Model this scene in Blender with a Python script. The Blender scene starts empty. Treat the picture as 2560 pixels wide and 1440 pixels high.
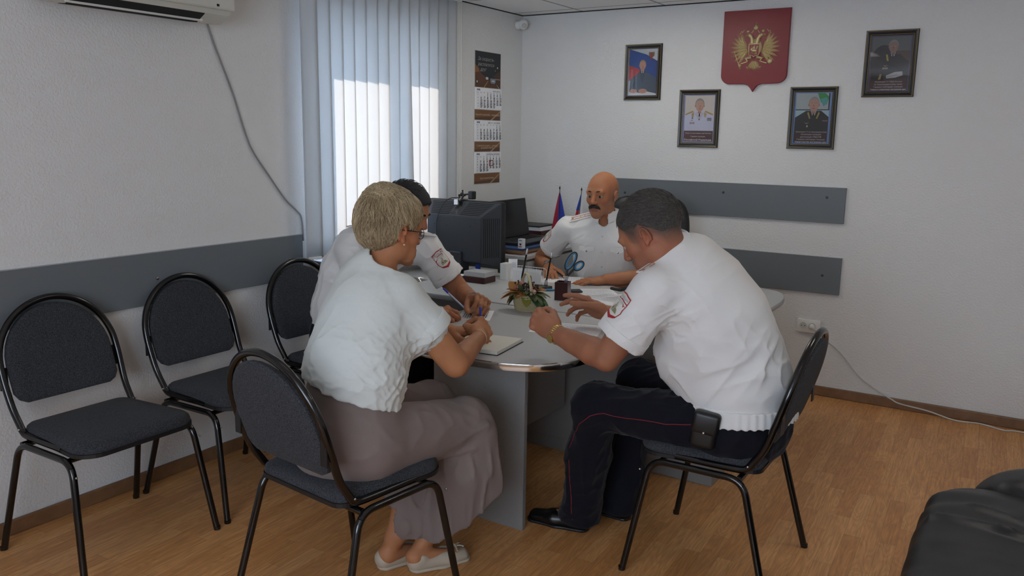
import bpy, bmesh, math, random
import numpy as np
from mathutils import Vector, Matrix

SC = bpy.context.scene
COL = SC.collection
PI = math.pi

# ------------------------------------------------------------------ camera
F_PX = 2083.82
YAW, PITCH, ROLL = 0.563501, 0.182043, 0.0154092
_cy, _sy = math.cos(YAW), math.sin(YAW)
_f = Vector((-_sy * math.cos(PITCH), _cy * math.cos(PITCH), -math.sin(PITCH)))
_r0 = Vector((_cy, _sy, 0))
_u0 = _r0.cross(_f)
_r = _r0 * math.cos(ROLL) + _u0 * math.sin(ROLL)
_u = -_r0 * math.sin(ROLL) + _u0 * math.cos(ROLL)
cam_data = bpy.data.cameras.new('camera')
cam = bpy.data.objects.new('camera', cam_data)
COL.objects.link(cam)
cam.matrix_world = Matrix(((_r.x, _u.x, -_f.x, 3.2869), (_r.y, _u.y, -_f.y, -5.29221), (_r.z, _u.z, -_f.z, 1.58), (0, 0, 0, 1)))
cam_data.sensor_width = 36.0
cam_data.lens = F_PX / 2560 * 36.0
cam_data.clip_start = 0.05
SC.camera = cam

# ------------------------------------------------------------------ world, sun, exposure
SC.view_settings.view_transform = 'Standard'
SC.view_settings.look = 'None'
SC.view_settings.gamma = 1.0
SC.view_settings.use_curve_mapping = False
SC.view_settings.exposure = 0.28
world = bpy.data.worlds.new('sky')
SC.world = world
world.use_nodes = True
_bg = world.node_tree.nodes['Background']
_bg.inputs['Color'].default_value = (0.50, 0.66, 0.90, 1)
_bg.inputs['Strength'].default_value = 5.2

sun_d = bpy.data.lights.new('sun', 'SUN')
sun = bpy.data.objects.new('sun', sun_d)
COL.objects.link(sun)
sun_d.energy = 15.0
sun_d.angle = math.radians(0.8)
sun_d.color = (1.0, 0.83, 0.70)
# the sun stands high outside the left wall and shines in through the window behind the blinds
_sd = Vector((1.0, 0.25, -0.85)).normalized()
sun.rotation_euler = _sd.to_track_quat('-Z', 'Y').to_euler()

# fill light from an area lamp added behind the photographer
def area_lamp(name, loc, target, sx, sy, power, color):
    d = bpy.data.lights.new(name, 'AREA'); d.shape = 'RECTANGLE'; d.size = sx; d.size_y = sy; d.energy = power; d.color = color
    o = bpy.data.objects.new(name, d); COL.objects.link(o); o.location = loc
    o.rotation_euler = (Vector(target) - Vector(loc)).to_track_quat('-Z', 'Y').to_euler()
    return o
area_lamp('rear_fill_lamp', (3.0, -7.30, 1.55), (3.0, 0, 1.3), 2.6, 1.5, 38, (0.93, 0.96, 1.0))
LAMPS = [(1.2, -1.2), (1.5, -3.75), (3.2, -1.9), (3.9, -3.75)]
LAMP_STRENGTH = [13.0, 1.0, 7.5, 2.0]      # the rear tubes are dim

# ------------------------------------------------------------------ helpers
def lin(c):
    """'#rrggbb' or 0-255 triple (display values) to linear rgba"""
    if isinstance(c, str):
        c = [int(c[i:i + 2], 16) for i in (1, 3, 5)]
    out = []
    for v in c:
        v = v / 255.0
        out.append(v / 12.92 if v <= 0.04045 else ((v + 0.055) / 1.055) ** 2.4)
    return (*out, 1.0)

def mat(name, color, rough=0.6, metal=0.0, spec=0.5, bump=None, vary=None, sheen=0.0, coat=0.0, attr=None, sss=0.0, emit=None, coord='Object'):
    """Principled material. bump=(scale, strength, detail[, distance]); vary=(scale, amount)"""
    m = bpy.data.materials.new(name); m.use_nodes = True
    nt = m.node_tree; b = nt.nodes['Principled BSDF']
    col = lin(color) if not (isinstance(color, tuple) and len(color) == 4) else color
    b.inputs['Base Color'].default_value = col
    b.inputs['Roughness'].default_value = rough
    b.inputs['Metallic'].default_value = metal
    b.inputs['Specular IOR Level'].default_value = spec
    if sheen: b.inputs['Sheen Weight'].default_value = sheen
    if coat:
        b.inputs['Coat Weight'].default_value = coat; b.inputs['Coat Roughness'].default_value = 0.08
    if sss:
        b.inputs['Subsurface Weight'].default_value = sss
        b.inputs['Subsurface Radius'].default_value = (0.012, 0.005, 0.003); b.inputs['Subsurface Scale'].default_value = 1.0
    if emit:
        b.inputs['Emission Color'].default_value = col; b.inputs['Emission Strength'].default_value = emit
    tc = nt.nodes.new('ShaderNodeTexCoord')
    base_out = None
    if attr:
        a = nt.nodes.new('ShaderNodeAttribute'); a.attribute_name = attr
        base_out = a.outputs['Color']; nt.links.new(base_out, b.inputs['Base Color'])
    if vary:
        n = nt.nodes.new('ShaderNodeTexNoise'); n.inputs['Scale'].default_value = vary[0]; n.inputs['Detail'].default_value = 4
        nt.links.new(tc.outputs[coord], n.inputs['Vector'])
        mx = nt.nodes.new('ShaderNodeMix'); mx.data_type = 'RGBA'; mx.blend_type = 'MULTIPLY'; mx.inputs['Factor'].default_value = 1.0
        r = nt.nodes.new('ShaderNodeMapRange'); r.inputs['From Min'].default_value = 0.3; r.inputs['From Max'].default_value = 0.7
        r.inputs['To Min'].default_value = 1 - vary[1]; r.inputs['To Max'].default_value = 1 + vary[1]
        nt.links.new(n.outputs['Fac'], r.inputs['Value'])
        if base_out is not None: nt.links.new(base_out, mx.inputs['A'])
        else: mx.inputs['A'].default_value = col
        nt.links.new(r.outputs['Result'], mx.inputs['B']); nt.links.new(mx.outputs['Result'], b.inputs['Base Color'])
    if bump:
        n = nt.nodes.new('ShaderNodeTexNoise'); n.inputs['Scale'].default_value = bump[0]; n.inputs['Detail'].default_value = bump[2]
        nt.links.new(tc.outputs[coord], n.inputs['Vector'])
        bp = nt.nodes.new('ShaderNodeBump'); bp.inputs['Strength'].default_value = bump[1]
        bp.inputs['Distance'].default_value = bump[3] if len(bump) > 3 else 0.01
        nt.links.new(n.outputs['Fac'], bp.inputs['Height']); nt.links.new(bp.outputs['Normal'], b.inputs['Normal'])
    return m

def link(name, me, m=None, parent=None, smooth=False, loc=None, rot=None):
    o = bpy.data.objects.new(name, me); COL.objects.link(o)
    if m is not None:
        for mm in (m if isinstance(m, (list, tuple)) else [m]): me.materials.append(mm)
    if smooth:
        me.polygons.foreach_set('use_smooth', [True] * len(me.polygons))
    if parent is not None: o.parent = parent
    if loc is not None: o.location = loc
    if rot is not None: o.rotation_euler = rot
    return o

def tag(o, label=None, cat=None, group=None, kind=None):
    if label: o['label'] = label
    if cat: o['category'] = cat
    if group: o['group'] = group
    if kind: o['kind'] = kind
    return o

def empty(name, loc=(0, 0, 0), rz=0.0, label=None, cat=None, group=None):
    o = bpy.data.objects.new(name, None); COL.objects.link(o); o.location = loc; o.rotation_euler = (0, 0, rz)
    o.empty_display_size = 0.05
    return tag(o, label, cat, group)

class MB:
    """collects shapes into ONE mesh"""
    def __init__(s): s.bm = bmesh.new(); s.mi = 0
    def _new(s, n0):
        for f in list(s.bm.faces)[n0:]: f.material_index = s.mi
    def box(s, lo, hi, bevel=0.0, seg=2, M=None):
        b = bmesh.new()
        bmesh.ops.create_cube(b, size=1.0)
        c = [(lo[i] + hi[i]) / 2 for i in range(3)]; d = [abs(hi[i] - lo[i]) for i in range(3)]
        for v in b.verts: v.co = Vector([c[i] + v.co[i] * d[i] for i in range(3)])
        if bevel: bmesh.ops.bevel(b, geom=list(b.edges), offset=bevel, segments=seg, profile=0.5, affect='EDGES')
        if M is not None: bmesh.ops.transform(b, matrix=M, verts=b.verts)
        s._merge(b); return s
    def _merge(s, b, M=None):
        me = bpy.data.meshes.new('t'); b.to_mesh(me); b.free(); n0 = len(s.bm.faces)
        s.bm.from_mesh(me); bpy.data.meshes.remove(me); s._new(n0)
    def tube(s, pts, r, n=10, caps=True, rads=None, closed=False):
        P = [Vector(p) for p in pts]; N = len(P); rings = []
        up = None; n0 = len(s.bm.faces)
        for i in range(N):
            if closed: t = (P[(i + 1) % N] - P[i - 1]).normalized()
            elif i == 0: t = (P[1] - P[0]).normalized()
            elif i == N - 1: t = (P[-1] - P[-2]).normalized()
            else: t = ((P[i + 1] - P[i]).normalized() + (P[i] - P[i - 1]).normalized()).normalized()
            if up is None:
                up = Vector((0, 0, 1)) if abs(t.z) < 0.9 else Vector((1, 0, 0))
            a = up - t * up.dot(t)
            if a.length < 1e-4: a = t.orthogonal()
            a.normalize(); up = a; b = t.cross(a)
            rr = rads[i] if rads else r
            rings.append([s.bm.verts.new(P[i] + (a * math.cos(2 * PI * k / n) + b * math.sin(2 * PI * k / n)) * rr) for k in range(n)])
        for i in range(N if closed else N - 1):
            A, B = rings[i], rings[(i + 1) % N]
            for k in range(n): s.bm.faces.new((A[k], A[(k + 1) % n], B[(k + 1) % n], B[k]))
        if caps and not closed:
            s.bm.faces.new(list(reversed(rings[0]))); s.bm.faces.new(rings[-1])
        s.bm.faces.ensure_lookup_table(); s._new(n0); return s
    def lathe(s, prof, n=24, c=(0, 0, 0), M=None):
        """prof: list of (radius, z) from bottom to top"""
        b = bmesh.new(); rings = []
        for r, z in prof:
            if r < 1e-5: rings.append([b.verts.new((0, 0, z))])
            else: rings.append([b.verts.new((r * math.cos(2 * PI * k / n), r * math.sin(2 * PI * k / n), z)) for k in range(n)])
        for A, B in zip(rings, rings[1:]):
            for k in range(n):
                k2 = (k + 1) % n
                if len(A) == 1 and len(B) == 1: continue
                if len(A) == 1: b.faces.new((A[0], B[k2], B[k]))
                elif len(B) == 1: b.faces.new((A[k], A[k2], B[0]))
                else: b.faces.new((A[k], A[k2], B[k2], B[k]))
        if len(rings[0]) > 1: b.faces.new(list(reversed(rings[0])))
        if len(rings[-1]) > 1: b.faces.new(rings[-1])
        bmesh.ops.transform(b, matrix=(M if M is not None else Matrix.Translation(c)), verts=b.verts)
        s._merge(b); return s
    def prism(s, poly, z0, z1, M=None, bevel=0.0, seg=2, fn=None):
        """poly: 2-D outline (x, y) extruded from z0 to z1; fn maps vertices"""
        b = bmesh.new()
        A = [b.verts.new((x, y, z0)) for x, y in poly]; B = [b.verts.new((x, y, z1)) for x, y in poly]
        n = len(poly)
        b.faces.new(list(reversed(A))); top = b.faces.new(B)
        for k in range(n): b.faces.new((A[k], A[(k + 1) % n], B[(k + 1) % n], B[k]))
        bmesh.ops.recalc_face_normals(b, faces=b.faces)
        if bevel:
            ed = [e for e in b.edges if abs(e.verts[0].co.z - e.verts[1].co.z) < 1e-6]
            bmesh.ops.bevel(b, geom=ed, offset=bevel, segments=seg, profile=0.5, affect='EDGES')
        if fn: 
            for v in b.verts: v.co = fn(v.co)
        if M is not None: bmesh.ops.transform(b, matrix=M, verts=b.verts)
        s._merge(b); return s
    def ball(s, c, r, M=None, u=16, v=10):
        b = bmesh.new(); bmesh.ops.create_uvsphere(b, u_segments=u, v_segments=v, radius=1.0)
        rr = r if isinstance(r, (tuple, list)) else (r, r, r)
        T = Matrix.Translation(c) @ (M if M is not None else Matrix.Identity(4)) @ Matrix.Diagonal((*rr, 1))
        bmesh.ops.transform(b, matrix=T, verts=b.verts); s._merge(b); return s
    def quad(s, pts):
        n0 = len(s.bm.faces); f = s.bm.faces.new([s.bm.verts.new(p) for p in pts]); f.material_index = s.mi; return s
    def grid(s, fn, nu, nv):
        V = [[s.bm.verts.new(fn(i / nu, j / nv)) for j in range(nv + 1)] for i in range(nu + 1)]
        for i in range(nu):
            for j in range(nv):
                f = s.bm.faces.new((V[i][j], V[i + 1][j], V[i + 1][j + 1], V[i][j + 1])); f.material_index = s.mi
        return s
    def build(s, name, m=None, parent=None, smooth=False, **k):
        me = bpy.data.meshes.new(name); s.bm.normal_update(); s.bm.to_mesh(me); s.bm.free()
        o = link(name, me, m, parent, False, **k)
        if smooth:
            me.polygons.foreach_set('use_smooth', [True] * len(me.polygons))
            try: me.set_sharp_from_angle(angle=math.radians(42))
            except Exception: pass
        return o

def arc(cx, cy, r, a0, a1, n):
    return [(cx + r * math.cos(a0 + (a1 - a0) * i / n), cy + r * math.sin(a0 + (a1 - a0) * i / n)) for i in range(n + 1)]

def smooth_path(pts, n=6):
    """Catmull-Rom through points"""
    P = [Vector(p) for p in pts]; P = [P[0] * 2 - P[1]] + P + [P[-1] * 2 - P[-2]]; out = []
    for i in range(1, len(P) - 2):
        for j in range(n):
            t = j / n; a, b, c, d = P[i - 1], P[i], P[i + 1], P[i + 2]
            out.append(0.5 * ((2 * b) + (c - a) * t + (2 * a - 5 * b + 4 * c - d) * t * t + (3 * b - a - 3 * c + d) * t ** 3))
    out.append(P[-2]); return out

def round_path(pts, r, n=6):
    """polyline with rounded corners"""
    P = [Vector(p) for p in pts]; out = [P[0]]
    for i in range(1, len(P) - 1):
        a = (P[i - 1] - P[i]); b = (P[i + 1] - P[i]); la, lb = a.length, b.length; a.normalize(); b.normalize()
        rr = min(r if not isinstance(r, (list, tuple)) else r[i - 1], la * 0.49, lb * 0.49)
        p0, p1 = P[i] + a * rr, P[i] + b * rr
        for j in range(n + 1):
            t = j / n; out.append(p0 * (1 - t) ** 2 + P[i] * 2 * t * (1 - t) + p1 * t * t)
    out.append(P[-1]); return out

def rrect(x0, y0, x1, y1, r, n=5):
    p = []
    for cx, cy, a in ((x1 - r, y1 - r, 0), (x0 + r, y1 - r, PI / 2), (x0 + r, y0 + r, PI), (x1 - r, y0 + r, 1.5 * PI)):
        p += arc(cx, cy, r, a, a + PI / 2, n)
    return p

def text_mesh(body, size, extrude=0.0, align='CENTER', shear=0.0, bold=0.0):
    cu = bpy.data.curves.new('t', 'FONT'); cu.body = body; cu.size = size; cu.extrude = extrude; cu.align_x = align; cu.align_y = 'CENTER'
    cu.shear = shear; cu.offset = bold; cu.resolution_u = 2
    o = bpy.data.objects.new('t', cu); COL.objects.link(o)
    dg = bpy.context.evaluated_depsgraph_get(); me = bpy.data.meshes.new_from_object(o.evaluated_get(dg))
    bpy.data.objects.remove(o); bpy.data.curves.remove(cu); return me

def add_text(mb, body, size, M, align='CENTER', shear=0.0, bold=0.0):
    me = text_mesh(body, size, 0.0, align, shear, bold); me.transform(M); n0 = len(mb.bm.faces)
    mb.bm.from_mesh(me); bpy.data.meshes.remove(me); mb._new(n0); return mb
# ------------------------------------------------------------------ smooth implicit surfaces for bodies and clothes
def nrm(v):
    v = np.asarray(v, float); return v / (np.linalg.norm(v) + 1e-12)

def _hash(ix, iy, iz, seed):
    h = (ix * 374761393 + iy * 668265263 + iz * 2147483647 + seed * 144665) & 0xffffffff
    h = ((h ^ (h >> 13)) * 1274126177) & 0xffffffff
    return ((h ^ (h >> 16)) & 0xffff) / 65535.0

def vnoise(p, seed=0):
    i = np.floor(p).astype(np.int64); f = p - i; f = f * f * (3 - 2 * f); r = 0
    for dx in (0, 1):
        for dy in (0, 1):
            for dz in (0, 1):
                w = (f[..., 0] if dx else 1 - f[..., 0]) * (f[..., 1] if dy else 1 - f[..., 1]) * (f[..., 2] if dz else 1 - f[..., 2])
                r = r + w * _hash(i[..., 0] + dx, i[..., 1] + dy, i[..., 2] + dz, seed)
    return r * 2 - 1

class Field:
    def __init__(s): s.ops = []
    def add(s, fn, c, R, k=0.01, mode='u'):
        s.ops.append((fn, np.asarray(c, float), float(R), k, mode)); return s
    def cone(s, a, b, ra, rb, k=0.01, mode='u'):
        a = np.asarray(a, float); b = np.asarray(b, float); ba = b - a; L = float(ba @ ba) + 1e-12
        def fn(p):
            q = p - a; t = np.clip((q @ ba) / L, 0, 1)
            return np.linalg.norm(q - t[..., None] * ba, axis=-1) - (ra + (rb - ra) * t)
        return s.add(fn, (a + b) / 2, np.sqrt(L) / 2 + max(ra, rb), k, mode)
    def chain(s, pts, rads, k=0.01, mode='u'):
        for i in range(len(pts) - 1): s.cone(pts[i], pts[i + 1], rads[i], rads[i + 1], k, mode)
        return s
    def ell(s, c, r, R=None, k=0.01, mode='u'):
        c = np.asarray(c, float); r = np.asarray(r, float); R = np.eye(3) if R is None else np.asarray(R, float)
        def fn(p):
            q = (p - c) @ R  # columns of R are the local axes
            k0 = np.linalg.norm(q / r, axis=-1); k1 = np.linalg.norm(q / (r * r), axis=-1) + 1e-9
            return k0 * (k0 - 1) / k1
        return s.add(fn, c, float(r.max()), k, mode)
    def slab(s, a, b, wa, da, wb, db, lat, k=0.02, mode='u', pw=2.0):
        """tapered segment with an elliptical section: half width w along lat, half depth d across"""
        a = np.asarray(a, float); b = np.asarray(b, float); ba = b - a; L = float(ba @ ba) + 1e-12; ax = ba / np.sqrt(L)
        lat = np.asarray(lat, float); lat = nrm(lat - ax * (lat @ ax)); dep = np.cross(ax, lat)
        def fn(p):
            q = p - a; t = np.clip((q @ ba) / L, 0, 1); q = q - t[..., None] * ba
            w = wa + (wb - wa) * t; d = da + (db - da) * t; m = np.minimum(w, d)
            x, y, z = (q @ lat), (q @ dep), (q @ ax)
            if pw == 2.0:
                k0 = np.sqrt((x / w) ** 2 + (y / d) ** 2 + (z / m) ** 2)
            else:
                k0 = ((np.abs(x) / w) ** pw + (np.abs(y) / d) ** pw + (np.abs(z) / m) ** pw) ** (1 / pw)
            k1 = np.sqrt((x / w / w) ** 2 + (y / d / d) ** 2 + (z / m / m) ** 2) + 1e-9
            return k0 * (k0 - 1) / k1
        return s.add(fn, (a + b) / 2, np.sqrt(L) / 2 + max(wa, wb, da, db), k, mode)
    def plane(s, pt, n, k=0.004, c=None, R=None):
        """keep what lies behind the plane (cut away the side the normal points to); local when c, R given"""
        pt = np.asarray(pt, float); n = nrm(n)
        def fn(p): return -((p - pt) @ n)          # negative on the removed side
        if c is None: return s.add(fn, (0, 0, 0), 1e6, k, 's')
        c = np.asarray(c, float)
        def fn2(p): return np.maximum(-((p - pt) @ n), np.linalg.norm(p - c, axis=-1) - R)
        return s.add(fn2, c, R, k, 's')
    def disp(s, fn, c=(0, 0, 0), R=1e6):
        return s.add(fn, c, R, 0, 'd')
    def ev(s, p, ops=None):
        d = np.full(p.shape[:-1], 9.0)
        for fn, c, R, k, mode in (s.ops if ops is None else ops):
            if mode == 'd':
                near = np.abs(d) < 0.05
                if near.any(): d[near] += fn(p[near], d[near])
                continue
            e = fn(p)
            if mode == 'u':
                if k > 0:
                    h = np.clip(0.5 + 0.5 * (d - e) / k, 0, 1); d = np.where(d > 8.5, e, d * (1 - h) + e * h - k * h * (1 - h))
                else: d = np.minimum(d, e)
            elif mode == 's':
                if k > 0:
                    h = np.clip(0.5 - 0.5 * (d + e) / k, 0, 1); d = d * (1 - h) - e * h + k * h * (1 - h)
                else: d = np.maximum(d, -e)
            elif mode == 'i':
                d = np.maximum(d, e)
        return d
    def mesh(s, lo, hi, vs, N=20):
        lo = np.asarray(lo, float); hi = np.asarray(hi, float)
        nb = np.ceil((hi - lo) / (vs * N)).astype(int); G = (nb * N + 2).astype(np.int64)
        bi = np.stack(np.meshgrid(*[np.arange(n) for n in nb], indexing='ij'), -1).reshape(-1, 3)
        cen = lo + (bi + 0.5) * N * vs; rad = N * vs * 0.867
        dc = s.ev(cen); act = bi[np.abs(dc) < rad * 1.45 + 0.015]
        keys, vpos, quads = [], [], []
        off = np.stack(np.meshgrid(*[np.arange(N + 1)] * 3, indexing='ij'), -1)
        E = [((0, 0, 0), (1, 0, 0)), ((0, 1, 0), (1, 1, 0)), ((0, 0, 1), (1, 0, 1)), ((0, 1, 1), (1, 1, 1)),
             ((0, 0, 0), (0, 1, 0)), ((1, 0, 0), (1, 1, 0)), ((0, 0, 1), (0, 1, 1)), ((1, 0, 1), (1, 1, 1)),
             ((0, 0, 0), (0, 0, 1)), ((1, 0, 0), (1, 0, 1)), ((0, 1, 0), (0, 1, 1)), ((1, 1, 0), (1, 1, 1))]
        def K(a): return (a[..., 0] * G[1] + a[..., 1]) * G[2] + a[..., 2]
        for b in act:
            g0 = b * N; idx = off + g0; P = lo + idx * vs; c = lo + (g0 + N / 2) * vs
            ops = [o for o in s.ops if np.linalg.norm(o[1] - c) < o[2] + rad + o[3] * 2 + 0.02]
            if not ops: continue
            d = s.ev(P, ops); ins = d < 0
            if ins.all() or not ins.any(): continue
            c8 = [ins[i:N + i, j:N + j, k:N + k] for i in (0, 1) for j in (0, 1) for k in (0, 1)]
            sm = sum(x.astype(np.int8) for x in c8); mix = (sm > 0) & (sm < 8)
            ci = np.argwhere(mix)
            if len(ci) == 0: continue
            acc = np.zeros((len(ci), 3)); cnt = np.zeros(len(ci))
            for A, B in E:
                a = ci + A; bb = ci + B
                da = d[a[:, 0], a[:, 1], a[:, 2]]; db = d[bb[:, 0], bb[:, 1], bb[:, 2]]
                m = (da < 0) != (db < 0); t = np.where(m, da / np.where(m, da - db, 1), 0)
                acc += np.where(m[:, None], a + t[:, None] * (bb - a), 0); cnt += m
            vp = lo + (acc / cnt[:, None] + g0) * vs
            keys.append(K(ci + g0)); vpos.append(vp)
            for ax in range(3):
                o = [0, 0, 0]; o[ax] = 1
                A = ins[:N, :N, :N]; B = ins[o[0]:N + o[0], o[1]:N + o[1], o[2]:N + o[2]]
                e = np.argwhere(A != B)
                if len(e) == 0: continue
                u = [0, 0, 0]; v = [0, 0, 0]; u[(ax + 1) % 3] = 1; v[(ax + 2) % 3] = 1; u = np.array(u); v = np.array(v)
                fl = A[e[:, 0], e[:, 1], e[:, 2]]; e = e + g0
                q = np.stack([K(e - u - v), K(e - v), K(e), K(e - u)], -1)
                q[~fl] = q[~fl][:, ::-1]; quads.append(q)
        keys = np.concatenate(keys); vpos = np.concatenate(vpos); quads = np.concatenate(quads)
        srt = np.argsort(keys, kind='stable'); ks = keys[srt]; vp = vpos[srt]
        pos = np.searchsorted(ks, quads); pos = np.minimum(pos, len(ks) - 1); ok = (ks[pos] == quads).all(1)
        return vp, pos[ok]

def np_mesh(name, V, Q):
    me = bpy.data.meshes.new(name); me.vertices.add(len(V)); me.vertices.foreach_set('co', np.ascontiguousarray(V, dtype=np.float32).ravel())
    n = Q.shape[1]
    me.loops.add(Q.size); me.loops.foreach_set('vertex_index', Q.astype(np.int32).ravel())
    me.polygons.add(len(Q)); me.polygons.foreach_set('loop_start', np.arange(0, Q.size, n, dtype=np.int32))
    me.polygons.foreach_set('loop_total', np.full(len(Q), n, dtype=np.int32))
    me.polygons.foreach_set('use_smooth', np.ones(len(Q), dtype=bool)); me.update(calc_edges=True); me.validate(); return me

def keep_big(V, Q, frac=0.02):
    """drop stray islands"""
    n = len(V); lab = np.arange(n)
    for _ in range(400):
        m = lab[Q].min(1); new = lab.copy()
        for c in range(4): np.minimum.at(new, Q[:, c], m)
        new = new[new]
        if (new == lab).all(): break
        lab = new
    u, inv, cnt = np.unique(lab, return_inverse=True, return_counts=True); good = cnt[inv] > frac * n
    Q = Q[good[Q].all(1)]; idx = np.cumsum(good) - 1; return V[good], idx[Q]

def sdf_obj(name, F, lo, hi, vs, m, parent=None, color=None, big=False):
    V, Q = F.mesh(lo, hi, vs)
    if big: V, Q = keep_big(V, Q)
    me = np_mesh(name, V, Q)
    if color is not None:
        c = color(V); a = me.color_attributes.new('tint', 'FLOAT_COLOR', 'POINT')
        a.data.foreach_set('color', np.concatenate([c, np.ones((len(c), 1))], 1).astype(np.float32).ravel())
    return link(name, me, m, parent)
# ------------------------------------------------------------------ materials
M = {}
M['wall'] = mat('wallpaper_white', '#dcdcda', 0.85, bump=(95, 0.55, 3, 0.006), coord='Object')
M['ceil'] = mat('ceiling_tile', '#d4d4d2', 0.9, bump=(160, 0.3, 3, 0.003))
M['white_plastic'] = mat('white_plastic', '#e3e3df', 0.4)
M['ivory_plastic'] = mat('ivory_plastic', '#c9c9bf', 0.45)
M['dark_gap'] = mat('dark_gap', '#151618', 0.8)
M['rail'] = mat('grey_laminate_rail', '#6c7276', 0.42, bump=(300, 0.05, 2, 0.002))
M['rail_edge'] = mat('rail_edge_band', '#a9adaf', 0.5)
M['screw'] = mat('screw_metal', '#4c5052', 0.35, metal=0.8)
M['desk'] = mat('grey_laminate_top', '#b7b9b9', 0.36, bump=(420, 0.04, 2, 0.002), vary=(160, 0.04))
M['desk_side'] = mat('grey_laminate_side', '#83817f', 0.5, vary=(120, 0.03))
M['desk_edge'] = mat('pale_edge_band', '#a4a6a6', 0.35)
M['chrome'] = mat('chrome', '#d8d8d6', 0.12, metal=1.0)
M['black_metal'] = mat('black_enamel_tube', '#0b0c0e', 0.16, spec=0.6)
M['chair_fabric'] = mat('charcoal_fabric', '#3b3d41', 0.95, spec=0.12, bump=(420, 0.6, 2, 0.002), vary=(260, 0.6), sheen=0.05)
M['black_plastic'] = mat('black_plastic', '#17191c', 0.45)
M['grey_plastic'] = mat('graphite_plastic', '#363b42', 0.5, bump=(500, 0.08, 2, 0.002))
M['screen'] = mat('black_screen', '#06070a', 0.18)
M['paper'] = mat('white_paper', '#f0f1f3', 0.8)
M['ink'] = mat('printed_ink', '#45484e', 0.8)
M['cable_white'] = mat('white_cable', '#c9c8c3', 0.5)
M['gold'] = mat('antique_gold', '#c6b586', 0.45, metal=0.45)
M['gold_watch'] = mat('gold_watch_metal', '#d9c07a', 0.22, metal=1.0)
M['steel'] = mat('steel', '#b8babb', 0.25, metal=1.0)
M['dark_wood'] = mat('dark_cherry_lacquer', '#3a1618', 0.28)
M['blue_plastic'] = mat('blue_plastic', '#1d3fae', 0.3)

def floor_material():
    m = bpy.data.materials.new('laminate_floor'); m.use_nodes = True; nt = m.node_tree; b = nt.nodes['Principled BSDF']; L = nt.links.new
    tc = nt.nodes.new('ShaderNodeTexCoord'); mp = nt.nodes.new('ShaderNodeMapping'); mp.inputs['Rotation'].default_value = (0, 0, math.radians(87.4 - 180))
    L(tc.outputs['Object'], mp.inputs['Vector'])
    br = nt.nodes.new('ShaderNodeTexBrick'); br.offset = 0.37; br.offset_frequency = 2
    br.inputs['Color1'].default_value = lin('#d39c63'); br.inputs['Color2'].default_value = lin('#c0864f'); br.inputs['Mortar'].default_value = lin('#8f6039')
    br.inputs['Scale'].default_value = 1.0; br.inputs['Mortar Size'].default_value = 0.0006; br.inputs['Mortar Smooth'].default_value = 0.6
    br.inputs['Brick Width'].default_value = 0.46; br.inputs['Row Height'].default_value = 0.065; br.inputs['Bias'].default_value = 0.0
    L(mp.outputs['Vector'], br.inputs['Vector'])
    # grain: stretched noise lines and cathedral arches
    m2 = nt.nodes.new('ShaderNodeMapping'); m2.inputs['Scale'].default_value = (2.2, 34, 1); L(mp.outputs['Vector'], m2.inputs['Vector'])
    n1 = nt.nodes.new('ShaderNodeTexNoise'); n1.inputs['Scale'].default_value = 3.0; n1.inputs['Detail'].default_value = 6; n1.inputs['Distortion'].default_value = 0.6
    L(m2.outputs['Vector'], n1.inputs['Vector'])
    m3 = nt.nodes.new('ShaderNodeMapping'); m3.inputs['Scale'].default_value = (3.2, 15, 1); L(mp.outputs['Vector'], m3.inputs['Vector'])
    ad = nt.nodes.new('ShaderNodeMix'); ad.data_type = 'RGBA'; ad.blend_type = 'ADD'; ad.inputs['Factor'].default_value = 1.0
    L(m3.outputs['Vector'], ad.inputs['A'])
    sc = nt.nodes.new('ShaderNodeVectorMath'); sc.operation = 'SCALE'; sc.inputs['Scale'].default_value = 9.0; L(br.outputs['Color'], sc.inputs[0]); L(sc.outputs['Vector'], ad.inputs['B'])
    n2 = nt.nodes.new('ShaderNodeTexNoise'); n2.inputs['Scale'].default_value = 0.9; n2.inputs['Detail'].default_value = 1.5; L(ad.outputs['Result'], n2.inputs['Vector'])
    ml = nt.nodes.new('ShaderNodeMath'); ml.operation = 'MULTIPLY'; ml.inputs[1].default_value = 26; L(n2.outputs['Fac'], ml.inputs[0])
    fr = nt.nodes.new('ShaderNodeMath'); fr.operation = 'PINGPONG'; fr.inputs[1].default_value = 1.0; L(ml.outputs[0], fr.inputs[0])
    r1 = nt.nodes.new('ShaderNodeMapRange'); r1.inputs['To Min'].default_value = 0.80; r1.inputs['To Max'].default_value = 1.18; r1.inputs['From Min'].default_value = 0.3; r1.inputs['From Max'].default_value = 0.7
    L(n1.outputs['Fac'], r1.inputs['Value'])
    r2 = nt.nodes.new('ShaderNodeMapRange'); r2.inputs['To Min'].default_value = 0.90; r2.inputs['To Max'].default_value = 1.06; L(fr.outputs[0], r2.inputs['Value'])
    mm = nt.nodes.new('ShaderNodeMath'); mm.operation = 'MULTIPLY'; L(r1.outputs['Result'], mm.inputs[0]); L(r2.outputs['Result'], mm.inputs[1])
    mx = nt.nodes.new('ShaderNodeMix'); mx.data_type = 'RGBA'; mx.blend_type = 'MULTIPLY'; mx.inputs['Factor'].default_value = 1.0
    L(br.outputs['Color'], mx.inputs['A']); L(mm.outputs[0], mx.inputs['B']); L(mx.outputs['Result'], b.inputs['Base Color'])
    b.inputs['Roughness'].default_value = 0.38; b.inputs['Specular IOR Level'].default_value = 0.35
    return m

def wood_strip_material(name, c, sx=1):
    m = mat(name, c, 0.45, vary=(14, 0.16)); return m
M['floor'] = floor_material()
M['skirting'] = mat('brown_skirting', '#7d5c40', 0.45, vary=(22, 0.12))

H = 2.42; RX, RY = 5.2, -7.0
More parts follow.
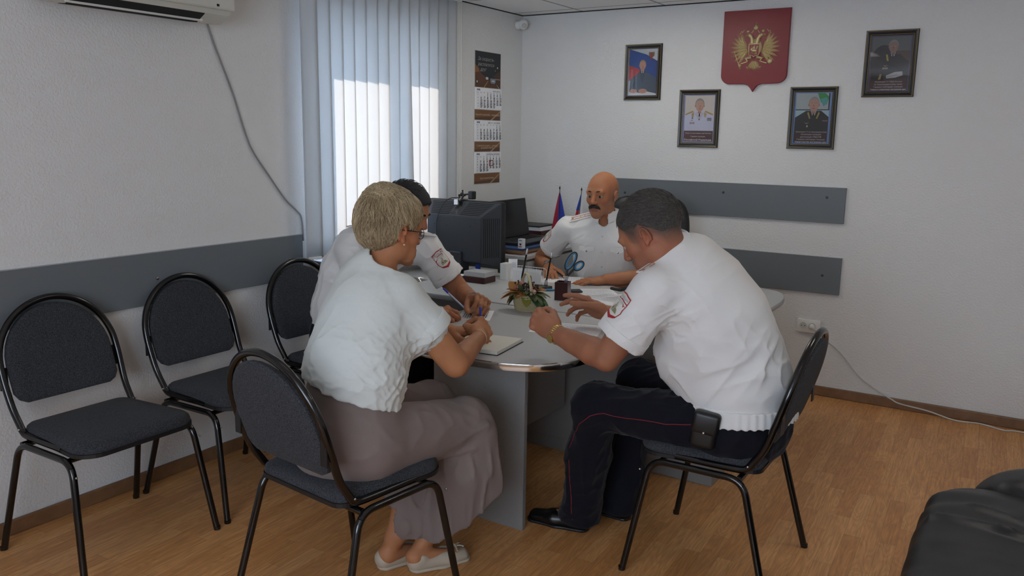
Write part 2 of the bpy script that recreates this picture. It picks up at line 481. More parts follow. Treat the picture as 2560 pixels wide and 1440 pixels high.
# ------------------------------------------------------------------ room shell
def struct(name, mb, m, smooth=False):
    o = mb.build(name, m, smooth=smooth); o['kind'] = 'structure'; return o
struct('floor', MB().box((-0.02, RY - 0.02, -0.1), (RX + 0.02, 0.02, 0)), M['floor'])

def ceiling_material():
    m = M['ceil']; nt = m.node_tree; b = nt.nodes['Principled BSDF']; tc = nt.nodes.new('ShaderNodeTexCoord'); mp = nt.nodes.new('ShaderNodeMapping')
    mp.inputs['Location'].default_value = (0.12, 0.12, 0); nt.links.new(tc.outputs['Object'], mp.inputs['Vector'])
    br = nt.nodes.new('ShaderNodeTexBrick'); br.offset = 0.0; br.inputs['Scale'].default_value = 1; br.inputs['Brick Width'].default_value = 0.6; br.inputs['Row Height'].default_value = 0.6
    br.inputs['Mortar Size'].default_value = 0.009; br.inputs['Mortar Smooth'].default_value = 0.0
    br.inputs['Color1'].default_value = lin('#efefed'); br.inputs['Color2'].default_value = lin('#e9e9e7'); br.inputs['Mortar'].default_value = lin('#a0a2a3')
    nt.links.new(mp.outputs['Vector'], br.inputs['Vector']); nt.links.new(br.outputs['Color'], b.inputs['Base Color'])
ceiling_material()
struct('ceiling', MB().box((-0.3, RY - 0.1, H), (RX + 0.1, 0.1, H + 0.1)), M['ceil'])
struct('wall_back', MB().box((-0.3, 0, 0), (RX + 0.1, 0.12, H)), M['wall'])
struct('wall_right', MB().box((RX, RY - 0.1, 0), (RX + 0.12, 0, H)), M['wall'])
wf = MB()   # wide window opening added behind the photographer to let the fill lamp in
wf.box((-0.3, RY - 0.25, 0), (1.7, RY, H)).box((4.3, RY - 0.25, 0), (RX, RY, H)).box((1.7, RY - 0.25, 0), (4.3, RY, 0.8)).box((1.7, RY - 0.25, 2.3), (4.3, RY, H))
struct('wall_front', wf, M['wall'])
# left wall with its window opening
WY0, WY1, WZ0, WZ1 = -2.10, -1.12, 0.90, 2.18
w = MB()
w.box((-0.3, RY, 0), (0, WY0, H)).box((-0.3, WY1, 0), (0, 0, H)).box((-0.3, WY0, 0), (0, WY1, WZ0)).box((-0.3, WY0, WZ1), (0, WY1, H))
struct('wall_left', w, M['wall'])
# window: white frame, two panes, behind the blinds
win = empty('window_1', (-0.2, (WY0 + WY1) / 2, WZ0)); win['kind'] = 'structure'
win['label'] = 'white framed window in the left wall behind the vertical blinds'
def rel(mb_name, mb, m, parent, smooth=False):
    o = mb.build(mb_name, m, smooth=smooth); o.parent = parent
    o.matrix_parent_inverse = parent_matrix(parent).inverted(); return o
def parent_matrix(p):
    Mx = Matrix.Translation(p.location) @ p.rotation_euler.to_matrix().to_4x4()
    return Mx if p.parent is None else parent_matrix(p.parent) @ p.matrix_parent_inverse @ Mx
f = MB()
x0, x1 = -0.23, -0.17
f.box((x0, WY0, WZ0), (x1, -2.075, WZ1), 0.004).box((x0, -1.637, WZ0), (x1, -1.461, WZ1), 0.004).box((x0, -1.18, WZ0), (x1, WY1, WZ1), 0.004)
f.box((x0, WY0, 2.115), (x1, WY1, WZ1), 0.004).box((x0, WY0, WZ0), (x1, WY1, 0.98), 0.004)
rel('window_frame', f, M['white_plastic'], win)
glass = bpy.data.materials.new('window_glass'); glass.use_nodes = True
gn = glass.node_tree; gn.nodes.remove(gn.nodes['Principled BSDF']); gt = gn.nodes.new('ShaderNodeBsdfTransparent'); gg = gn.nodes.new('ShaderNodeBsdfGlossy'); gg.inputs['Roughness'].default_value = 0.02
gm = gn.nodes.new('ShaderNodeMixShader'); gm.inputs[0].default_value = 0.05; gn.links.new(gt.outputs[0], gm.inputs[1]); gn.links.new(gg.outputs[0], gm.inputs[2])
gn.links.new(gm.outputs[0], gn.nodes['Material Output'].inputs['Surface'])
rel('pane', MB().box((-0.203, -2.075, 0.98), (-0.197, -1.637, 2.115)), glass, win)
rel('pane', MB().box((-0.203, -1.461, 0.98), (-0.197, -1.18, 2.115)), glass, win)
rel('window_sill', MB().box((-0.17, WY0, WZ0 - 0.02), (0.02, WY1, WZ0), 0.004).box((0.001, WY0 - 0.03, WZ0 - 0.025), (0.10, WY1 + 0.03, WZ0), 0.006), M['rail'], win)

w2 = empty('fill_window', (3.0, RY - 0.1, 0.8)); w2['kind'] = 'structure'; w2['label'] = 'added wide window for the fill light in the wall behind the photographer'
f = MB()
for xa in (1.7, 2.535, 3.4, 4.235): f.box((xa, RY - 0.15, 0.8), (xa + 0.065, RY - 0.09, 2.3), 0.004)
f.box((1.7, RY - 0.15, 0.8), (4.3, RY - 0.09, 0.865), 0.004).box((1.7, RY - 0.15, 2.235), (4.3, RY - 0.09, 2.3), 0.004)
rel('window_frame', f, M['white_plastic'], w2)
for xa in (1.765, 2.60, 3.465): rel('pane', MB().box((xa, RY - 0.123, 0.865), (xa + 0.77, RY - 0.117, 2.235)), glass, w2)
# skirting boards
def skirt(name, lo, hi): struct(name, MB().box(lo, hi, 0.006), M['skirting'])
skirt('baseboard_back', (0.0, -0.018, 0), (RX, 0.0, 0.062))
skirt('baseboard_left', (0.0, RY, 0), (0.018, -0.018, 0.062))
skirt('baseboard_right', (RX - 0.018, RY, 0), (RX, -0.018, 0.062))
skirt('baseboard_front', (0.018, RY, 0), (RX - 0.018, RY + 0.018, 0.062))
# thin dark strip that paints in the shade along the ceiling edge
g = MB(); g.box((0.0, -0.006, H - 0.006), (RX, 0.0, H)).box((0.0, RY, H - 0.006), (0.006, -0.006, H))
struct('ceiling_shade_strip', g, M['dark_gap'])

# ------------------------------------------------------------------ ceiling lamps (behind and above the photographer's view)
def ceiling_lamp(lx, ly, where, power):
    t = empty('ceiling_light', (lx, ly, H), label='square fluorescent ceiling light panel ' + where, cat='ceiling light', group='ceiling light panels')
    fr = MB()
    for a, b_ in (((-.3, -.3), (.3, -.27)), ((-.3, .27), (.3, .3)), ((-.3, -.27), (-.27, .27)), ((.27, -.27), (.3, .27))):
        fr.box((a[0], a[1], -0.02), (b_[0], b_[1], 0.0))
    fr.build('frame', M['white_plastic'], t)
    d = MB()
    for k in range(4): d.box((-.26, -.225 + k * .135, -0.014), (.26, -.165 + k * .135, -0.004))
    d.build('lamp_tube', mat('lamp_diffuser', '#fffaf2', 0.5, emit=power), t)
    rf = MB(); rf.box((-.27, -.27, -0.004), (.27, .27, -0.001)); rf.build('reflector', M['white_plastic'], t)
for (lx, ly), pw_, wh in zip(LAMPS, LAMP_STRENGTH, ('above the desk and monitor', 'above the blonde woman', 'near the back wall on the right', 'above the leather armchair')): ceiling_lamp(lx, ly, wh, pw_)

# ------------------------------------------------------------------ grey wall rails
def rail(axis, a0, a1, z0, z1, screws, label):
    t = empty('wall_rail', ((a0 + a1) / 2, 0, z0) if axis == 'x' else (0, (a0 + a1) / 2, z0), label=label, cat='wall rail')
    if axis == 'x':
        rel('board', MB().box((a0, -0.018, z0), (a1, -0.0005, z1 - 0.0015), 0.0015, 1), M['rail'], t)
        rel('edge_band', MB().box((a0, -0.018, z1 - 0.0014), (a1, -0.0005, z1)), M['rail_edge'], t)
        for sx, sz in screws: rel('screw', MB().lathe([(0.008, 0), (0.007, 0.003), (0, 0.0045)], 12, M=Matrix.Translation((sx, -0.018, sz)) @ Matrix.Rotation(PI / 2, 4, 'X')), M['screw'], t, True)
    else:
        rel('board', MB().box((0.0005, a0, z0), (0.018, a1, z1 - 0.0015), 0.0015, 1), M['rail'], t)
        rel('edge_band', MB().box((0.0005, a0, z1 - 0.0014), (0.018, a1, z1)), M['rail_edge'], t)
        for sy, sz in screws: rel('screw', MB().lathe([(0.008, 0), (0.007, 0.003), (0, 0.0045)], 12, M=Matrix.Translation((0.018, sy, sz)) @ Matrix.Rotation(PI / 2, 4, 'Y')), M['steel'], t, True)
rail('y', -5.6, -2.192, 0.817, 1.047, [(-3.06, 0.93), (-2.29, 0.925), (-3.9, 0.93)], 'long grey chair rail on the left wall behind the empty chairs')
rail('x', 0.72, 2.296, 1.082, 1.297, [(0.86, 1.2), (1.55, 1.235), (2.19, 1.235)], 'upper grey rail on the back wall under the framed portraits')
rail('x', 0.72, 2.305, 0.647, 0.875, [(1.3, 0.76), (2.2, 0.76)], 'lower grey rail on the back wall above the socket')

# ------------------------------------------------------------------ vertical blinds
slat_m = bpy.data.materials.new('blind_fabric'); slat_m.use_nodes = True
sn = slat_m.node_tree; pb = sn.nodes['Principled BSDF']; pb.inputs['Base Color'].default_value = lin('#d6dade'); pb.inputs['Roughness'].default_value = 0.8
tl = sn.nodes.new('ShaderNodeBsdfTranslucent'); tl.inputs['Color'].default_value = lin('#e4e6e6')
tcn = sn.nodes.new('ShaderNodeTexCoord'); mpn = sn.nodes.new('ShaderNodeMapping'); mpn.inputs['Scale'].default_value = (1, 260, 3); nz = sn.nodes.new('ShaderNodeTexNoise'); nz.inputs['Scale'].default_value = 2
sn.links.new(tcn.outputs['Object'], mpn.inputs['Vector']); sn.links.new(mpn.outputs['Vector'], nz.inputs['Vector'])
bpn = sn.nodes.new('ShaderNodeBump'); bpn.inputs['Strength'].default_value = 0.12; bpn.inputs['Distance'].default_value = 0.002; sn.links.new(nz.outputs['Fac'], bpn.inputs['Height']); sn.links.new(bpn.outputs['Normal'], pb.inputs['Normal'])
mxs = sn.nodes.new('ShaderNodeMixShader'); mxs.inputs[0].default_value = 0.42
sn.links.new(pb.outputs[0], mxs.inputs[1]); sn.links.new(tl.outputs[0], mxs.inputs[2]); sn.links.new(mxs.outputs[0], sn.nodes['Material Output'].inputs['Surface'])
bl = empty('vertical_blind', (0.08, -1.57, 0.92), label='white vertical fabric blinds hanging over the window on the left wall', cat='blinds')
random.seed(3)
NS = 14; PIT = 1.285 / NS
for i in range(NS):
    yc = -2.215 + (i + 0.5) * PIT
    ang = math.radians(12 + random.uniform(-2, 2)); hw = PIT * 0.555
    z0, z1 = 0.925, 2.385
    skew = 0.0; tw = 0.0
    if i == 8: skew, tw = 0.03, math.radians(12)
    ph = random.uniform(0, 6)
    def fn(u, v, yc=yc, ang=ang, skew=skew, tw=tw, ph=ph):
        s_ = (u - 0.5) * 2; z = z0 + (z1 - z0) * v
        a = ang + tw * (1 - v) ** 1.5 + 0.02 * math.sin(z * 3 + ph)
        return (0.082 + hw * s_ * math.sin(a) + 0.002 * (1 - s_ * s_), yc + skew * (1 - v) + hw * s_ * math.cos(a), z)
    mb = MB(); mb.grid(fn, 6, 14)
    o = rel('slat', mb, slat_m, bl, True)
    sm = o.modifiers.new('thick', 'SOLIDIFY'); sm.thickness = 0.0008
    bw = MB(); bw.box((-0.003, -0.04, 0.917), (0.003, 0.04, 0.93), 0.001, M=Matrix.Translation((0.082, yc + skew, 0)) @ Matrix.Rotation(-(ang + tw), 4, 'Z'))
    rel('bottom_weight', bw, M['white_plastic'], bl)
rel('head_rail', MB().box((0.05, -2.23, 2.385), (0.115, -0.90, H - 0.001), 0.003), M['white_plastic'], bl)
cd = MB()
for k, yy in enumerate((-0.895, -0.878, -0.862)): cd.tube([(0.08, yy, 2.385), (0.08, yy + 0.004, 1.6), (0.08, yy + 0.001 * k, 0.95)], 0.0016, 6)
rel('pull_cord', cd, M['white_plastic'], bl)

# ------------------------------------------------------------------ air conditioner
ac = empty('air_conditioner', (0, -3.16, 2.05), label='white split air conditioner high on the left wall above the empty chairs', cat='air conditioner')
prof = [(0.002, 2.064), (0.09, 2.040), (0.135, 2.036), (0.195, 2.070), (0.212, 2.095), (0.215, 2.30), (0.19, 2.335), (0.002, 2.345)]
def yext(mb, prof, y0, y1, bevel=0.0):
    # outline given in x, z; extruded along y
    return mb.prism([(x, z) for x, z in prof], y0, y1, M=Matrix(((1, 0, 0, 0), (0, 0, 1, 0), (0, 1, 0, 0), (0, 0, 0, 1))), bevel=bevel)
body = MB(); yext(body, prof, -3.53, -2.745, 0.008)
body.box((0.002, -2.76, 2.062), (0.15, -2.725, 2.34), 0.012)
rel('housing', body, M['ivory_plastic'], ac)
lv = MB(); yext(lv, [(0.088, 2.0385), (0.137, 2.034), (0.192, 2.066), (0.196, 2.080), (0.130, 2.055)], -3.45, -2.875); rel('air_outlet', lv, M['dark_gap'], ac)
lv = MB(); yext(lv, [(0.150, 2.038), (0.158, 2.043), (0.156, 2.049), (0.148, 2.044)], -3.46, -2.86); rel('louver', lv, M['white_plastic'], ac)
rel('front_panel', MB().box((0.200, -3.535, 2.088), (0.222, -2.735, 2.33), 0.008), M['ivory_plastic'], ac)
rel('display_window', MB().box((0.2215, -2.835, 2.100), (0.223, -2.822, 2.110)), M['dark_gap'], ac)
# its cable along the wall
cp = [(0.006, -2.721, 2.058), (0.006, -2.683, 1.957), (0.006, -2.597, 1.760), (0.006, -2.532, 1.573), (0.006, -2.488, 1.479), (0.006, -2.398, 1.364), (0.006, -2.291, 1.234), (0.006, -2.219, 1.173), (0.006, -2.185, 1.13), (0.006, -2.176, 1.01)]
o = MB().tube(smooth_path(cp, 6), 0.0042, 8).build('power_cable', mat('shaded_white_cable', '#8a8b8c', 0.5), smooth=True)  # white cable toned grey, the shadow along its edges put into the colour
tag(o, 'thin white cable hanging down the left wall from the air conditioner', 'cable')

# ------------------------------------------------------------------ socket and cable on the back wall
so = empty('wall_socket', (2.142, 0, 0.43), label='white double socket on the back wall behind the right chair', cat='socket')
rel('cover_plate', MB().box((2.072, -0.022, 0.392), (2.214, -0.0005, 0.477), 0.006), M['white_plastic'], so, True)
for cx in (2.112, 2.166):
    TM = Matrix.Translation((cx, -0.0225, 0.436)) @ Matrix.Rotation(PI / 2, 4, 'X')
    rel('outlet_well', MB().lathe([(0.0215, 0), (0.0215, 0.002), (0.019, 0.002), (0.0185, 0.0004), (0, 0.0004)], 28, M=TM), M['ivory_plastic'], so, True)
    h = MB()
    for dz in (-0.009, 0.009): h.lathe([(0.0028, 0.0005), (0.0028, 0.0015), (0, 0.0015)], 10, M=Matrix.Translation((cx + dz, -0.023, 0.436)) @ Matrix.Rotation(PI / 2, 4, 'X'))
    rel('contact_hole', h, M['dark_gap'], so)
cb = empty('plug_cable', (2.17, -0.03, 0.43), label='white cable plugged into the socket trailing down to the skirting', cat='cable')
rel('plug', MB().lathe([(0.018, 0), (0.018, 0.012), (0.014, 0.026), (0.007, 0.032)], 20, M=Matrix.Translation((2.166, -0.024, 0.434)) @ Matrix.Rotation(PI / 2, 4, 'X')), M['white_plastic'], cb, True)
rel('cord', MB().tube(smooth_path([(2.166, -0.055, 0.434), (2.20, -0.05, 0.415), (2.253, -0.012, 0.36), (2.341, -0.012, 0.297), (2.451, -0.010, 0.173), (2.54, -0.010, 0.111), (2.628, -0.016, 0.066), (2.66, -0.026, 0.055), (2.705, -0.026, 0.038), (2.857, -0.024, 0.022), (3.0, -0.06, 0.005), (3.127, -0.042, 0.005), (3.247, -0.09, 0.005), (3.342, -0.066, 0.005), (3.8, -0.1, 0.005)], 6), 0.0042, 8), M['cable_white'], cb, True)

# ------------------------------------------------------------------ small dome camera in the corner
dm = empty('security_camera', (0.06, -0.08, 2.33), label='small white dome camera in the upper corner of the room', cat='camera')
rel('bracket', MB().lathe([(0.03, 0), (0.032, 0.012), (0.026, 0.03), (0.018, 0.036)], 20, M=Matrix.Translation((0.002, -0.08, 2.345)) @ Matrix.Rotation(PI / 2, 4, 'Y')), M['white_plastic'], dm, True)
rel('housing', MB().ball((0.058, -0.085, 2.345), (0.034, 0.034, 0.036)), M['white_plastic'], dm, True)
rel('lens', MB().lathe([(0.016, 0), (0.015, 0.006), (0.010, 0.008), (0, 0.009)], 18, M=Matrix.Translation((0.078, -0.108, 2.335)) @ Matrix.Rotation(math.radians(130), 4, 'X') @ Matrix.Rotation(0.6, 4, 'Y')), M['ivory_plastic'], dm, True)
# ------------------------------------------------------------------ stacking chairs
def chair_parts(t):
    TR = 0.0125
    ZR = 0.437
    for s in (-1, 1):
        # leg - rail - leg, bent from one tube: legs separate parts, rail in the frame
        fb = Vector((0.185, s * 0.243, ZR)); rb = Vector((-0.150, s * 0.243, ZR))
        ff = Vector((0.265, s * 0.277, 0.0)); rf = Vector((-0.265, s * 0.277, 0.0))
        path = round_path([ff, fb, rb, rf], 0.06, 8)
        P = [Vector(p) for p in path]
        # split at the rounded corners
        i1 = next(i for i, p in enumerate(P) if p.z > ZR - 0.03); i2 = len(P) - 1 - next(i for i, p in enumerate(reversed(P)) if p.z > ZR - 0.03)
        a = MB().tube(P[:i1 + 1], TR, 12); a.lathe([(0.0135, 0.0), (0.0135, 0.014)], 12, c=(ff.x, ff.y, 0)); a.build('leg', M['black_metal'], t, True)
        b = MB().tube(P[i2:], TR, 12); b.lathe([(0.0135, 0.0), (0.0135, 0.014)], 12, c=(rf.x, rf.y, 0)); b.build('leg', M['black_metal'], t, True)
        MB().tube(P[i1:i2 + 1], TR, 12).build('side_rail', M['black_metal'], t, True)
    # cross tubes under the seat
    MB().tube([(0.15, -0.243, ZR - 0.002), (0.15, 0.243, ZR - 0.002)], 0.010, 10).build('cross_tube', M['black_metal'], t, True)
    MB().tube([(-0.135, -0.243, ZR - 0.002), (-0.135, 0.243, ZR - 0.002)], 0.012, 12).build('cross_tube', M['black_metal'], t, True)
    # back hoop: comes forward under the seat, rises and rounds over the top
    def hoop_pt(yy, zz):
        k = max(0.0, zz - 0.47) / 0.46
        return Vector((-0.178 - 0.135 * k - 0.012 * math.sin(min(1, k) * PI), yy, zz))
    side = [(0.10, 0.222, 0.462), (-0.10, 0.222, 0.463), (-0.150, 0.222, 0.470), (-0.175, 0.223, 0.500)]
    up = [hoop_pt(0.226, 0.56), hoop_pt(0.230, 0.64), hoop_pt(0.230, 0.70)]
    top = [hoop_pt(0.230 * math.cos(a), 0.70 + 0.230 * math.sin(a)) for a in [PI * k / 14 for k in range(1, 14)]]
    L = [Vector(p) for p in side] + up; R = [Vector((p.x, -p.y, p.z)) for p in reversed(L)]
    MB().tube(smooth_path(L + top + R, 3), 0.0128, 12).build('back_hoop', M['black_metal'], t, True)
    # padded backrest, D shaped, inside the hoop
    n = 18; out = []
    for k in range(n + 1):
        a = PI * k / n; out.append((0.206 * math.cos(a), 0.703 + 0.203 * math.sin(a)))
    out = [(0.206, 0.66), ] + out + [(-0.206, 0.66)]
    out += [(-0.205, 0.60), (-0.19, 0.575), (-0.165, 0.562), (0.165, 0.562), (0.19, 0.575), (0.205, 0.60)]
    def lean(co):
        y, z, d = co.x, co.y, co.z
        k = (z - 0.47) / 0.46; b = hoop_pt(y, z); bow = 0.010 * (1 - (y / 0.21) ** 2)
        return Vector((b.x + d - bow, y, z))
    def pad(mb, sc, d0, d1, bev):
        pl = [(x * sc, 0.71 + (z - 0.71) * sc) for x, z in out]
        b = bmesh.new(); rings = []
        # rounded pad: several inset rings front and back
        prof = [(1.0, 0.0), (0.985, bev * 0.55), (0.95, bev * 0.9), (0.88, bev), (0.6, bev * 1.15), (0.25, bev * 1.2)]
        def ring(s_, dd): return [b.verts.new(lean(Vector((x * s_, 0.71 + (z - 0.71) * s_, dd)))) for x, z in pl]
        seq = [(s_, d1 - bev + dd if dd else d1 - bev) for s_, dd in prof]
        back = [(s_, d0 + (bev - dd) * 0.4) for s_, dd in prof]
        Rf = [ring(*q) for q in seq]; Rb = [ring(s_, dd) for s_, dd in back]
        N = len(pl)
        for A, B in list(zip(Rf, Rf[1:])):
            for k in range(N): b.faces.new((A[k], A[(k + 1) % N], B[(k + 1) % N], B[k]))
        b.faces.new(Rf[-1])
        for A, B in list(zip(Rb, Rb[1:])):
            for k in range(N): b.faces.new((A[(k + 1) % N], A[k], B[k], B[(k + 1) % N]))
        b.faces.new(list(reversed(Rb[-1])))
        for k in range(N): b.faces.new((Rb[0][k], Rb[0][(k + 1) % N], Rf[0][(k + 1) % N], Rf[0][k]))
        bmesh.ops.recalc_face_normals(b, faces=b.faces); mb._merge(b)
    mb = MB(); pad(mb, 1.0, -0.014, 0.016, 0.012); mb.build('backrest', M['chair_fabric'], t, True)
    for s in (-1, 1):
        b0 = hoop_pt(s * 0.222, 0.66)
        MB().box((b0.x - 0.018, s * 0.218 - 0.018, 0.615), (b0.x - 0.013, s * 0.218 + 0.012, 0.70), 0.001).build('back_bracket', M['black_plastic'], t)
    # seat: trapezoid with rounded corners, domed pad
    def seat_ring(sx, z):
        p = []
        for cx, cy, r, a in ((0.165, 0.150, 0.085, 0), (-0.150, 0.165, 0.045, PI / 2), (-0.150, -0.165, 0.045, PI), (0.165, -0.150, 0.085, 1.5 * PI)):
            p += [(x, y) for x, y in arc(cx, cy, r, a, a + PI / 2, 7)]
        c = (0.02, 0.0)
        return [(c[0] + (x - c[0]) * sx, c[1] + (y - c[1]) * sx, z) for x, y in p]
    b = bmesh.new(); rs = []
    for sx, z in ((0.90, 0.462), (0.985, 0.463), (1.0, 0.470), (1.0, 0.478), (0.985, 0.489), (0.95, 0.497), (0.85, 0.503), (0.6, 0.508), (0.25, 0.509)):
        rs.append([b.verts.new(p) for p in seat_ring(sx, z)])
    N = len(rs[0])
    for A, B in zip(rs, rs[1:]):
        for k in range(N): b.faces.new((A[k], A[(k + 1) % N], B[(k + 1) % N], B[k]))
    b.faces.new(rs[-1]); b.faces.new(list(reversed(rs[0])))
    mb = MB(); mb._merge(b); mb.build('seat', M['chair_fabric'], t, True)
    b = bmesh.new(); rs = [[b.verts.new(p) for p in seat_ring(1.012, z)] for z in (0.452, 0.466)]
    for k in range(N): b.faces.new((rs[0][k], rs[0][(k + 1) % N], rs[1][(k + 1) % N], rs[1][k]))
    b.faces.new(rs[-1]); b.faces.new(list(reversed(rs[0])))
    mb = MB(); mb._merge(b); mb.build('seat_pan', M['black_plastic'], t)
    for s in (-1, 1):
        MB().ball((-0.160, s * 0.2355, 0.485), 0.0045, u=8, v=6).build('bolt', M['steel'], t, True)
        MB().ball((0.222, s * 0.252, 0.395), 0.0045, u=8, v=6).build('bolt', M['steel'], t, True)

chair0 = empty('stacking_chair'); chair_parts(chair0)
def place_chair(x, y, rz, label, group=None, first=[True]):
    if first[0]: r = chair0; first[0] = False
    else:
        r = chair0.copy(); COL.objects.link(r)
        for ch in list(chair0.children):
            c = ch.copy(); COL.objects.link(c); c.parent = r
    r.location = (x, y, 0); r.rotation_euler = (0, 0, rz); r['label'] = label; r['category'] = 'chair'; r['group'] = 'round backed stacking chairs'
    return r
place_chair(0.366, -3.558, math.radians(0.5), 'empty dark grey chair against the left wall, leftmost and nearest the camera')
place_chair(0.350, -2.948, math.radians(1), 'empty dark grey chair against the left wall, between the other empty one and the officer')
place_chair(0.41, -2.32, math.radians(0), 'dark grey chair by the window under the officer with the blue pen')
place_chair(1.412, -3.352, math.radians(83.3), 'dark grey chair seen from behind with the blonde woman seated on it')
place_chair(2.382, -2.372, math.radians(180.5), 'dark grey chair on the right carrying the bent over officer')

# ------------------------------------------------------------------ desk with a rounded meeting table
TZ = 0.75
def outline_ext():
    x0, x1, yb, yf = 1.00, 1.885, -1.885, -2.815
    p = [(x1, yb), (x0, yb), ]
    pts = [(x0, yb), (x0, -2.45), (1.02, -2.60), (1.085, -2.72), (1.20, -2.785), (1.32, -2.808), (1.44, -2.815), (1.56, -2.808), (1.68, -2.785), (1.80, -2.72), (1.865, -2.60), (x1, -2.45), (x1, yb)]
    c = smooth_path([(x, y, 0) for x, y in pts[1:-1]], 5)
    return [(x0, yb)] + [(v.x, v.y) for v in c] + [(x1, yb)]
ext = outline_ext()
mt = empty('meeting_table', (1.44, -2.4, 0), label='rounded grey meeting table extension joined to the desk front', cat='table')
rel('tabletop', MB().prism(ext, TZ - 0.022, TZ, bevel=0.002, seg=1), M['desk'], mt)
eb = MB(); pth = [(x, y, TZ - 0.0125) for x, y in ext[0:]]
def band(mb, pts, z0, z1, out=0.004):
    # convex chrome band following the edge
    P = [Vector((x, y, 0)) for x, y in pts]; n = len(P)
    prof = [(0.0, z0), (out * 0.7, z0 + 0.002), (out, (z0 + z1) / 2), (out * 0.7, z1 - 0.002), (0.0, z1)]
    V = []
    for i in range(n):
        t = (P[min(n - 1, i + 1)] - P[max(0, i - 1)]).normalized(); o = Vector((t.y, -t.x, 0))
        V.append([mb.bm.verts.new((P[i].x + o.x * s, P[i].y + o.y * s, z)) for s, z in prof])
    for i in range(n - 1):
        for j in range(len(prof) - 1):
            f_ = mb.bm.faces.new((V[i][j], V[i][j + 1], V[i + 1][j + 1], V[i + 1][j])); f_.material_index = mb.mi
ccw = list(ext)
band(eb, [(x, y) for x, y in ccw], TZ - 0.030, TZ + 0.0005, 0.007)
bmesh.ops.recalc_face_normals(eb.bm, faces=eb.bm.faces)
rel('chrome_edge', eb, M['chrome'], mt, True)
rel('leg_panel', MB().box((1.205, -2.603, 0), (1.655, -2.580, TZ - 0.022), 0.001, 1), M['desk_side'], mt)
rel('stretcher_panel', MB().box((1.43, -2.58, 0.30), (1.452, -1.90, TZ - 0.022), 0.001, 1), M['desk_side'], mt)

dk = empty('office_desk', (1.25, -1.4, 0), label='wide grey office desk of the bald officer with a curved cut-out', cat='desk')
_w = [(2.205, -1.0), (2.19, -0.86), (2.14, -0.72), (2.05, -0.65), (1.95, -0.64), (1.83, -0.68), (1.72, -0.78), (1.60, -0.90), (1.42, -0.985), (1.20, -1.01)]
dp = [(0.40, -1.872), (2.12, -1.872), (2.16, -1.862), (2.19, -1.83), (2.203, -1.79), (2.205, -1.74)] + [(v.x, v.y) for v in smooth_path([(x, y, 0) for x, y in _w], 5)] + [ (0.95, -1.005), (0.66, -1.0), (0.04, -1.0), (0.04, -1.50), (0.36, -1.56), (0.36, -1.83)]
rel('desktop', MB().prism(dp, TZ - 0.024, TZ + 0.002, bevel=0.003, seg=2), M['desk'], dk)
e2 = MB()
def strip(mb, pts, z0, z1):
    for (xa, ya), (xb, yb) in zip(pts, pts[1:]): mb.quad([(xa, ya, z0), (xb, yb, z0), (xb, yb, z1), (xa, ya, z1)])
band(e2, [dp[-1]] + dp[:40], TZ - 0.024, TZ + 0.0015, 0.003); bmesh.ops.recalc_face_normals(e2.bm, faces=e2.bm.faces)
rel('edge_band', e2, M['desk_edge'], dk, True)
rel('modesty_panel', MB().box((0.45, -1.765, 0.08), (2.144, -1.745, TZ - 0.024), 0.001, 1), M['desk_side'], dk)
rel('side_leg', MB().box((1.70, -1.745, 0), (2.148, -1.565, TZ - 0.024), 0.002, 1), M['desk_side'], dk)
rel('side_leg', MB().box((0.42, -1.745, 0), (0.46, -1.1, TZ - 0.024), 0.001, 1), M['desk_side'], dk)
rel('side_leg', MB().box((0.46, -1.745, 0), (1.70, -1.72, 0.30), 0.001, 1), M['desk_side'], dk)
# low cabinet in the corner that carries the laptop
cbn = empty('corner_cabinet', (0.35, -0.5, 0), label='low grey cabinet in the room corner under the laptop', cat='cabinet')
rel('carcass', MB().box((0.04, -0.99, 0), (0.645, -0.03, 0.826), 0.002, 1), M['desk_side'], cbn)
rel('cabinet_top', MB().box((0.03, -1.0, 0.826), (0.665, -0.02, 0.848), 0.002, 1), M['desk'], cbn)
dr = rel('door', MB().box((0.645, -0.96, 0.05), (0.661, -0.50, 0.81), 0.001, 1), M['desk'], cbn)
dr = rel('door', MB().box((0.645, -0.495, 0.05), (0.661, -0.04, 0.81), 0.001, 1), M['desk'], cbn)

# ------------------------------------------------------------------ high backed office chair behind the bald officer
oc = empty('office_chair', (1.20, -0.55, 0), rz=0, label='black high backed swivel chair behind the bald officer', cat='chair')
def soft_box(name, c, h, parent, m, R=None, pw=4.0, vs=0.012, extra=None):
    F = Field(); c = np.array(c, float); R = np.eye(3) if R is None else np.array(R); h = np.array(h, float)
    def fn(p):
        q = (p - c) @ R; k0 = ((np.abs(q) / h) ** pw).sum(-1) ** (1 / pw); return (k0 - 1) * h.min()
    F.add(fn, c, float(np.linalg.norm(h)))
    if extra: extra(F)
    o = sdf_obj(name, F, c - h.max() * 1.5, c + h.max() * 1.5, vs, m); o.parent = parent; o.matrix_parent_inverse = parent_matrix(parent).inverted(); return o
M['leather'] = mat('black_leather', '#15171b', 0.42, bump=(260, 0.25, 3, 0.002))
a = math.radians(-12); Rb = np.array([[math.cos(-0.35), -math.sin(-0.35), 0], [math.sin(-0.35), math.cos(-0.35), 0], [0, 0, 1]])
Rx = np.array([[1, 0, 0], [0, math.cos(a), -math.sin(a)], [0, math.sin(a), math.cos(a)]])
soft_box('backrest', (1.24, -0.50, 0.865), (0.26, 0.055, 0.36), oc, M['leather'], Rb.T @ Rx, 4.5)
soft_box('seat', (1.13, -0.74, 0.47), (0.25, 0.25, 0.055), oc, M['leather'], None, 4.5)
rel('gas_column', MB().lathe([(0.03, 0.08), (0.03, 0.25), (0.02, 0.25), (0.02, 0.43)], 16, c=(1.13, -0.72, 0)), M['black_plastic'], oc, True)
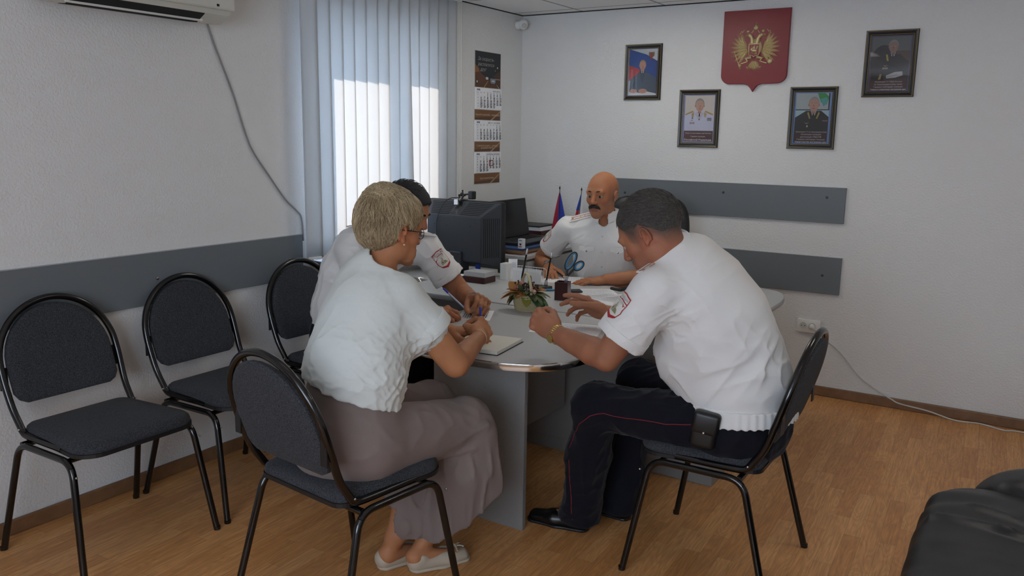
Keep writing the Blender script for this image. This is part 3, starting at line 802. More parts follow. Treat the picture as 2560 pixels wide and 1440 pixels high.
for k in range(5):
    an = 2 * PI * k / 5 + 0.3; ex, ey = 1.13 + 0.28 * math.cos(an), -0.72 + 0.28 * math.sin(an)
    l = rel('leg', MB().tube([(1.13, -0.72, 0.10), (ex, ey, 0.07)], 0.018, 8), M['black_plastic'], oc, True)
    rel('caster', MB().ball((ex, ey, 0.027), 0.027, u=12, v=8), M['black_plastic'], oc, True)
rel('back_support', MB().tube(round_path([(1.15, -0.72, 0.42), (1.20, -0.52, 0.42), (1.23, -0.47, 0.70)], 0.05), 0.016, 8), M['black_plastic'], oc, True)

# ------------------------------------------------------------------ black leather armchair in the near right corner
lc = empty('leather_armchair', (3.55, -3.0, 0), label='black leather armchair in the near right corner of the picture', cat='armchair')
def fold(F, pts, r=0.012, k=0.03):
    for p_, q_ in zip(pts, pts[1:]): F.cone(p_, q_, r, r, k)
def ex1(F):
    fold(F, [(3.13, -2.83, 0.556), (3.30, -2.86, 0.574), (3.60, -2.96, 0.572)], 0.010, 0.03)
    fold(F, [(3.22, -2.72, 0.566), (3.40, -2.80, 0.575), (3.60, -2.84, 0.574)], 0.009, 0.028)
    F.disp(lambda p, d: 0.004 * vnoise(p * np.array([5, 16, 9]), 4))
soft_box('seat_cushion', (3.52, -3.10, 0.33), (0.44, 0.66, 0.24), lc, M['leather'], None, 7, 0.014, ex1)
def ex2(F): F.disp(lambda p, d: 0.007 * vnoise(p * np.array([7, 20, 12]), 8))
soft_box('backrest', (3.60, -2.42, 0.36), (0.40, 0.16, 0.245), lc, M['leather'], None, 3.6, 0.014, ex2)
rel('base', MB().box((3.12, -3.70, 0.03), (3.93, -2.42, 0.12), 0.01), M['black_plastic'], lc)
for x_, y_ in ((3.16, -3.6), (3.88, -3.6), (3.16, -2.5), (3.88, -2.5)): rel('foot', MB().lathe([(0.02, 0), (0.025, 0.03)], 12, c=(x_, y_, 0)), M['black_plastic'], lc)
# ------------------------------------------------------------------ flat prints: portraits, calendar, emblem
_pm = {}
def pm(h, rough=0.55, metal=0.0):
    k = (h, rough, metal)
    if k not in _pm: _pm[k] = mat('print_' + h[1:], h, rough, metal=metal)
    return _pm[k]

class Flat:
    """coloured flat shapes printed on one sheet; later shapes lie a hair above earlier ones"""
    def __init__(s, T, d=0.0001): s.T = T; s.mb = MB(); s.mats = []; s.z = 0.0; s.d = d
    def m(s, h, **k):
        mm = pm(h, **k)
        if mm not in s.mats: s.mats.append(mm)
        s.mb.mi = s.mats.index(mm)
    def poly(s, pts, h, **k):
        s.m(h, **k); s.z += s.d; b = bmesh.new()
        f = b.faces.new([b.verts.new((x, y, 0)) for x, y in pts]); f.normal_update()
        if f.normal.z < 0: f.normal_flip()
        bmesh.ops.triangulate(b, faces=b.faces)
        bmesh.ops.transform(b, matrix=s.T @ Matrix.Translation((0, 0, s.z)), verts=b.verts); s.mb._merge(b); return s
    def rect(s, x0, y0, x1, y1, h, **k): return s.poly([(x0, y0), (x1, y0), (x1, y1), (x0, y1)], h, **k)
    def el(s, cx, cy, rx, ry, h, n=20, a0=0, a1=2 * PI, rot=0, **k):
        c, t = math.cos(rot), math.sin(rot); P = []
        for i in range(n + (0 if a1 - a0 > 6.2 else 1)):
            a = a0 + (a1 - a0) * i / n; x, y = rx * math.cos(a), ry * math.sin(a); P.append((cx + x * c - y * t, cy + x * t + y * c))
        return s.poly(P, h, **k)
    def text(s, body, x, y, size, h, align='CENTER', shear=0.0, bold=0.0):
        s.m(h); s.z += s.d; add_text(s.mb, body, size, s.T @ Matrix.Translation((x, y, s.z)), align, shear, bold); return s
    def build(s, name, parent): return rel(name, s.mb, s.mats, parent)

def back_wall_T(x, z, y=-0.002):     # local x right, y up, z out of the back wall into the room
    return Matrix(((1, 0, 0, x), (0, 0, -1, y), (0, 1, 0, z), (0, 0, 0, 1)))
def left_wall_T(yy, z, x=0.002):     # local x towards +y, y up, z into the room
    return Matrix(((0, 0, 1, x), (1, 0, 0, yy), (0, 1, 0, z), (0, 0, 0, 1)))

M['frame_dark'] = mat('dark_blue_frame', '#1a1f2a', 0.3)
M['frame_gold'] = mat('frame_gold_line', '#a08c5c', 0.4, metal=0.6)
pic_glass = bpy.data.materials.new('picture_glass'); pic_glass.use_nodes = True
gn = pic_glass.node_tree; gn.nodes.remove(gn.nodes['Principled BSDF']); gt = gn.nodes.new('ShaderNodeBsdfTransparent'); gg = gn.nodes.new('ShaderNodeBsdfGlossy'); gg.inputs['Roughness'].default_value = 0.03
fz = gn.nodes.new('ShaderNodeFresnel'); fz.inputs['IOR'].default_value = 1.5
gm = gn.nodes.new('ShaderNodeMixShader'); gn.links.new(fz.outputs[0], gm.inputs[0]); gn.links.new(gt.outputs[0], gm.inputs[1]); gn.links.new(gg.outputs[0], gm.inputs[2]); gn.links.new(gm.outputs[0], gn.nodes['Material Output'].inputs['Surface'])

def portrait(x0, x1, z0, z1, label, draw, fw=0.030):
    cx, cz = (x0 + x1) / 2, (z0 + z1) / 2; w, h = x1 - x0, z1 - z0
    t = empty('framed_portrait', (cx, -0.001, z0), label=label, cat='framed picture')
    fr = MB(); prof = [(0.0, 0.002), (0.0, 0.012), (0.006, 0.020), (0.016, 0.017), (0.024, 0.012), (fw, 0.010)]
    def ring(mb, prof):
        rings = []
        for d, yy in prof: rings.append([mb.bm.verts.new(p) for p in ((x0 + d, -yy, z0 + d), (x1 - d, -yy, z0 + d), (x1 - d, -yy, z1 - d), (x0 + d, -yy, z1 - d))])
        for A, B in zip(rings, rings[1:]):
            for k in range(4): mb.bm.faces.new((A[k], A[(k + 1) % 4], B[(k + 1) % 4], B[k]))
    ring(fr, prof); rel('frame', fr, M['frame_dark'], t)
    g = MB(); ring(g, [(0.0035, 0.0190), (0.0055, 0.0212), (0.0075, 0.0198)]); rel('gilt_line', g, M['frame_gold'], t)
    g = MB(); ring(g, [(0.0215, 0.0130), (0.0235, 0.0150), (0.0258, 0.0126)]); rel('gilt_line', g, M['frame_gold'], t)
    F = Flat(back_wall_T(cx, cz, -0.0022)); W, Hh = w / 2 - fw + 0.001, h / 2 - fw + 0.001
    draw(F, W, Hh); F.build('photograph', t)
    rel('glass', MB().box((x0 + fw - 0.002, -0.0106, z0 + fw - 0.002), (x1 - fw + 0.002, -0.0100, z1 - fw + 0.002)), pic_glass, t)
    return t

def head2d(F, x, y, s, skin, hair, shade, bald=False, turn=0.0):
    F.rect(x - .30 * s, y - 1.35 * s, x + .30 * s, y - .6 * s, shade)
    if hair: F.el(x, y + .18 * s, .80 * s, .98 * s, hair, 24)
    F.poly([(x - .68 * s, y + .35 * s), (x - .70 * s, y - .15 * s), (x - .60 * s, y - .60 * s), (x - .30 * s, y - .98 * s), (x + .02 * s, y - 1.06 * s), (x + .32 * s, y - .98 * s), (x + .62 * s, y - .60 * s), (x + .70 * s, y - .15 * s), (x + .68 * s, y + .35 * s), (x + .45 * s, y + .72 * s), (x, y + (.98 if bald else .80) * s), (x - .45 * s, y + .72 * s)], skin)
    t = turn * s
    for e in (-1, 1):
        F.el(x + e * .76 * s, y - .12 * s, .09 * s, .2 * s, shade, 10)
        F.el(x + e * .30 * s + t, y + .06 * s, .14 * s, .05 * s, '#e9e2dc', 10)
        F.el(x + e * .30 * s + t, y + .06 * s, .06 * s, .055 * s, '#2f2a2a', 10)
        F.poly([(x + e * .12 * s + t, y + .17 * s), (x + e * .30 * s + t, y + .25 * s), (x + e * .48 * s + t, y + .19 * s), (x + e * .30 * s + t, y + .19 * s)], '#6d5b52')
    F.poly([(x - .04 * s + t, y + .05 * s), (x + .05 * s + t, y + .05 * s), (x + .15 * s + t, y - .30 * s), (x + t, y - .36 * s), (x - .13 * s + t, y - .30 * s)], shade)
    F.el(x + t, y - .60 * s, .26 * s, .05 * s, '#8f5048', 12)

def shoulders(F, x, y, s, w, bottom, col):
    F.poly([(x - w, bottom), (x - w, y - 2.2 * s), (x - w * .85, y - 1.75 * s), (x - .5 * s, y - 1.15 * s), (x + .5 * s, y - 1.15 * s), (x + w * .85, y - 1.75 * s), (x + w, y - 2.2 * s), (x + w, bottom)], col)
def collar(F, x, y, s, tie, depth=1.3):
    F.poly([(x - .42 * s, y - .95 * s), (x, y - 2.1 * s), (x + .42 * s, y - .95 * s), (x + .25 * s, y - 1.1 * s), (x - .25 * s, y - 1.1 * s)], '#e6e9ee')
    F.poly([(x - .12 * s, y - 1.2 * s), (x + .12 * s, y - 1.2 * s), (x + .18 * s, y - (1.2 + depth) * s), (x, y - (1.4 + depth) * s), (x - .18 * s, y - (1.2 + depth) * s)], tie)
def lapels(F, x, y, s, col, d=2.6):
    for e in (-1, 1): F.poly([(x + e * .45 * s, y - 1.0 * s), (x + e * .80 * s, y - 1.45 * s), (x + e * .55 * s, y - 1.75 * s), (x + e * .1 * s, y - d * s), (x, y - 2.0 * s)], col)

def p_flag_suit(F, W, Hh):
    F.rect(-W, -Hh, W, Hh, '#2c4a8e')
    F.poly([(-W, Hh), (W, Hh), (W, .45 * Hh), (.2 * W, .75 * Hh)], '#c3c8cd'); F.poly([(-W, .3 * Hh), (-W, -.35 * Hh), (-.1 * W, -.1 * Hh), (-.3 * W, .15 * Hh)], '#b5322e'); F.poly([(-W, -.35 * Hh), (-W, -Hh), (-.3 * W, -Hh), (-.5 * W, -.3 * Hh)], '#b9bec4')
    s = .30 * W; x, y = -.05 * W, .30 * Hh
    F.poly([(-.95 * W, -Hh), (-.88 * W, -.30 * Hh), (-.35 * W, -.02 * Hh), (.30 * W, -.02 * Hh), (.90 * W, -.25 * Hh), (W, -Hh)], '#485362')
    collar(F, x, y, s, '#2f4d68', 2.2); lapels(F, x, y, s, '#3b4552', 3.8); head2d(F, x, y, s, '#b98b75', '#8d7c66', '#a27560', turn=.08)
    F.poly([(-W, -Hh), (-W, -.78 * Hh), (-.2 * W, -.88 * Hh), (.3 * W, -.82 * Hh), (W, -.92 * Hh), (W, -Hh)], '#c9cbd0')
    F.el(-.65 * W, -.80 * Hh, .28 * W, .09 * Hh, '#b5806c'); F.el(.02 * W, -.80 * Hh, .30 * W, .10 * Hh, '#b98670'); F.poly([(-.95 * W, -.8 * Hh), (-.93 * W, -.82 * Hh), (-.55 * W, -.42 * Hh), (-.57 * W, -.40 * Hh)], '#22252b')
    for k in range(-3, 4): F.el(.55 * W + k * .055 * W, .72 * Hh + abs(k) * .015 * Hh, .04 * W, (.14 - .012 * abs(k)) * Hh, '#8b4636' if abs(k) < 2 else '#87704c', 8)
    F.el(.55 * W, .62 * Hh, .07 * W, .10 * Hh, '#a33128', 8)

def caption(F, W, Hh, lines, top, col='#d9cfcd', h=.052):
    yy = top
    for i, (body, frac, bold) in enumerate(lines):
        size = h * Hh * 1.9
        me_w = len(body) * size * .50
        sz = min(size, frac * 2 * W / max(1, len(body)) / .54)
        F.text(body, 0, yy, sz, col, bold=0.0003 if bold else 0.0); yy -= h * 2.3 * Hh

def p_white_uniform(F, W, Hh):
    F.rect(-W, -Hh, W, Hh, '#8c8fb4'); F.rect(-.9 * W, -.93 * Hh, .93 * W, .95 * Hh, '#c7bfb8'); s = .36 * W; x, y = .02 * W, .55 * Hh
    F.poly([(-.9 * W, -.5 * Hh), (-.9 * W, .12 * Hh), (-.5 * W, .24 * Hh), (-.2 * W, .34 * Hh), (.3 * W, .34 * Hh), (.6 * W, .24 * Hh), (.93 * W, .12 * Hh), (.93 * W, -.5 * Hh)], '#bfc0d4')
    for e in (-1, 1): F.poly([(e * .33 * W, .28 * Hh), (e * .85 * W, .14 * Hh), (e * .88 * W, .19 * Hh), (e * .40 * W, .33 * Hh)], '#ab8a4e')
    collar(F, x, y, s, '#23242c', 1.1); lapels(F, x, y, s, '#b3b1bf', 2.4)
    for e in (-1, 1): F.poly([(e * .30 * W, .27 * Hh), (e * .48 * W, .21 * Hh), (e * .44 * W, .06 * Hh), (e * .34 * W, .06 * Hh)], '#a8946c')
    head2d(F, x, y, s, '#b78f7c', '#8b8884', '#a07a69', turn=.06)
    F.el(-.40 * W, .02 * Hh, .045 * W, .04 * Hh, '#6c6a70'); F.el(-.43 * W, -.07 * Hh, .08 * W, .015 * Hh, '#8c8577')
    for k in range(3): F.el((-.52 + k * .11) * W, -.18 * Hh, .035 * W, .05 * Hh, '#7c6c5a', 8)
    for r in range(3): F.rect(.52 * W, (.0 - r * .045) * Hh, .80 * W, (.035 - r * .045) * Hh, ('#7b6470', '#6c7086', '#8a7d6b')[r])
    F.rect(-.9 * W, -.93 * Hh, .93 * W, -.5 * Hh, '#4a2426')
    caption(F, W, Hh, [('Министр внутренних дел России', .80, 0), ('Генерал полиции', .45, 0), ('Российской Федерации', .80, 1)], -.60 * Hh, h=.060)

def p_dark_uniform(F, W, Hh):
    F.rect(-W, -Hh, W, Hh, '#7c96c8'); F.rect(-.92 * W, -.95 * Hh, .86 * W, .95 * Hh, '#adb6b6')
    F.poly([(.2 * W, .95 * Hh), (.4 * W, .60 * Hh), (.70 * W, .52 * Hh), (.82 * W, .80 * Hh), (.6 * W, .95 * Hh)], '#3f9a51'); F.poly([(.35 * W, .72 * Hh), (.55 * W, .45 * Hh), (.76 * W, .6 * Hh), (.7 * W, .8 * Hh)], '#57a6a0')
    F.rect(-.92 * W, .30 * Hh, .86 * W, .335 * Hh, '#1b1e22'); F.rect(.80 * W, .30 * Hh, .86 * W, .95 * Hh, '#1b1e22'); F.rect(-.92 * W, .0, .86 * W, .30 * Hh, '#a9c4cd')
    s = .36 * W; x, y = .05 * W, .52 * Hh
    F.poly([(-.92 * W, -.95 * Hh), (-.92 * W, .02 * Hh), (-.35 * W, .28 * Hh), (.45 * W, .28 * Hh), (.86 * W, .04 * Hh), (.86 * W, -.95 * Hh)], '#282b2e')
    collar(F, x, y, s, '#1d2126', 1.0); lapels(F, x, y, s, '#202326', 2.6)
    for e in (-1, 1): F.poly([(x + e * .26 * W, .24 * Hh), (x + e * .34 * W, .20 * Hh), (x + e * .22 * W, -.02 * Hh), (x + e * .14 * W, -.02 * Hh)], '#a8914f')
    head2d(F, x, y, s, '#c39482', '#9a9894', '#ab7f6c', turn=-.04)
    F.poly([(-.42 * W, -.16 * Hh), (-.28 * W, -.20 * Hh), (-.14 * W, -.16 * Hh), (-.28 * W, -.22 * Hh)], '#c9c7bb'); F.el(-.24 * W, -.31 * Hh, .04 * W, .045 * Hh, '#c9c7c0', 8)
    F.rect(.55 * W, -.12 * Hh, .82 * W, -.08 * Hh, '#9b6a7c')
    F.rect(-.92 * W, -.95 * Hh, .86 * W, -.50 * Hh, '#3a2424')
    caption(F, W, Hh, [('Начальник ГУ по Краснодарскому', .80, 0), ('Начальник полиции', .68, 0), ('дислокации МВД РФ', .66, 0), ('Генерал-лейтенант полиции', .75, 0), ('Министерства внутренних дел', .82, 1)], -.53 * Hh, h=.042)

def p_seated_officer(F, W, Hh):
    F.rect(-W, -Hh, W, Hh, '#4d4a66'); F.rect(-.93 * W, -.95 * Hh, .9 * W, .95 * Hh, '#5a4740'); F.rect(-.93 * W, .45 * Hh, .9 * W, .95 * Hh, '#5f6466'); F.el(-.35 * W, .05 * Hh, .62 * W, .62 * Hh, '#22262f')
    s = .30 * W; x, y = .10 * W, .60 * Hh
    F.poly([(-.9 * W, -.7 * Hh), (-.88 * W, .02 * Hh), (-.3 * W, .34 * Hh), (.45 * W, .34 * Hh), (.88 * W, .05 * Hh), (.9 * W, -.7 * Hh)], '#1d222a')
    collar(F, x, y, s, '#15181d', 1.0); lapels(F, x, y, s, '#171b22', 2.6)
    F.poly([(-.24 * W, .33 * Hh), (-.15 * W, .33 * Hh), (-.08 * W, .10 * Hh), (-.17 * W, .10 * Hh)], '#b19c4e')
    head2d(F, x, y, s, '#96796d', '#8d8a87', '#7c6156', turn=-.05)
    F.poly([(-.34 * W, -.04 * Hh), (-.22 * W, -.08 * Hh), (-.08 * W, -.04 * Hh), (-.22 * W, -.10 * Hh)], '#bdbbb0')
    for k in range(3): F.el((-.31 + k * .09) * W, -.16 * Hh, .03 * W, .04 * Hh, '#b3ab98', 8)
    F.poly([(-.45 * W, -.36 * Hh), (-.52 * W, -.56 * Hh), (-.40 * W, -.55 * Hh), (-.36 * W, -.36 * Hh)], '#a68f56')
    F.poly([(-.93 * W, -.95 * Hh), (-.93 * W, -.62 * Hh), (.9 * W, -.50 * Hh), (.9 * W, -.95 * Hh)], '#45211f')
    F.poly([(-.15 * W, -.42 * Hh), (.25 * W, -.30 * Hh), (.62 * W, -.28 * Hh), (.66 * W, -.42 * Hh), (.30 * W, -.50 * Hh), (-.12 * W, -.52 * Hh)], '#b7b6b4'); F.poly([(-.1 * W, -.46 * Hh), (.4 * W, -.38 * Hh), (.4 * W, -.40 * Hh), (-.1 * W, -.49 * Hh)], '#8b8988')
    caption(F, W, Hh, [('Начальник ГУ МВД России', .62, 0), ('по Краснодарскому краю', .66, 0), ('Генерал-лейтенант полиции', .70, 0), ('Главного управления внутренних дел', .86, 1)], -.64 * Hh, h=.040)

portrait(0.82, 1.083, 1.820, 2.181, 'framed portrait of a man in a dark suit before a flag, leftmost on the wall', p_flag_suit)
portrait(1.218, 1.490, 1.516, 1.882, 'framed portrait of a man in white uniform, below left of the red shield', p_white_uniform)
portrait(1.925, 2.202, 1.521, 1.888, 'framed portrait of a man in dark uniform, below right of the red shield', p_dark_uniform)
portrait(2.331, 2.608, 1.824, 2.195, 'framed portrait of a seated officer with white gloves, rightmost on the wall', p_seated_officer)

# ------------------------------------------------------------------ red shield with the golden two headed eagle
em = empty('wall_emblem', (1.695, 0, 1.863), label='red wooden shield with a gilded two headed eagle on the back wall', cat='emblem')
M['shield_red'] = mat('shield_red_enamel', '#7c1a22', 0.42)
x0, x1, zt, zb, ztip = 1.490, 1.898, 2.352, 1.912, 1.863
cx = (x0 + x1) / 2; r = 0.055
so_ = [(x0, zt), (x0, zb + r)] + [(x0 + r - r * math.cos(a), zb + r - r * math.sin(a)) for a in [PI / 2 * k / 7 for k in range(1, 8)]]
so_ += [(cx - 0.055, zb - 0.002), (cx - 0.030, zb - 0.010), (cx - 0.012, zb - 0.030), (cx, ztip), (cx + 0.012, zb - 0.030), (cx + 0.030, zb - 0.010), (cx + 0.055, zb - 0.002)]
so_ += [(x1 - r + r * math.sin(a), zb + r - r * math.cos(a)) for a in [PI / 2 * k / 7 for k in range(0, 7)]] + [(x1, zb + r), (x1, zt)]
TW = back_wall_T(0, 0, 0)
rel('shield', MB().prism(so_, 0.002, 0.022, M=TW, bevel=0.002, seg=1), M['shield_red'], em)
eg = MB(); EC = (cx, 2.125); S = 0.128
def ep(x, y): return (EC[0] + x * S, EC[1] + y * S)
def leaf(mb, x, y, ang, L, w, h=0.007, z=0.022):
    n = 8; ca, sa = math.cos(ang), math.sin(ang); top = []; P = []
    for i in range(n + 1):
        t = i / n; ww = w * math.sin(PI * min(1, t * 0.9 + 0.1)) ** 0.7; P.append((t * L, ww))
    out = [(a, b) for a, b in P] + [(a, -b) for a, b in reversed(P)]
    pts = [ep(x + a * ca - b * sa, y + a * sa + b * ca) for a, b in out]
    mid = [ep(x + t * L * ca, y + t * L * sa) for t in (0.1, 0.5, 0.95)]
    b = bmesh.new(); V = [b.verts.new((p[0], p[1], z)) for p in pts]; C_ = [b.verts.new((m_[0], m_[1], z + h * (0.6 if i != 1 else 1))) for i, m_ in enumerate(mid)]
    N = len(V)
    for k in range(N):
        k2 = (k + 1) % N; t = ((k if k <= n else N - 1 - k)) / n; c_ = C_[0] if t < 0.3 else (C_[1] if t < 0.75 else C_[2])
        t2 = ((k2 if k2 <= n else N - 1 - k2)) / n; c2 = C_[0] if t2 < 0.3 else (C_[1] if t2 < 0.75 else C_[2])
        if c_ is c2: b.faces.new((V[k], V[k2], c_))
        else: b.faces.new((V[k], V[k2], c2, c_))
    bmesh.ops.recalc_face_normals(b, faces=b.faces); bmesh.ops.transform(b, matrix=TW, verts=b.verts); mb._merge(b)
def blob(mb, x, y, rx, ry, h=0.008, z=0.022, rot=0):
    p = ep(x, y); mb.ball((0, 0, 0), 1.0, M=Matrix.Translation((p[0], -z, p[1])) @ Matrix.Rotation(rot, 4, 'Y') @ Matrix.Diagonal((rx * S, h, ry * S, 1)), u=12, v=8)
for e in (-1, 1):
    # wing: two rows of feathers fanning from the shoulder
    for k in range(9):
        t = k / 8; a = math.radians(100 - 172 * t) if e > 0 else math.radians(80 + 172 * t)
        bx, by = e * (0.50 - .10 * t), 0.12 - 0.28 * t
        L = 0.58 + 0.20 * math.sin(PI * (0.15 + 0.6 * t))
        aa = math.radians(72 - 130 * t); ax = math.cos(aa) * e; ay = math.sin(aa)
        leaf(eg, bx, by, math.atan2(ay, ax), L, 0.062, 0.006)
    for k in range(7):
        t = k / 6; aa = math.radians(62 - 120 * t); ax = math.cos(aa) * e; ay = math.sin(aa)
        leaf(eg, e * (0.42 - .08 * t), 0.10 - 0.25 * t, math.atan2(ay, ax), 0.36, 0.06, 0.009)
    # neck and head
    for a_, b_, r0_, r1_ in (((.10, .22), (.16, .48), .12, .09), ((.16, .48), (.26, .60), .09, .085)):
        pa, pb = ep(e * a_[0], a_[1]), ep(e * b_[0], b_[1]); eg.tube([(pa[0], -.024, pa[1]), (pb[0], -.026, pb[1])], 0, 10, rads=[r0_ * S, r1_ * S])
    blob(eg, e * .28, .60, .10, .085, .011)
    leaf(eg, e * .34, .62, math.atan2(-.10, e * 1.0), .24, .035, .008); leaf(eg, e * .34, .55, math.atan2(-.25, e * 1.0), .16, .02, .005)
    # small crowns and ribbons
    blob(eg, e * .36, .78, .08, .06, .007); leaf(eg, e * .36, .80, PI / 2, .16, .02)
    rp = [ep(e * .10, .84), ep(e * .16, .74), ep(e * .20, .70)]; eg.tube([(a_[0], -.024, a_[1]) for a_ in rp], .0022, 6)
    rp = [ep(e * .55, .86), ep(e * .62, .74), ep(e * .68, .80), ep(e * .74, .66)]; eg.tube([(a_[0], -.024, a_[1]) for a_ in rp], .0024, 6)
    # legs
    rp = [ep(e * .12, -.42), ep(e * .40, -.48), ep(e * .30, -.62)]; eg.tube([(a_[0], -.025, a_[1]) for a_ in rp], 0, 8, rads=[.085 * S, .08 * S, .05 * S])
    rp = [ep(e * .30, -.62), ep(e * .62, -.72)]; eg.tube([(a_[0], -.025, a_[1]) for a_ in rp], .0036, 6)
blob(eg, 0, 0.02, .34, .42, .012)
for k in range(7):
    t = (k - 3) / 3; leaf(eg, t * .06, -.60, -PI / 2 + t * .62, .46 - .06 * abs(t), .055, .007)
leaf(eg, -.25, -.95, PI * .80, .16, .05); leaf(eg, .25, -.95, PI * .20, .16, .05)
blob(eg, 0, .93, .13, .10, .009); blob(eg, 0, 1.02, .06, .05, .007); leaf(eg, 0, 1.05, PI / 2, .17, .022); leaf(eg, -.05, 1.13, 0, .10, .015)
# sceptre and orb
a_, b_ = ep(-.95, -.22), ep(-.66, -.92); eg.tube([(a_[0], -.025, a_[1]), (b_[0], -.025, b_[1])], .0022, 6); blob(eg, -.96, -.16, .05, .06); blob(eg, -.68, -.80, .08, .08); leaf(eg, -.66, -.86, -PI * .45, .16, .03)
blob(eg, .76, -.62, .13, .13, .010); leaf(eg, .78, -.50, PI / 2, .18, .02); leaf(eg, .72, -.40, 0, .12, .015)
rel('eagle', eg, M['gold'], em, True)
# breast shield with a rider
bs = MB()
bx = [ep(-.245, .17), ep(.245, .17), ep(.245, -.33), ep(.06, -.36), ep(0, -.42), ep(-.06, -.36), ep(-.245, -.33)][::-1]
bs.prism(bx, .030, .0365, M=TW); rel('breast_shield', bs, M['shield_red'], em)
rd = MB()
for pa, pb in zip(bx, bx[1:] + bx[:1]): rd.tube([(pa[0], -.036, pa[1]), (pb[0], -.036, pb[1])], .0017, 6)
def sb(x, y, rx, ry, rot=0): blob(rd, x, y, rx, ry, .003, .0368, rot)
sb(0.0, -.12, .13, .055, .1); sb(.12, -.02, .035, .08, .5); sb(.15, .06, .05, .03); sb(0.0, .0, .04, .09); sb(0.01, .10, .028, .032); sb(-.12, -.05, .05, .08, .6)
for lx in (-.10, -.04, .07, .13): sb(lx, -.22, .012, .06, .2)
pa, pb = ep(-.12, .12), ep(.13, -.26); rd.tube([(pa[0], -.038, pa[1]), (pb[0], -.038, pb[1])], .0009, 5); sb(.08, -.27, .10, .02)
rel('rider_relief', rd, M['gold'], em, True)

# ------------------------------------------------------------------ three month wall calendar on the left wall
cal = empty('wall_calendar', (0, -0.445, 1.24), label='three part wall calendar with a night road picture left of the corner', cat='calendar')
CT, CB, CY0, CY1 = 2.130, 1.240, -0.603, -0.283; CH = CT - CB; CW = CY1 - CY0; cyc = (CY0 + CY1) / 2
def band_z(f0, f1): return CT - f1 * CH, CT - f0 * CH
rel('backing_card', MB().box((0.001, CY0, CB), (0.003, CY1, CT)), pm('#c9c6c0'), cal)
# top picture
z0, z1 = band_z(0.004, 0.268); hh = (z1 - z0) / 2; ww = CW / 2 - 0.006
F = Flat(left_wall_T(cyc, (z0 + z1) / 2, 0.0032)); F.rect(-ww, -hh, ww, hh, '#24282d')
F.poly([(-ww, -hh), (-ww, .25 * hh), (-.75 * ww, .1 * hh), (-.5 * ww, -.25 * hh), (0, -.48 * hh), (.1 * ww, -hh)], '#5f3d28'); F.poly([(-ww, .25 * hh), (-ww, -.2 * hh), (-.7 * ww, -.15 * hh), (-.7 * ww, .05 * hh)], '#8a5b34')
F.poly([(ww, -hh), (ww, .05 * hh), (.6 * ww, -.2 * hh), (.15 * ww, -.48 * hh), (-.6 * ww, -hh)], '#4b3327'); F.poly([(-ww, -hh), (-.1 * ww, -.52 * hh), (.15 * ww, -.52 * hh), (ww, -hh)], '#5a3a26')
F.poly([(-.35 * ww, -hh), (-.02 * ww, -.62 * hh), (0.02 * ww, -.62 * hh), (-.27 * ww, -hh)], '#b08a55'); F.poly([(.62 * ww, -.72 * hh), (.94 * ww, -hh), (.88 * ww, -hh)], '#c9b48b')
F.rect(.18 * ww, -.50 * hh, .98 * ww, -.46 * hh, '#a59c88')
F.el(-.08 * ww, -.47 * hh, .11 * ww, .08 * hh, '#c3cac9'); F.rect(.18 * ww, -.74 * hh, .60 * ww, -.45 * hh, '#7d868b'); F.poly([(.24 * ww, -.46 * hh), (.30 * ww, -.34 * hh), (.50 * ww, -.34 * hh), (.56 * ww, -.46 * hh)], '#2a3036'); F.rect(.30 * ww, -.64 * hh, .52 * ww, -.56 * hh, '#bccad6'); F.rect(.15 * ww, -.80 * hh, .20 * ww, -.68 * hh, '#111315'); F.rect(.56 * ww, -.80 * hh, .62 * ww, -.68 * hh, '#111315')
F.el(.74 * ww, .18 * hh, .04 * ww, .05 * hh, '#e7e3d6'); F.el(.56 * ww, 0, .02 * ww, .03 * hh, '#cfc8b4'); F.el(-.86 * ww, -.72 * hh, .10 * ww, .12 * hh, '#1c1d20'); F.rect(-.90 * ww, -.76 * hh, -.82 * ww, -.64 * hh, '#d9d5c8')
F.text('За скорость-', -.18 * ww, .58 * hh, .032, '#a9a9a4', shear=.4); F.text('расплатится', -.18 * ww, .28 * hh, .032, '#a9a9a4', shear=.4); F.text('друг', -.40 * ww, .0, .032, '#a9a9a4', shear=.4)
F.build('picture', cal)
def month_pad(f0, f1, head, first, days, wk, tone):
    z0, z1 = band_z(f0, f1); hh = (z1 - z0) / 2; ww = CW / 2
    mb = MB()
    mb.box((0.0035, CY0 + .002, z0), (0.0090, CY1 + .006, z1), 0.0006, 1); rel('month_pad', mb, M['paper'], cal)
    F = Flat(left_wall_T(cyc + .004, (z0 + z1) / 2, 0.0091)); F.rect(-.88 * ww, .74 * hh, -.66 * ww, .90 * hh, '#2c3d5c'); F.text('2020', -.77 * ww, .82 * hh, .013, '#dfe3ea')
    F.text(head, .90 * ww, .76 * hh, .016, '#3b3f48', 'RIGHT')
    for c, d in enumerate(('Нед', 'Пн', 'Вт', 'Ср', 'Чт', 'Пт', 'Сб', 'Вс')): F.text(d, (-.84 + c * .245) * ww, .56 * hh, .012, '#7a7d84')
    for rr in range(5):
        y_ = (.34 - rr * .27) * hh; F.text(str(wk + rr), -.84 * ww, y_, .013, '#585c64')
        for c in range(7):
            n = rr * 7 + c - first + 1
            if 1 <= n <= days: F.text(str(n), (-.595 + c * .245) * ww, y_, .022, '#23262c', bold=0.0007)
    F.build('printed_dates', cal); return z0, z1
month_pad(.272, .432, 'июль август', 2, 31, 27, 0); month_pad(.515, .672, 'АВГУСТ СЕНТЯБРЬ', 5, 31, 31, 0); z0, z1 = month_pad(.755, .915, 'СЕНТЯБРЬ SEPTEMBER', 1, 30, 36, 0)
hh = (z1 - z0) / 2; ww = CW / 2; zc = (z0 + z1) / 2 - .05 * hh; yc_ = cyc + .004 + (-.595 + 3 * .245) * ww + .012
mk = MB()
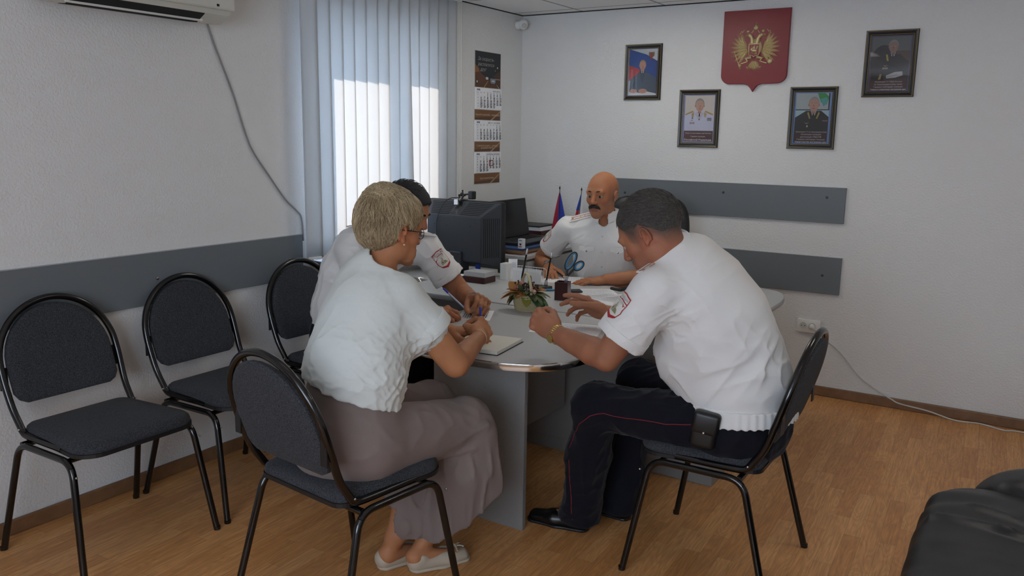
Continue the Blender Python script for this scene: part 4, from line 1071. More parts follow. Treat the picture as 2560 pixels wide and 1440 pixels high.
for a_, b_ in (((-.024, -.020), (.024, -.015)), ((-.024, .015), (.024, .020)), ((-.024, -.015), (-.019, .015)), ((.019, -.015), (.024, .015))): mk.box((0.0095, yc_ + a_[0], zc + a_[1]), (0.0105, yc_ + b_[0], zc + b_[1]))
rel('date_marker', mk, pm('#a3201c'), cal)
for f0, f1, tx in ((.436, .511, ['Уважайте водителей — пешеходов']), (.676, .751, ['С улыбкой в дорогу — доедете', 'до нужного места']), (.919, .996, ['Будьте внимательны'])):
    z0, z1 = band_z(f0, f1); hh = (z1 - z0) / 2; ww = CW / 2 - .004
    F = Flat(left_wall_T(cyc, (z0 + z1) / 2, 0.0032)); F.rect(-ww, -hh, ww, hh, '#7a5331'); F.poly([(-ww, -hh), (ww, -hh), (ww, -.2 * hh), (-ww, -.55 * hh)], '#5c3f2a'); F.poly([(.2 * ww, -hh), (.35 * ww, -hh), (ww, .7 * hh), (ww, .95 * hh)], '#a98c61')
    for i, b_ in enumerate(tx): F.text(b_, -.02 * ww, (.05 if len(tx) == 1 else .2 - .45 * i) * hh, .017, '#c9bda5', shear=.3)
    F.build('advert_strip', cal)
# ------------------------------------------------------------------ big flat monitor seen from behind
TT = TZ + 0.002
mo = empty('computer_monitor', (0.44, -1.33, TT), label='black computer monitor seen from behind with a vented sloping top', cat='monitor')
X0, X1 = 0.115, 0.650
def mon_section(x): pass
# bezel frame facing the back wall, bulging rear housing tapering toward the camera
bz = MB(); bz.box((X0, -1.235, 0.800), (X1, -1.195, 1.190), 0.006); rel('bezel', bz, M['black_plastic'], mo, True)
rel('screen', MB().box((X0 + .02, -1.1955, 0.825), (X1 - .02, -1.1935, 1.170)), M['screen'], mo)
hb = bmesh.new()
A = [(X0 + .002, -1.235, 0.803), (X1 - .002, -1.235, 0.803), (X1 - .002, -1.235, 1.188), (X0 + .002, -1.235, 1.188)]
B = [(X0 + .07, -1.345, 0.842), (X1 - .075, -1.345, 0.842), (X1 - .075, -1.345, 1.104), (X0 + .07, -1.345, 1.104)]
va = [hb.verts.new(p) for p in A]; vb = [hb.verts.new(p) for p in B]
for k in range(4): hb.faces.new((va[k], va[(k + 1) % 4], vb[(k + 1) % 4], vb[k]))
hb.faces.new(vb); hb.faces.new(list(reversed(va))); bmesh.ops.recalc_face_normals(hb, faces=hb.faces); bmesh.ops.bevel(hb, geom=list(hb.edges), offset=0.004, segments=2, affect='EDGES')
h_ = MB(); h_._merge(hb); rel('rear_housing', h_, M['grey_plastic'], mo)
# vent slots on the slope: thin dark grooves with ribs
def slope_pt(u, v, lift=0.0):     # u across (0..1), v up the slope
    xl, xr = X0 + .07 + (.002 - .07) * v, X1 - .075 + (.075 - .002) * v
    y = -1.345 + .11 * v; z = 1.104 + .084 * v
    return Vector((xl + (xr - xl) * u, y - lift * .607, z + lift * .795))
vt = MB()
for u0, u1 in ((.06, .40), (.58, .93)):
    for k in range(8):
        v0 = .10 + k * .105; v1 = v0 + .050
        a, b, c, d = slope_pt(u0, v0, .0012), slope_pt(u1, v0, .0012), slope_pt(u1, v1, .0012), slope_pt(u0, v1, .0012); vt.quad([a, b, c, d])
rel('vent_slots', vt, M['dark_gap'], mo)
sv = MB()
for k in range(9):
    f_ = .12 + k * .09; xa = X1 - .075 + .073 * f_; ya = -1.345 + .11 * f_
    for z0_, z1_ in ((.90, 1.08),):
        nx, ny = .832, -.554
        sv.quad([(xa + .0008 * nx, ya + .0008 * ny, .87), (xa + .0008 * nx + .0045 * .554, ya + .0008 * ny + .0045 * .832, .87), (xa + .0008 * nx + .0045 * .554, ya + .0008 * ny + .0045 * .832, 1.10), (xa + .0008 * nx, ya + .0008 * ny, 1.10)])
rel('side_vent', sv, M['dark_gap'], mo)
hd = MB(); a, b, c, d = slope_pt(.42, .12, .002), slope_pt(.56, .12, .002), slope_pt(.54, .85, .002), slope_pt(.44, .85, .002); hd.quad([a, b, c, d])
hd2 = slope_pt(.49, .45, .004); rel('handle_recess', hd, M['black_plastic'], mo)
for sx, sz in ((.24, 1.05), (.33, 1.048), (.25, .905), (.35, .90), (.50, 1.05)): rel('screw_hole', MB().lathe([(.003, 0), (.003, .0006), (0, .0006)], 10, M=Matrix.Translation((sx, -1.3452, sz)) @ Matrix.Rotation(PI / 2, 4, 'X')), M['dark_gap'], mo)
st = MB(); st.box((.355, -1.365, TT + .02), (.445, -1.275, .90), .006); rel('stand_column', st, M['grey_plastic'], mo)
fb_ = MB(); fb_.lathe([(.125, 0), (.125, .010), (.11, .018), (.05, .022), (0, .022)], 36, M=Matrix.Translation((.42, -1.33, TT)) @ Matrix.Diagonal((1.0, .85, 1, 1))); rel('stand_base', fb_, M['black_plastic'], mo, True)
# webcam clipped on the monitor top, cable over the back
wc = empty('webcam', (.345, -1.24, 1.19), label='black webcam on a folding clip on top of the monitor', cat='webcam')
rel('clip', MB().box((.335, -1.275, 1.186), (.375, -1.19, 1.198), .003).box((.340, -1.29, 1.165), (.370, -1.278, 1.198), .002), M['steel'], wc)
rel('camera_body', MB().box((.395, -1.225, 1.196), (.43, -1.185, 1.245), .006, M=Matrix.Rotation(0, 4, 'X')), M['black_plastic'], wc)
rel('folding_stand', MB().tube([(.355, -1.23, 1.198), (.365, -1.22, 1.222), (.41, -1.205, 1.228)], .006, 8).tube([(.33, -1.23, 1.216), (.37, -1.21, 1.22)], .007, 8).tube([(.355, -1.22, 1.215), (.352, -1.218, 1.25)], .005, 8).tube([(.34, -1.24, 1.2), (.345, -1.22, 1.232)], .004, 8), M['black_plastic'], wc, True)
rel('cable', MB().tube(smooth_path([(.355, -1.24, 1.206), (.30, -1.27, 1.20), (.275, -1.31, 1.165), (.262, -1.352, 1.08), (.262, -1.356, .98), (.24, -1.36, .92), (.18, -1.37, .90)], 6), .0025, 6), M['black_plastic'], wc, True)
vg = empty('monitor_cable', (.52, -1.27, TT), label='dark video cable with a blue plug hanging under the monitor', cat='cable')
rel('plug', MB().box((.505, -1.30, .775), (.535, -1.285, .835), .003), M['blue_plastic'], vg)
rel('cord', MB().tube(smooth_path([(.52, -1.292, .778), (.53, -1.30, .757), (.50, -1.36, .756), (.40, -1.44, .757), (.32, -1.42, .757)], 6), .004, 8), M['black_plastic'], vg, True)

# ------------------------------------------------------------------ laptop on the stack in the corner
lp = empty('laptop', (.46, -.66, .889), label='open black laptop on the blue folder in the room corner', cat='laptop')
rel('keyboard_base', MB().box((.325, -.87, .889), (.575, -.41, .909), .004), M['black_plastic'], lp)
kb = MB()
for r_ in range(5):
    for c_ in range(14): kb.box((.365 + r_ * .021, -.82 + c_ * .0265, .909), (.382 + r_ * .021, -.797 + c_ * .0265, .9112))
rel('keys', kb, M['dark_gap'], lp)
rel('touchpad', MB().box((.50, -.70, .909), (.555, -.59, .9095)), M['grey_plastic'], lp)
tilt = math.radians(-9); TM = Matrix.Translation((.335, -.64, .909)) @ Matrix.Rotation(tilt, 4, 'Y')
rel('lid', MB().box((-.006, -.225, 0), (.006, .225, .250), .004, M=TM), M['black_plastic'], lp)
rel('display', MB().box((.006, -.212, .018), (.0068, .212, .238), M=TM), M['screen'], lp)

# things under and around the laptop
def obj(name, mb, m, label, cat, group=None, smooth=False):
    o = mb.build(name, m, smooth=smooth); return tag(o, label, cat, group)
bk = empty('red_book', (.50, -.76, .848), label='thick red paperback lying under the blue folder by the monitor', cat='book')
rel('cover', MB().box((.40, -.93, .8485), (.60, -.70, .851)).box((.40, -.93, .874), (.60, -.70, .876)), pm('#b32024'), bk)
rel('pages', MB().box((.402, -.926, .851), (.597, -.704, .874)), pm('#c9a878'), bk)
rel('spine', MB().box((.398, -.93, .8485), (.401, -.70, .876)), pm('#b32024'), bk)
obj('paper_stack', MB().box((.38, -.69, .8485), (.61, -.38, .857), M=None).box((.375, -.68, .857), (.60, -.39, .864)).box((.385, -.67, .864), (.61, -.38, .870)).box((.38, -.685, .870), (.60, -.395, .876)), M['paper'], 'stack of white papers under the laptop beside the red book', 'papers')
obj('blue_folder', MB().box((.33, -.965, .8765), (.625, -.42, .8885), .001), pm('#27406e'), 'flat blue folder between the laptop and the red book', 'folder')
obj('paper_sheet', MB().box((.48, -.37, .8485), (.655, -.12, .8505)), M['paper'], 'loose white sheet on the corner cabinet beyond the laptop', 'paper')
tb = empty('small_box', (.585, -.935, .8887), label='small white box with a dark curl printed on it beside the laptop', cat='box')
rel('carton', MB().box((.585, -.955, .8887), (.62, -.925, .949), .001), pm('#d9dadd'), tb)
F = Flat(Matrix(((1, 0, 0, .6025), (0, 0, -1, -.9552), (0, 1, 0, .919), (0, 0, 0, 1)))); F.rect(-.012, .018, .010, .023, '#4a6a9c'); F.el(0, -.004, .010, .006, '#1f2023', a0=0, a1=PI); F.el(.001, -.006, .005, .005, '#1f2023'); F.rect(-.012, -.022, .010, -.014, '#b8745a'); F.build('print', tb)
# dark red letter tray with papers along the back wall
ot = empty('letter_tray', (.30, -.20, .848), label='dark cherry desk tray full of papers in the far corner', cat='tray')
rel('tray_body', MB().box((.06, -.34, .8485), (.39, -.09, .855)).box((.06, -.34, .855), (.07, -.09, .925)).box((.38, -.34, .855), (.39, -.09, .925)).box((.07, -.34, .855), (.38, -.33, .925)).box((.07, -.10, .855), (.38, -.09, .925)), M['dark_wood'], ot)
rel('knob', MB().ball((.34, -.343, .895), .006, u=10, v=8), M['steel'], ot, True)
obj('paper_pile', MB().box((.075, -.325, .8555), (.375, -.105, .932)).box((.08, -.32, .932), (.37, -.11, .940)).box((.08, -.33, .940), (.372, -.12, .948)), M['paper'], 'pile of papers filling the dark cherry tray', 'papers')
obj('black_folder', MB().box((.08, -.335, .9485), (.37, -.115, .958), .001), M['black_plastic'], 'thin black folder lying on the paper pile in the far corner', 'folder')
# two table flags
def flag(name, x, y, lean, bands, label, fold):
    t = empty(name, (x, y, .848), label=label, cat='flag', group='table flags in the corner')
    top = Vector((x + lean[0], y + lean[1], .848 + .36))
    rel('stand', MB().lathe([(.028, 0), (.026, .008), (.010, .014), (.006, .03)], 20, c=(x, y, .8485)), M['black_plastic'], t, True)
    rel('staff', MB().tube([(x, y, .86), top], .0024, 8), M['black_plastic'], t, True)
    rel('finial', MB().lathe([(.0022, 0), (.006, .007), (.0035, .016), (0, .026)], 10, c=top), M['black_metal'], t, True)
    # cloth hangs from the staff top in narrow folds
    for h, s0, s1, v0, v1 in bands:
        def fn(u, v, s0=s0, s1=s1, v0=v0, v1=v1):
            vv = v0 + (v1 - v0) * v; s = s0 + (s1 - s0) * u
            spread = s * .115 * vv ** .85 * fold[2]
            p = top + Vector((0, 0, -.012 - fold[3] * vv)) + Vector((fold[0], fold[1], 0)) * spread
            wob = .008 * math.sin(s * 7 + vv * 3) * vv
            return p + Vector((-fold[1], fold[0], 0)) * wob + Vector(lean + (0,)) * (-.8 * vv)
        o = rel('cloth', MB().grid(fn, 8, 14), pm(h, rough=.7), t, True); o.modifiers.new('thick', 'SOLIDIFY').thickness = .0008
flag('table_flag', .435, -.165, (-.005, .0), [('#1f3d9f', -.15, .50, 0, 1), ('#a32036', -.50, -.15, .0, 1), ('#a32036', -.15, .12, .45, 1)], 'small blue and crimson flag on a dark staff in the corner', (.845, .534, 1.0, .285))
flag('table_flag', .60, -.21, (.02, .01), [('#2543a0', -.55, -.10, .05, .45), ('#b02a34', -.50, -.10, .45, .72), ('#d7d9dc', -.10, .40, 0, 1), ('#2543a0', .30, .55, .6, 1.1)], 'small white, blue and red flag beside the bald officer', (.845, .534, .8, .27))

# ------------------------------------------------------------------ dark red pen box with scissors, pens
ph = empty('pencil_box', (1.262, -1.60, TT), rz=math.radians(14), label='dark cherry pencil box standing in the middle of the desk', cat='pencil box')
bb = MB(); w_ = .034; hgt = .092
bb.box((-w_, -w_, 0), (w_, w_, .006)).box((-w_, -w_, .006), (-w_ + .006, w_, hgt)).box((w_ - .006, -w_, .006), (w_, w_, hgt)).box((-w_ + .006, -w_, .006), (w_ - .006, -w_ + .006, hgt)).box((-w_ + .006, w_ - .006, .006), (w_ - .006, w_, hgt))
bb.build('box_body', M['dark_wood'], ph)
sc = empty('scissors', (1.262, -1.60, TT + .012), label='scissors with blue and black handles standing in the pencil box', cat='scissors')
sd = Vector((.16, .10, 1)).normalized(); sr = Vector((.845, .534, 0)); b0 = Vector((1.258, -1.60, TT + .012))
def sp(u, h): return b0 + sd * h + sr * u
bl_ = MB()
for sgn in (-1, 1):
    p = [sp(-.001, 0), sp(.004 * sgn + .001, .0), sp(.010 * sgn + .003, .115), sp(-.004 * sgn + .003, .118)]
    off = Vector((.534, -.845, 0)) * (.0012 * sgn)
    fr_ = [bl_.bm.verts.new(q + off) for q in p]; bk_ = [bl_.bm.verts.new(q + off * 2.2) for q in p]
    bl_.bm.faces.new(fr_); bl_.bm.faces.new(list(reversed(bk_)))
    for k in range(4): bl_.bm.faces.new((fr_[k], bk_[k], bk_[(k + 1) % 4], fr_[(k + 1) % 4]))
bmesh.ops.recalc_face_normals(bl_.bm, faces=bl_.bm.faces); rel('blades', bl_, M['steel'], sc)
rel('rivet', MB().ball(tuple(sp(.003, .095) + Vector((.534, -.845, 0)) * .003), .003, u=8, v=6), M['steel'], sc, True)
M['scissor_blue'] = mat('scissor_blue', '#2d7fae', 0.35)
def loop(cu, chh, ru, rh, rot, r_): return [sp(cu + ru * math.cos(a) * math.cos(rot) - rh * math.sin(a) * math.sin(rot), chh + ru * math.cos(a) * math.sin(rot) + rh * math.sin(a) * math.cos(rot)) for a in [2 * PI * k / 24 for k in range(24)]]
for cu, ch_, ru, rh, rot in ((.006, .190, .021, .046, -.30), (.052, .165, .019, .026, -.7)):
    rel('handle', MB().tube(loop(cu, ch_, ru, rh, rot, 0), .0052, 8, closed=True), M['black_plastic'], sc, True)
    rel('blue_grip', MB().tube([p + Vector((.534, -.845, 0)) * .0022 for p in loop(cu, ch_, ru - .0042, rh - .0042, rot, 0)], .0040, 8, closed=True), M['scissor_blue'], sc, True)
rel('handle_neck', MB().tube([sp(-.002, .112), sp(-.003, .145)], .007, 8).tube([sp(.006, .112), sp(.032, .150)], .006, 8), M['black_plastic'], sc, True)

def pen(name, a, b, col, tipc, label, cat='pen', r=.0046, mid=None):
    a, b = Vector(a), Vector(b); d = (b - a); L = d.length; t = empty(name, a, label=label, cat=cat)
    u = d.normalized()
    rel('barrel', MB().tube([a + u * L * .10, a + u * L * .82], r, 12), mid or col, t, True)
    rel('tip', MB().tube([a, a + u * L * .03, a + u * L * .10], 0, 12, rads=[r * .15, r * .35, r]), tipc, t, True)
    rel('cap', MB().tube([a + u * L * .82, a + u * L * .985, b], 0, 12, rads=[r * 1.06, r * 1.06, r * .7]), col, t, True)
    return t
# ------------------------------------------------------------------ people
V3 = lambda *a: np.array(a, float)
def frame(fwd, roll=0.0):
    """columns: right, forward, up"""
    f = nrm(fwd); r = nrm(np.cross(f, V3(0, 0, 1))); u = np.cross(r, f)
    if roll: r, u = r * math.cos(roll) + u * math.sin(roll), -r * math.sin(roll) + u * math.cos(roll)
    return np.stack([r, f, u], 1)

class Head:
    def __init__(s, c, fwd, sc=1.06, roll=0.0): s.c = V3(*c); s.R = frame(fwd, roll); s.s = sc
    def w(s, *p): return s.c + s.R @ (V3(*p) * s.s)
    def loc(s, P): return ((P - s.c) @ s.R) / s.s
    def ell(s, F, c, r, k=0.008, mode='u', rot=None):
        R = s.R if rot is None else s.R @ rot
        F.ell(s.w(*c), V3(*r) * s.s, R, k * s.s, mode)
    def cone(s, F, a, b, ra, rb, k=0.006, mode='u'): F.cone(s.w(*a), s.w(*b), ra * s.s, rb * s.s, k * s.s, mode)
    def build(s, F, neck, nr=0.060, jowl=1.0, brow=1.0, nose=1.0, female=False):
        s.ell(F, (0, -.018, .034), (.077, .098, .089), .0)
        s.ell(F, (0, .026, .012), (.067, .070, .085), .02)
        s.ell(F, (0, .034, -.050), (.054 * jowl, .056, .060), .02)
        for e in (-1, 1):
            s.ell(F, (e * .046 * jowl, .004, -.055), (.020, .034, .034), .025)
            s.ell(F, (e * .038, .060, -.022), (.023, .023, .021), .018)
            s.ell(F, (e * .030 * jowl, .060, -.072), (.022, .022, .026), .02)
        s.ell(F, (0, .076, -.098), (.024, .020, .018), .018)
        s.cone(F, (-.040, .082, .024), (.040, .082, .024), .011 * brow, .011 * brow, .014)
        for e in (-1, 1): s.ell(F, (e * .031, .101, .001), (.019, .015, .0125), .010, 's')
        s.cone(F, (0, .088, .016), (0, .108 * nose, -.028), .0085, .0115, .010)
        for e in (-1, 1):
            s.ell(F, (e * .0125, .100, -.034), (.0085, .012, .0085), .006)
        s.cone(F, (-.019, .090, -.0605), (.019, .090, -.0605), .0068, .0068, .006); s.cone(F, (-.016, .0885, -.0715), (.016, .0885, -.0715), .0078, .0078, .006)
        s.cone(F, (-.024, .0985, -.0660), (.024, .0985, -.0660), .0018, .0018, .003, 's')
        for e in (-1, 1):
            s.ell(F, (e * .031, .0760, .0105), (.0168, .0158, .0086), .004)
            s.ell(F, (e * .031, .0745, -.0095), (.0160, .0150, .0064), .005)
        for e in (-1, 1):     # ears
            a = .16; rot = np.array([[1, 0, 0], [0, math.cos(a), -math.sin(a)], [0, math.sin(a), math.cos(a)]])
            s.ell(F, (e * .078, -.006, -.004), (.006, .0135, .0265), .006, 'u', rot)
            s.ell(F, (e * .0835, -.001, -.003), (.006, .008, .014), .005, 's', rot)
            pts = [(e * (.080 + .006 * math.sin(t * PI)), -.006 - .0138 * math.cos(3.9 * t - .8), -.004 + .0255 * math.sin(3.9 * t - .8) * (1 if t < .5 else 1)) for t in [q / 9 for q in range(10)]]
            for p_, q_ in zip(pts, pts[1:]): s.cone(F, p_, q_, .0042, .0042, .002)
            s.ell(F, (e * .078, .003, -.027), (.005, .006, .008), .004)
        neck = V3(*neck)
        F.cone(s.w(0, -.022, -.055), neck, nr * .96, nr * 1.08, .03)
    def eyes(s, parent, iris='#4a3a2c', look=(0, 0)):
        for e in (-1, 1):
            F = Field(); c = s.w(e * .031, .0770, .0005); F.ell(c, V3(1, 1, 1) * .0136 * s.s)
            d = s.R @ nrm(V3(look[0], 1, look[1])); ic = V3(*lin(iris)[:3])
            def col(P, c=c, d=d):
                a = (P - c) @ d / (np.linalg.norm(P - c, axis=1) + 1e-9); o = np.tile(V3(.42, .39, .36), (len(P), 1)); o[a > .84] = ic; o[a > .965] = V3(.01, .01, .01); return o
            sdf_obj('eye', F, c - .016, c + .016, .0014, M['eye'], parent, col)
    def brows(s, parent, h, th=.0032):
        for e in (-1, 1):
            F = Field(); pts = [(e * .014, .0955, .0255), (e * .026, .0965, .0285), (e * .039, .0890, .0275), (e * .049, .0775, .0225)]
            F.chain([s.w(*p) for p in pts], [th * s.s, th * 1.25 * s.s, th * s.s, th * .5 * s.s], .002)
            F.disp(lambda P, d: .0012 * vnoise(P * 420, 5)); c = s.w(e * .03, .085, .026); sdf_obj('eyebrow', F, c - .045, c + .045, .0022, mat('eyebrow_hair', h, .8), parent)

M['eye'] = mat('eye_surface', '#ffffff', 0.15, attr='tint')
M['skin'] = mat('skin', '#b98a6e', 0.58, spec=0.35, attr='tint', sss=0.05, bump=(260, 0.22, 4, 0.002))

def torso(F, pts, lat, k=0.03, g=0.0, pw=2.0):
    for (a, wa, da), (b, wb, db) in zip(pts, pts[1:]): F.slab(V3(*a), V3(*b), wa + g, da + g, wb + g, db + g, V3(*lat), k, 'u', pw)
def arm(F, sh, el, wr, r=(.056, .047, .045, .030), k=.006, g=0.0):
    sh, el, wr = V3(*sh), V3(*el), V3(*wr); m1 = sh * .55 + el * .45; m2 = el * .74 + wr * .26; m3 = el * .35 + wr * .65
    F.chain([sh, m1, el], [r[0] + g, (r[0] + r[1]) / 2 * 1.04 + g, r[1] + g], k); F.chain([el, m2, m3, wr], [r[1] * .96 + g, r[2] * 1.0 + g, (r[2] + r[3]) * .5 + g, r[3] + g], k)
def leg(F, hip, kn, an, r=(.088, .062, .058, .040), k=.03, g=0.0):
    hip, kn, an = V3(*hip), V3(*kn), V3(*an); m2 = kn * .7 + an * .3
    F.chain([hip, kn], [r[0] + g, r[1] + g], k); F.chain([kn, m2, an], [r[1] + g, r[2] + g, r[3] + g], k)
def foot(F, an, heel, toe, k=.02):
    an, heel, toe = V3(*an), V3(*heel), V3(*toe); F.cone(an, heel + V3(0, 0, .035), .034, .026, k); F.cone(heel + V3(0, 0, .032), toe + V3(0, 0, .022), .032, .020, k)

def hand(F, wrist, D, N, side, curls, spread=(.10, .02, -.05, -.14), thumb=((.75, .55, .35), (.95, .15, .25), (1, -.1, .1)), sc=1.05, wr=.029, drop=0.0):
    """side +1: right hand. curls: 4 x (a1, a2, a3) radians, bending towards the palm normal N. returns tips"""
    W = V3(*wrist); D = nrm(D); N = V3(*N); N = nrm(N - D * (N @ D)); S = np.cross(N, D) * (-1 if side > 0 else 1)
    P = lambda d, s_, n: W + (D * d + S * s_ + N * n) * sc
    def dirv(d, s_, n): return nrm(D * d + S * s_ + N * n)
    F.slab(P(.0, 0, 0), P(.045, .002, .002), wr, wr * .74, .036 * sc, .0165 * sc, S, .012)
    F.slab(P(.040, .002, .002), P(.086, .000, .001), .035 * sc, .0160 * sc, .0385 * sc, .0130 * sc, S, .010)
    F.ell(P(.032, .022, .010), V3(.030, .017, .016) * sc, np.stack([D, S, N], 1), .012); F.ell(P(.045, -.024, .007), V3(.034, .013, .013) * sc, np.stack([D, S, N], 1), .012)
    base = ((.088, .0290), (.093, .0095), (.090, -.0100), (.082, -.0285)); L = ((.040, .026, .022), (.045, .030, .023), (.041, .028, .022), (.033, .021, .020)); rr = (.0100, .0102, .0096, .0084)
    tips = []
    for i in range(4):
        p = P(base[i][0] - .006, base[i][1], 0.0); a = 0.0; dS = math.sin(spread[i]); r0 = rr[i] * sc; q = [p]
        F.ell(P(base[i][0] - .004, base[i][1], -.004), V3(.012, .010, .010) * sc, np.stack([D, S, N], 1), .006)
        for j in range(3):
            a += curls[i][j]; v = nrm(D * math.cos(a) + N * math.sin(a) + S * dS * math.cos(a)); p = p + v * L[i][j] * sc; q.append(p)
        F.chain(q, [r0, r0 * .95, r0 * .88, r0 * .74], .0028); tips.append(q[-1])
        F.ell(q[1], V3(1, 1, 1) * r0 * 1.04, None, .003); F.ell(q[2], V3(1, 1, 1) * r0 * .98, None, .003)
    q = [P(.020, .026, .008)]
    for (d_, s_, n_), l_ in zip(thumb, (.045, .036, .029)): q.append(q[-1] + dirv(d_, s_, n_) * l_ * sc)
    F.chain(q, [.0165 * sc, .0125 * sc, .0115 * sc, .0088 * sc], .006); F.ell(q[2], V3(1, 1, 1) * .0122 * sc, None, .003); tips.append(q[-1])
    return tips

def wr_noise(dir_, across, along, amp, seed, gate=None):
    """soft cloth folds running along dir_"""
    d_ = nrm(dir_); a = nrm(np.cross(d_, V3(.31, .77, .55))); b = np.cross(d_, a)
    def fn(P, dd):
        w = vnoise(P * 6.0, seed + 9)[..., None] * V3(.5, .5, .5)
        q = np.stack([(P @ d_) / along, (P @ a) / across, (P @ b) / across], -1) + w
        n = vnoise(q, seed); v = (1 - np.abs(n)) ** 3 - .35
        if gate is not None: v = v * gate(P)
        return -amp * v
    return fn
def ridge(F, pts, r=.006, k=.016, mode='u'):
    P = [V3(*p) for p in pts]
    for a, b in zip(P, P[1:]): F.cone(a, b, r, r, k, mode)

def sleeve(F, sh, el, t_end, r0, r1, th=.006, k=.03, cuff=.0):
    """short sleeve on the upper arm, open at its lower end"""
    sh, el = V3(*sh), V3(*el); e = sh + (el - sh) * t_end; d_ = nrm(el - sh); L = float(np.linalg.norm(e - sh)); ri = r1 - th
    def fn(p):
        q = p - sh; ax = q @ d_; t = np.clip(ax / L, 0, 1); rad = np.linalg.norm(q - ax[..., None] * d_, axis=-1)
        tube = np.where(ax < 0, np.linalg.norm(q, axis=-1), rad) - (r0 + (r1 - r0) * t)
        cav = np.maximum(rad - ri, (L - .026) - ax)
        return np.maximum(np.maximum(tube, ax - L), -cav)
    F.add(fn, (sh + e) / 2, L / 2 + max(r0, r1), k)
    return e, d_
def ring_band(name, c, ax, r, w, th, m, parent, squash=1.0, lat=None, n=48, smooth=True):
    """cloth or metal band around an axis"""
    c = V3(*c); ax = nrm(ax); u = nrm(np.cross(ax, V3(0, 0, 1) if abs(ax[2]) < .9 else V3(1, 0, 0))) if lat is None else nrm(V3(*lat) - ax * (V3(*lat) @ ax)); v = np.cross(ax, u)
    prof = [(-w / 2, 0), (-w / 2, th * .8), (-w / 2 + th * .4, th), (w / 2 - th * .4, th), (w / 2, th * .8), (w / 2, 0)]
    mb = MB(); R = []
    for k in range(n):
        a = 2 * PI * k / n; d_ = u * math.cos(a) + v * math.sin(a) * squash
        R.append([mb.bm.verts.new(tuple(c + d_ * r + nrm(d_) * h + ax * t)) for t, h in prof])
    for k in range(n):
        A, B = R[k], R[(k + 1) % n]
        for j in range(len(prof)): mb.bm.faces.new((A[j], A[(j + 1) % len(prof)], B[(j + 1) % len(prof)], B[j]))
    bmesh.ops.recalc_face_normals(mb.bm, faces=mb.bm.faces)
    return mb.build(name, m, parent, smooth)

def skin_tint(base, head=None, lips='#9c5a4c', flush='#b4684f', stub=None, cap=None, mot=.10):
    base = V3(*lin(base)[:3]); lips = V3(*lin(lips)[:3]); flush = V3(*lin(flush)[:3])
    def col(P):
        c = np.tile(base, (len(P), 1)); n = vnoise(P * 30, 3)[:, None]; c = c * (1 + mot * n)
        k = np.clip(vnoise(P * 13, 7), 0, 1)[:, None] * .2; c = c * (1 - k) + flush * k
        if head is not None:
            L = head.loc(P); near = (np.abs(L) < .16).all(1)
            def blend(m, t, a): m = (m * a)[:, None]; return c * (1 - m) + t * m
            g = np.exp(-((np.abs(L[:, 0]) - .045) / .02) ** 2 - ((L[:, 1] - .07) / .03) ** 2 - ((L[:, 2] + .025) / .02) ** 2) * near; c = blend(g, flush, .5)
            g = np.exp(-(L[:, 0] / .014) ** 2 - ((L[:, 1] - .112) / .015) ** 2 - ((L[:, 2] + .028) / .014) ** 2) * near; c = blend(g, flush, .45)
            g = ((np.abs(L[:, 0]) < .023) & (L[:, 1] > .082) & (L[:, 2] > -.078) & (L[:, 2] < -.056) & near).astype(float); c = blend(g, lips, .75)
            g = ((np.abs(np.abs(L[:, 0]) - .079) < .012) & (np.abs(L[:, 1]) < .03) & (np.abs(L[:, 2]) < .04) & near).astype(float); c = blend(g, flush, .35)
            if stub is not None:
                t, a = stub; t = V3(*lin(t)[:3])
                g = np.clip((-.02 - L[:, 2]) / .03, 0, 1) * np.clip((L[:, 1] + .0) / .03, 0, 1) * (L[:, 2] > -.13) * near; c = blend(g, t, a)
            if cap is not None:
                t, a, fn = cap; t = V3(*lin(t)[:3]); c = blend(fn(L) * near * (1 - .12 * (vnoise(P * 300, 2) > .1)), t, a)
        return np.clip(c, 0, 1)
    return col

def person(name, F, lo, hi, vs, col, label):
    o = sdf_obj(name, F, lo, hi, vs, M['skin'], None, col); tag(o, label, 'person'); return o

def bvh_of(o):
    from mathutils.bvhtree import BVHTree
    me = o.data; return BVHTree.FromPolygons([v.co for v in me.vertices], [tuple(p_.vertices) for p_ in me.polygons])
def patch_on(parent, c, n, up, w, h, draw, name='sleeve_patch', bend=0.0, d=0.00035):
    """emblem sewn on cloth, gently bent round the arm"""
    n = nrm(n); up = V3(*up); up = nrm(up - n * (up @ n)); rt = np.cross(up, n)
    T = Matrix(((rt[0], up[0], n[0], c[0]), (rt[1], up[1], n[1], c[1]), (rt[2], up[2], n[2], c[2]), (0, 0, 0, 1)))
    F = Flat(Matrix.Identity(4), d); draw(F, w, h)
    me_b = F.mb.bm
    bmesh.ops.subdivide_edges(me_b, edges=[e for e in me_b.edges if e.calc_length() > .012], cuts=3, use_grid_fill=True)
    bmesh.ops.triangulate(me_b, faces=me_b.faces)
    bv = bvh_of(parent)
    for v in me_b.verts:
        z = v.co.z; a = v.co.x / bend; q = T @ Vector((bend * math.sin(a), v.co.y, bend * math.cos(a) - bend)); nn = (T.to_3x3() @ Vector((math.sin(a), 0, math.cos(a)))).normalized()
        h_ = bv.ray_cast(q + nn * .04, -nn, .08); q = h_[0] if h_[0] is not None else q
        v.co = q + nn * (z + .0012)
    return F.mb.build(name, F.mats, parent)

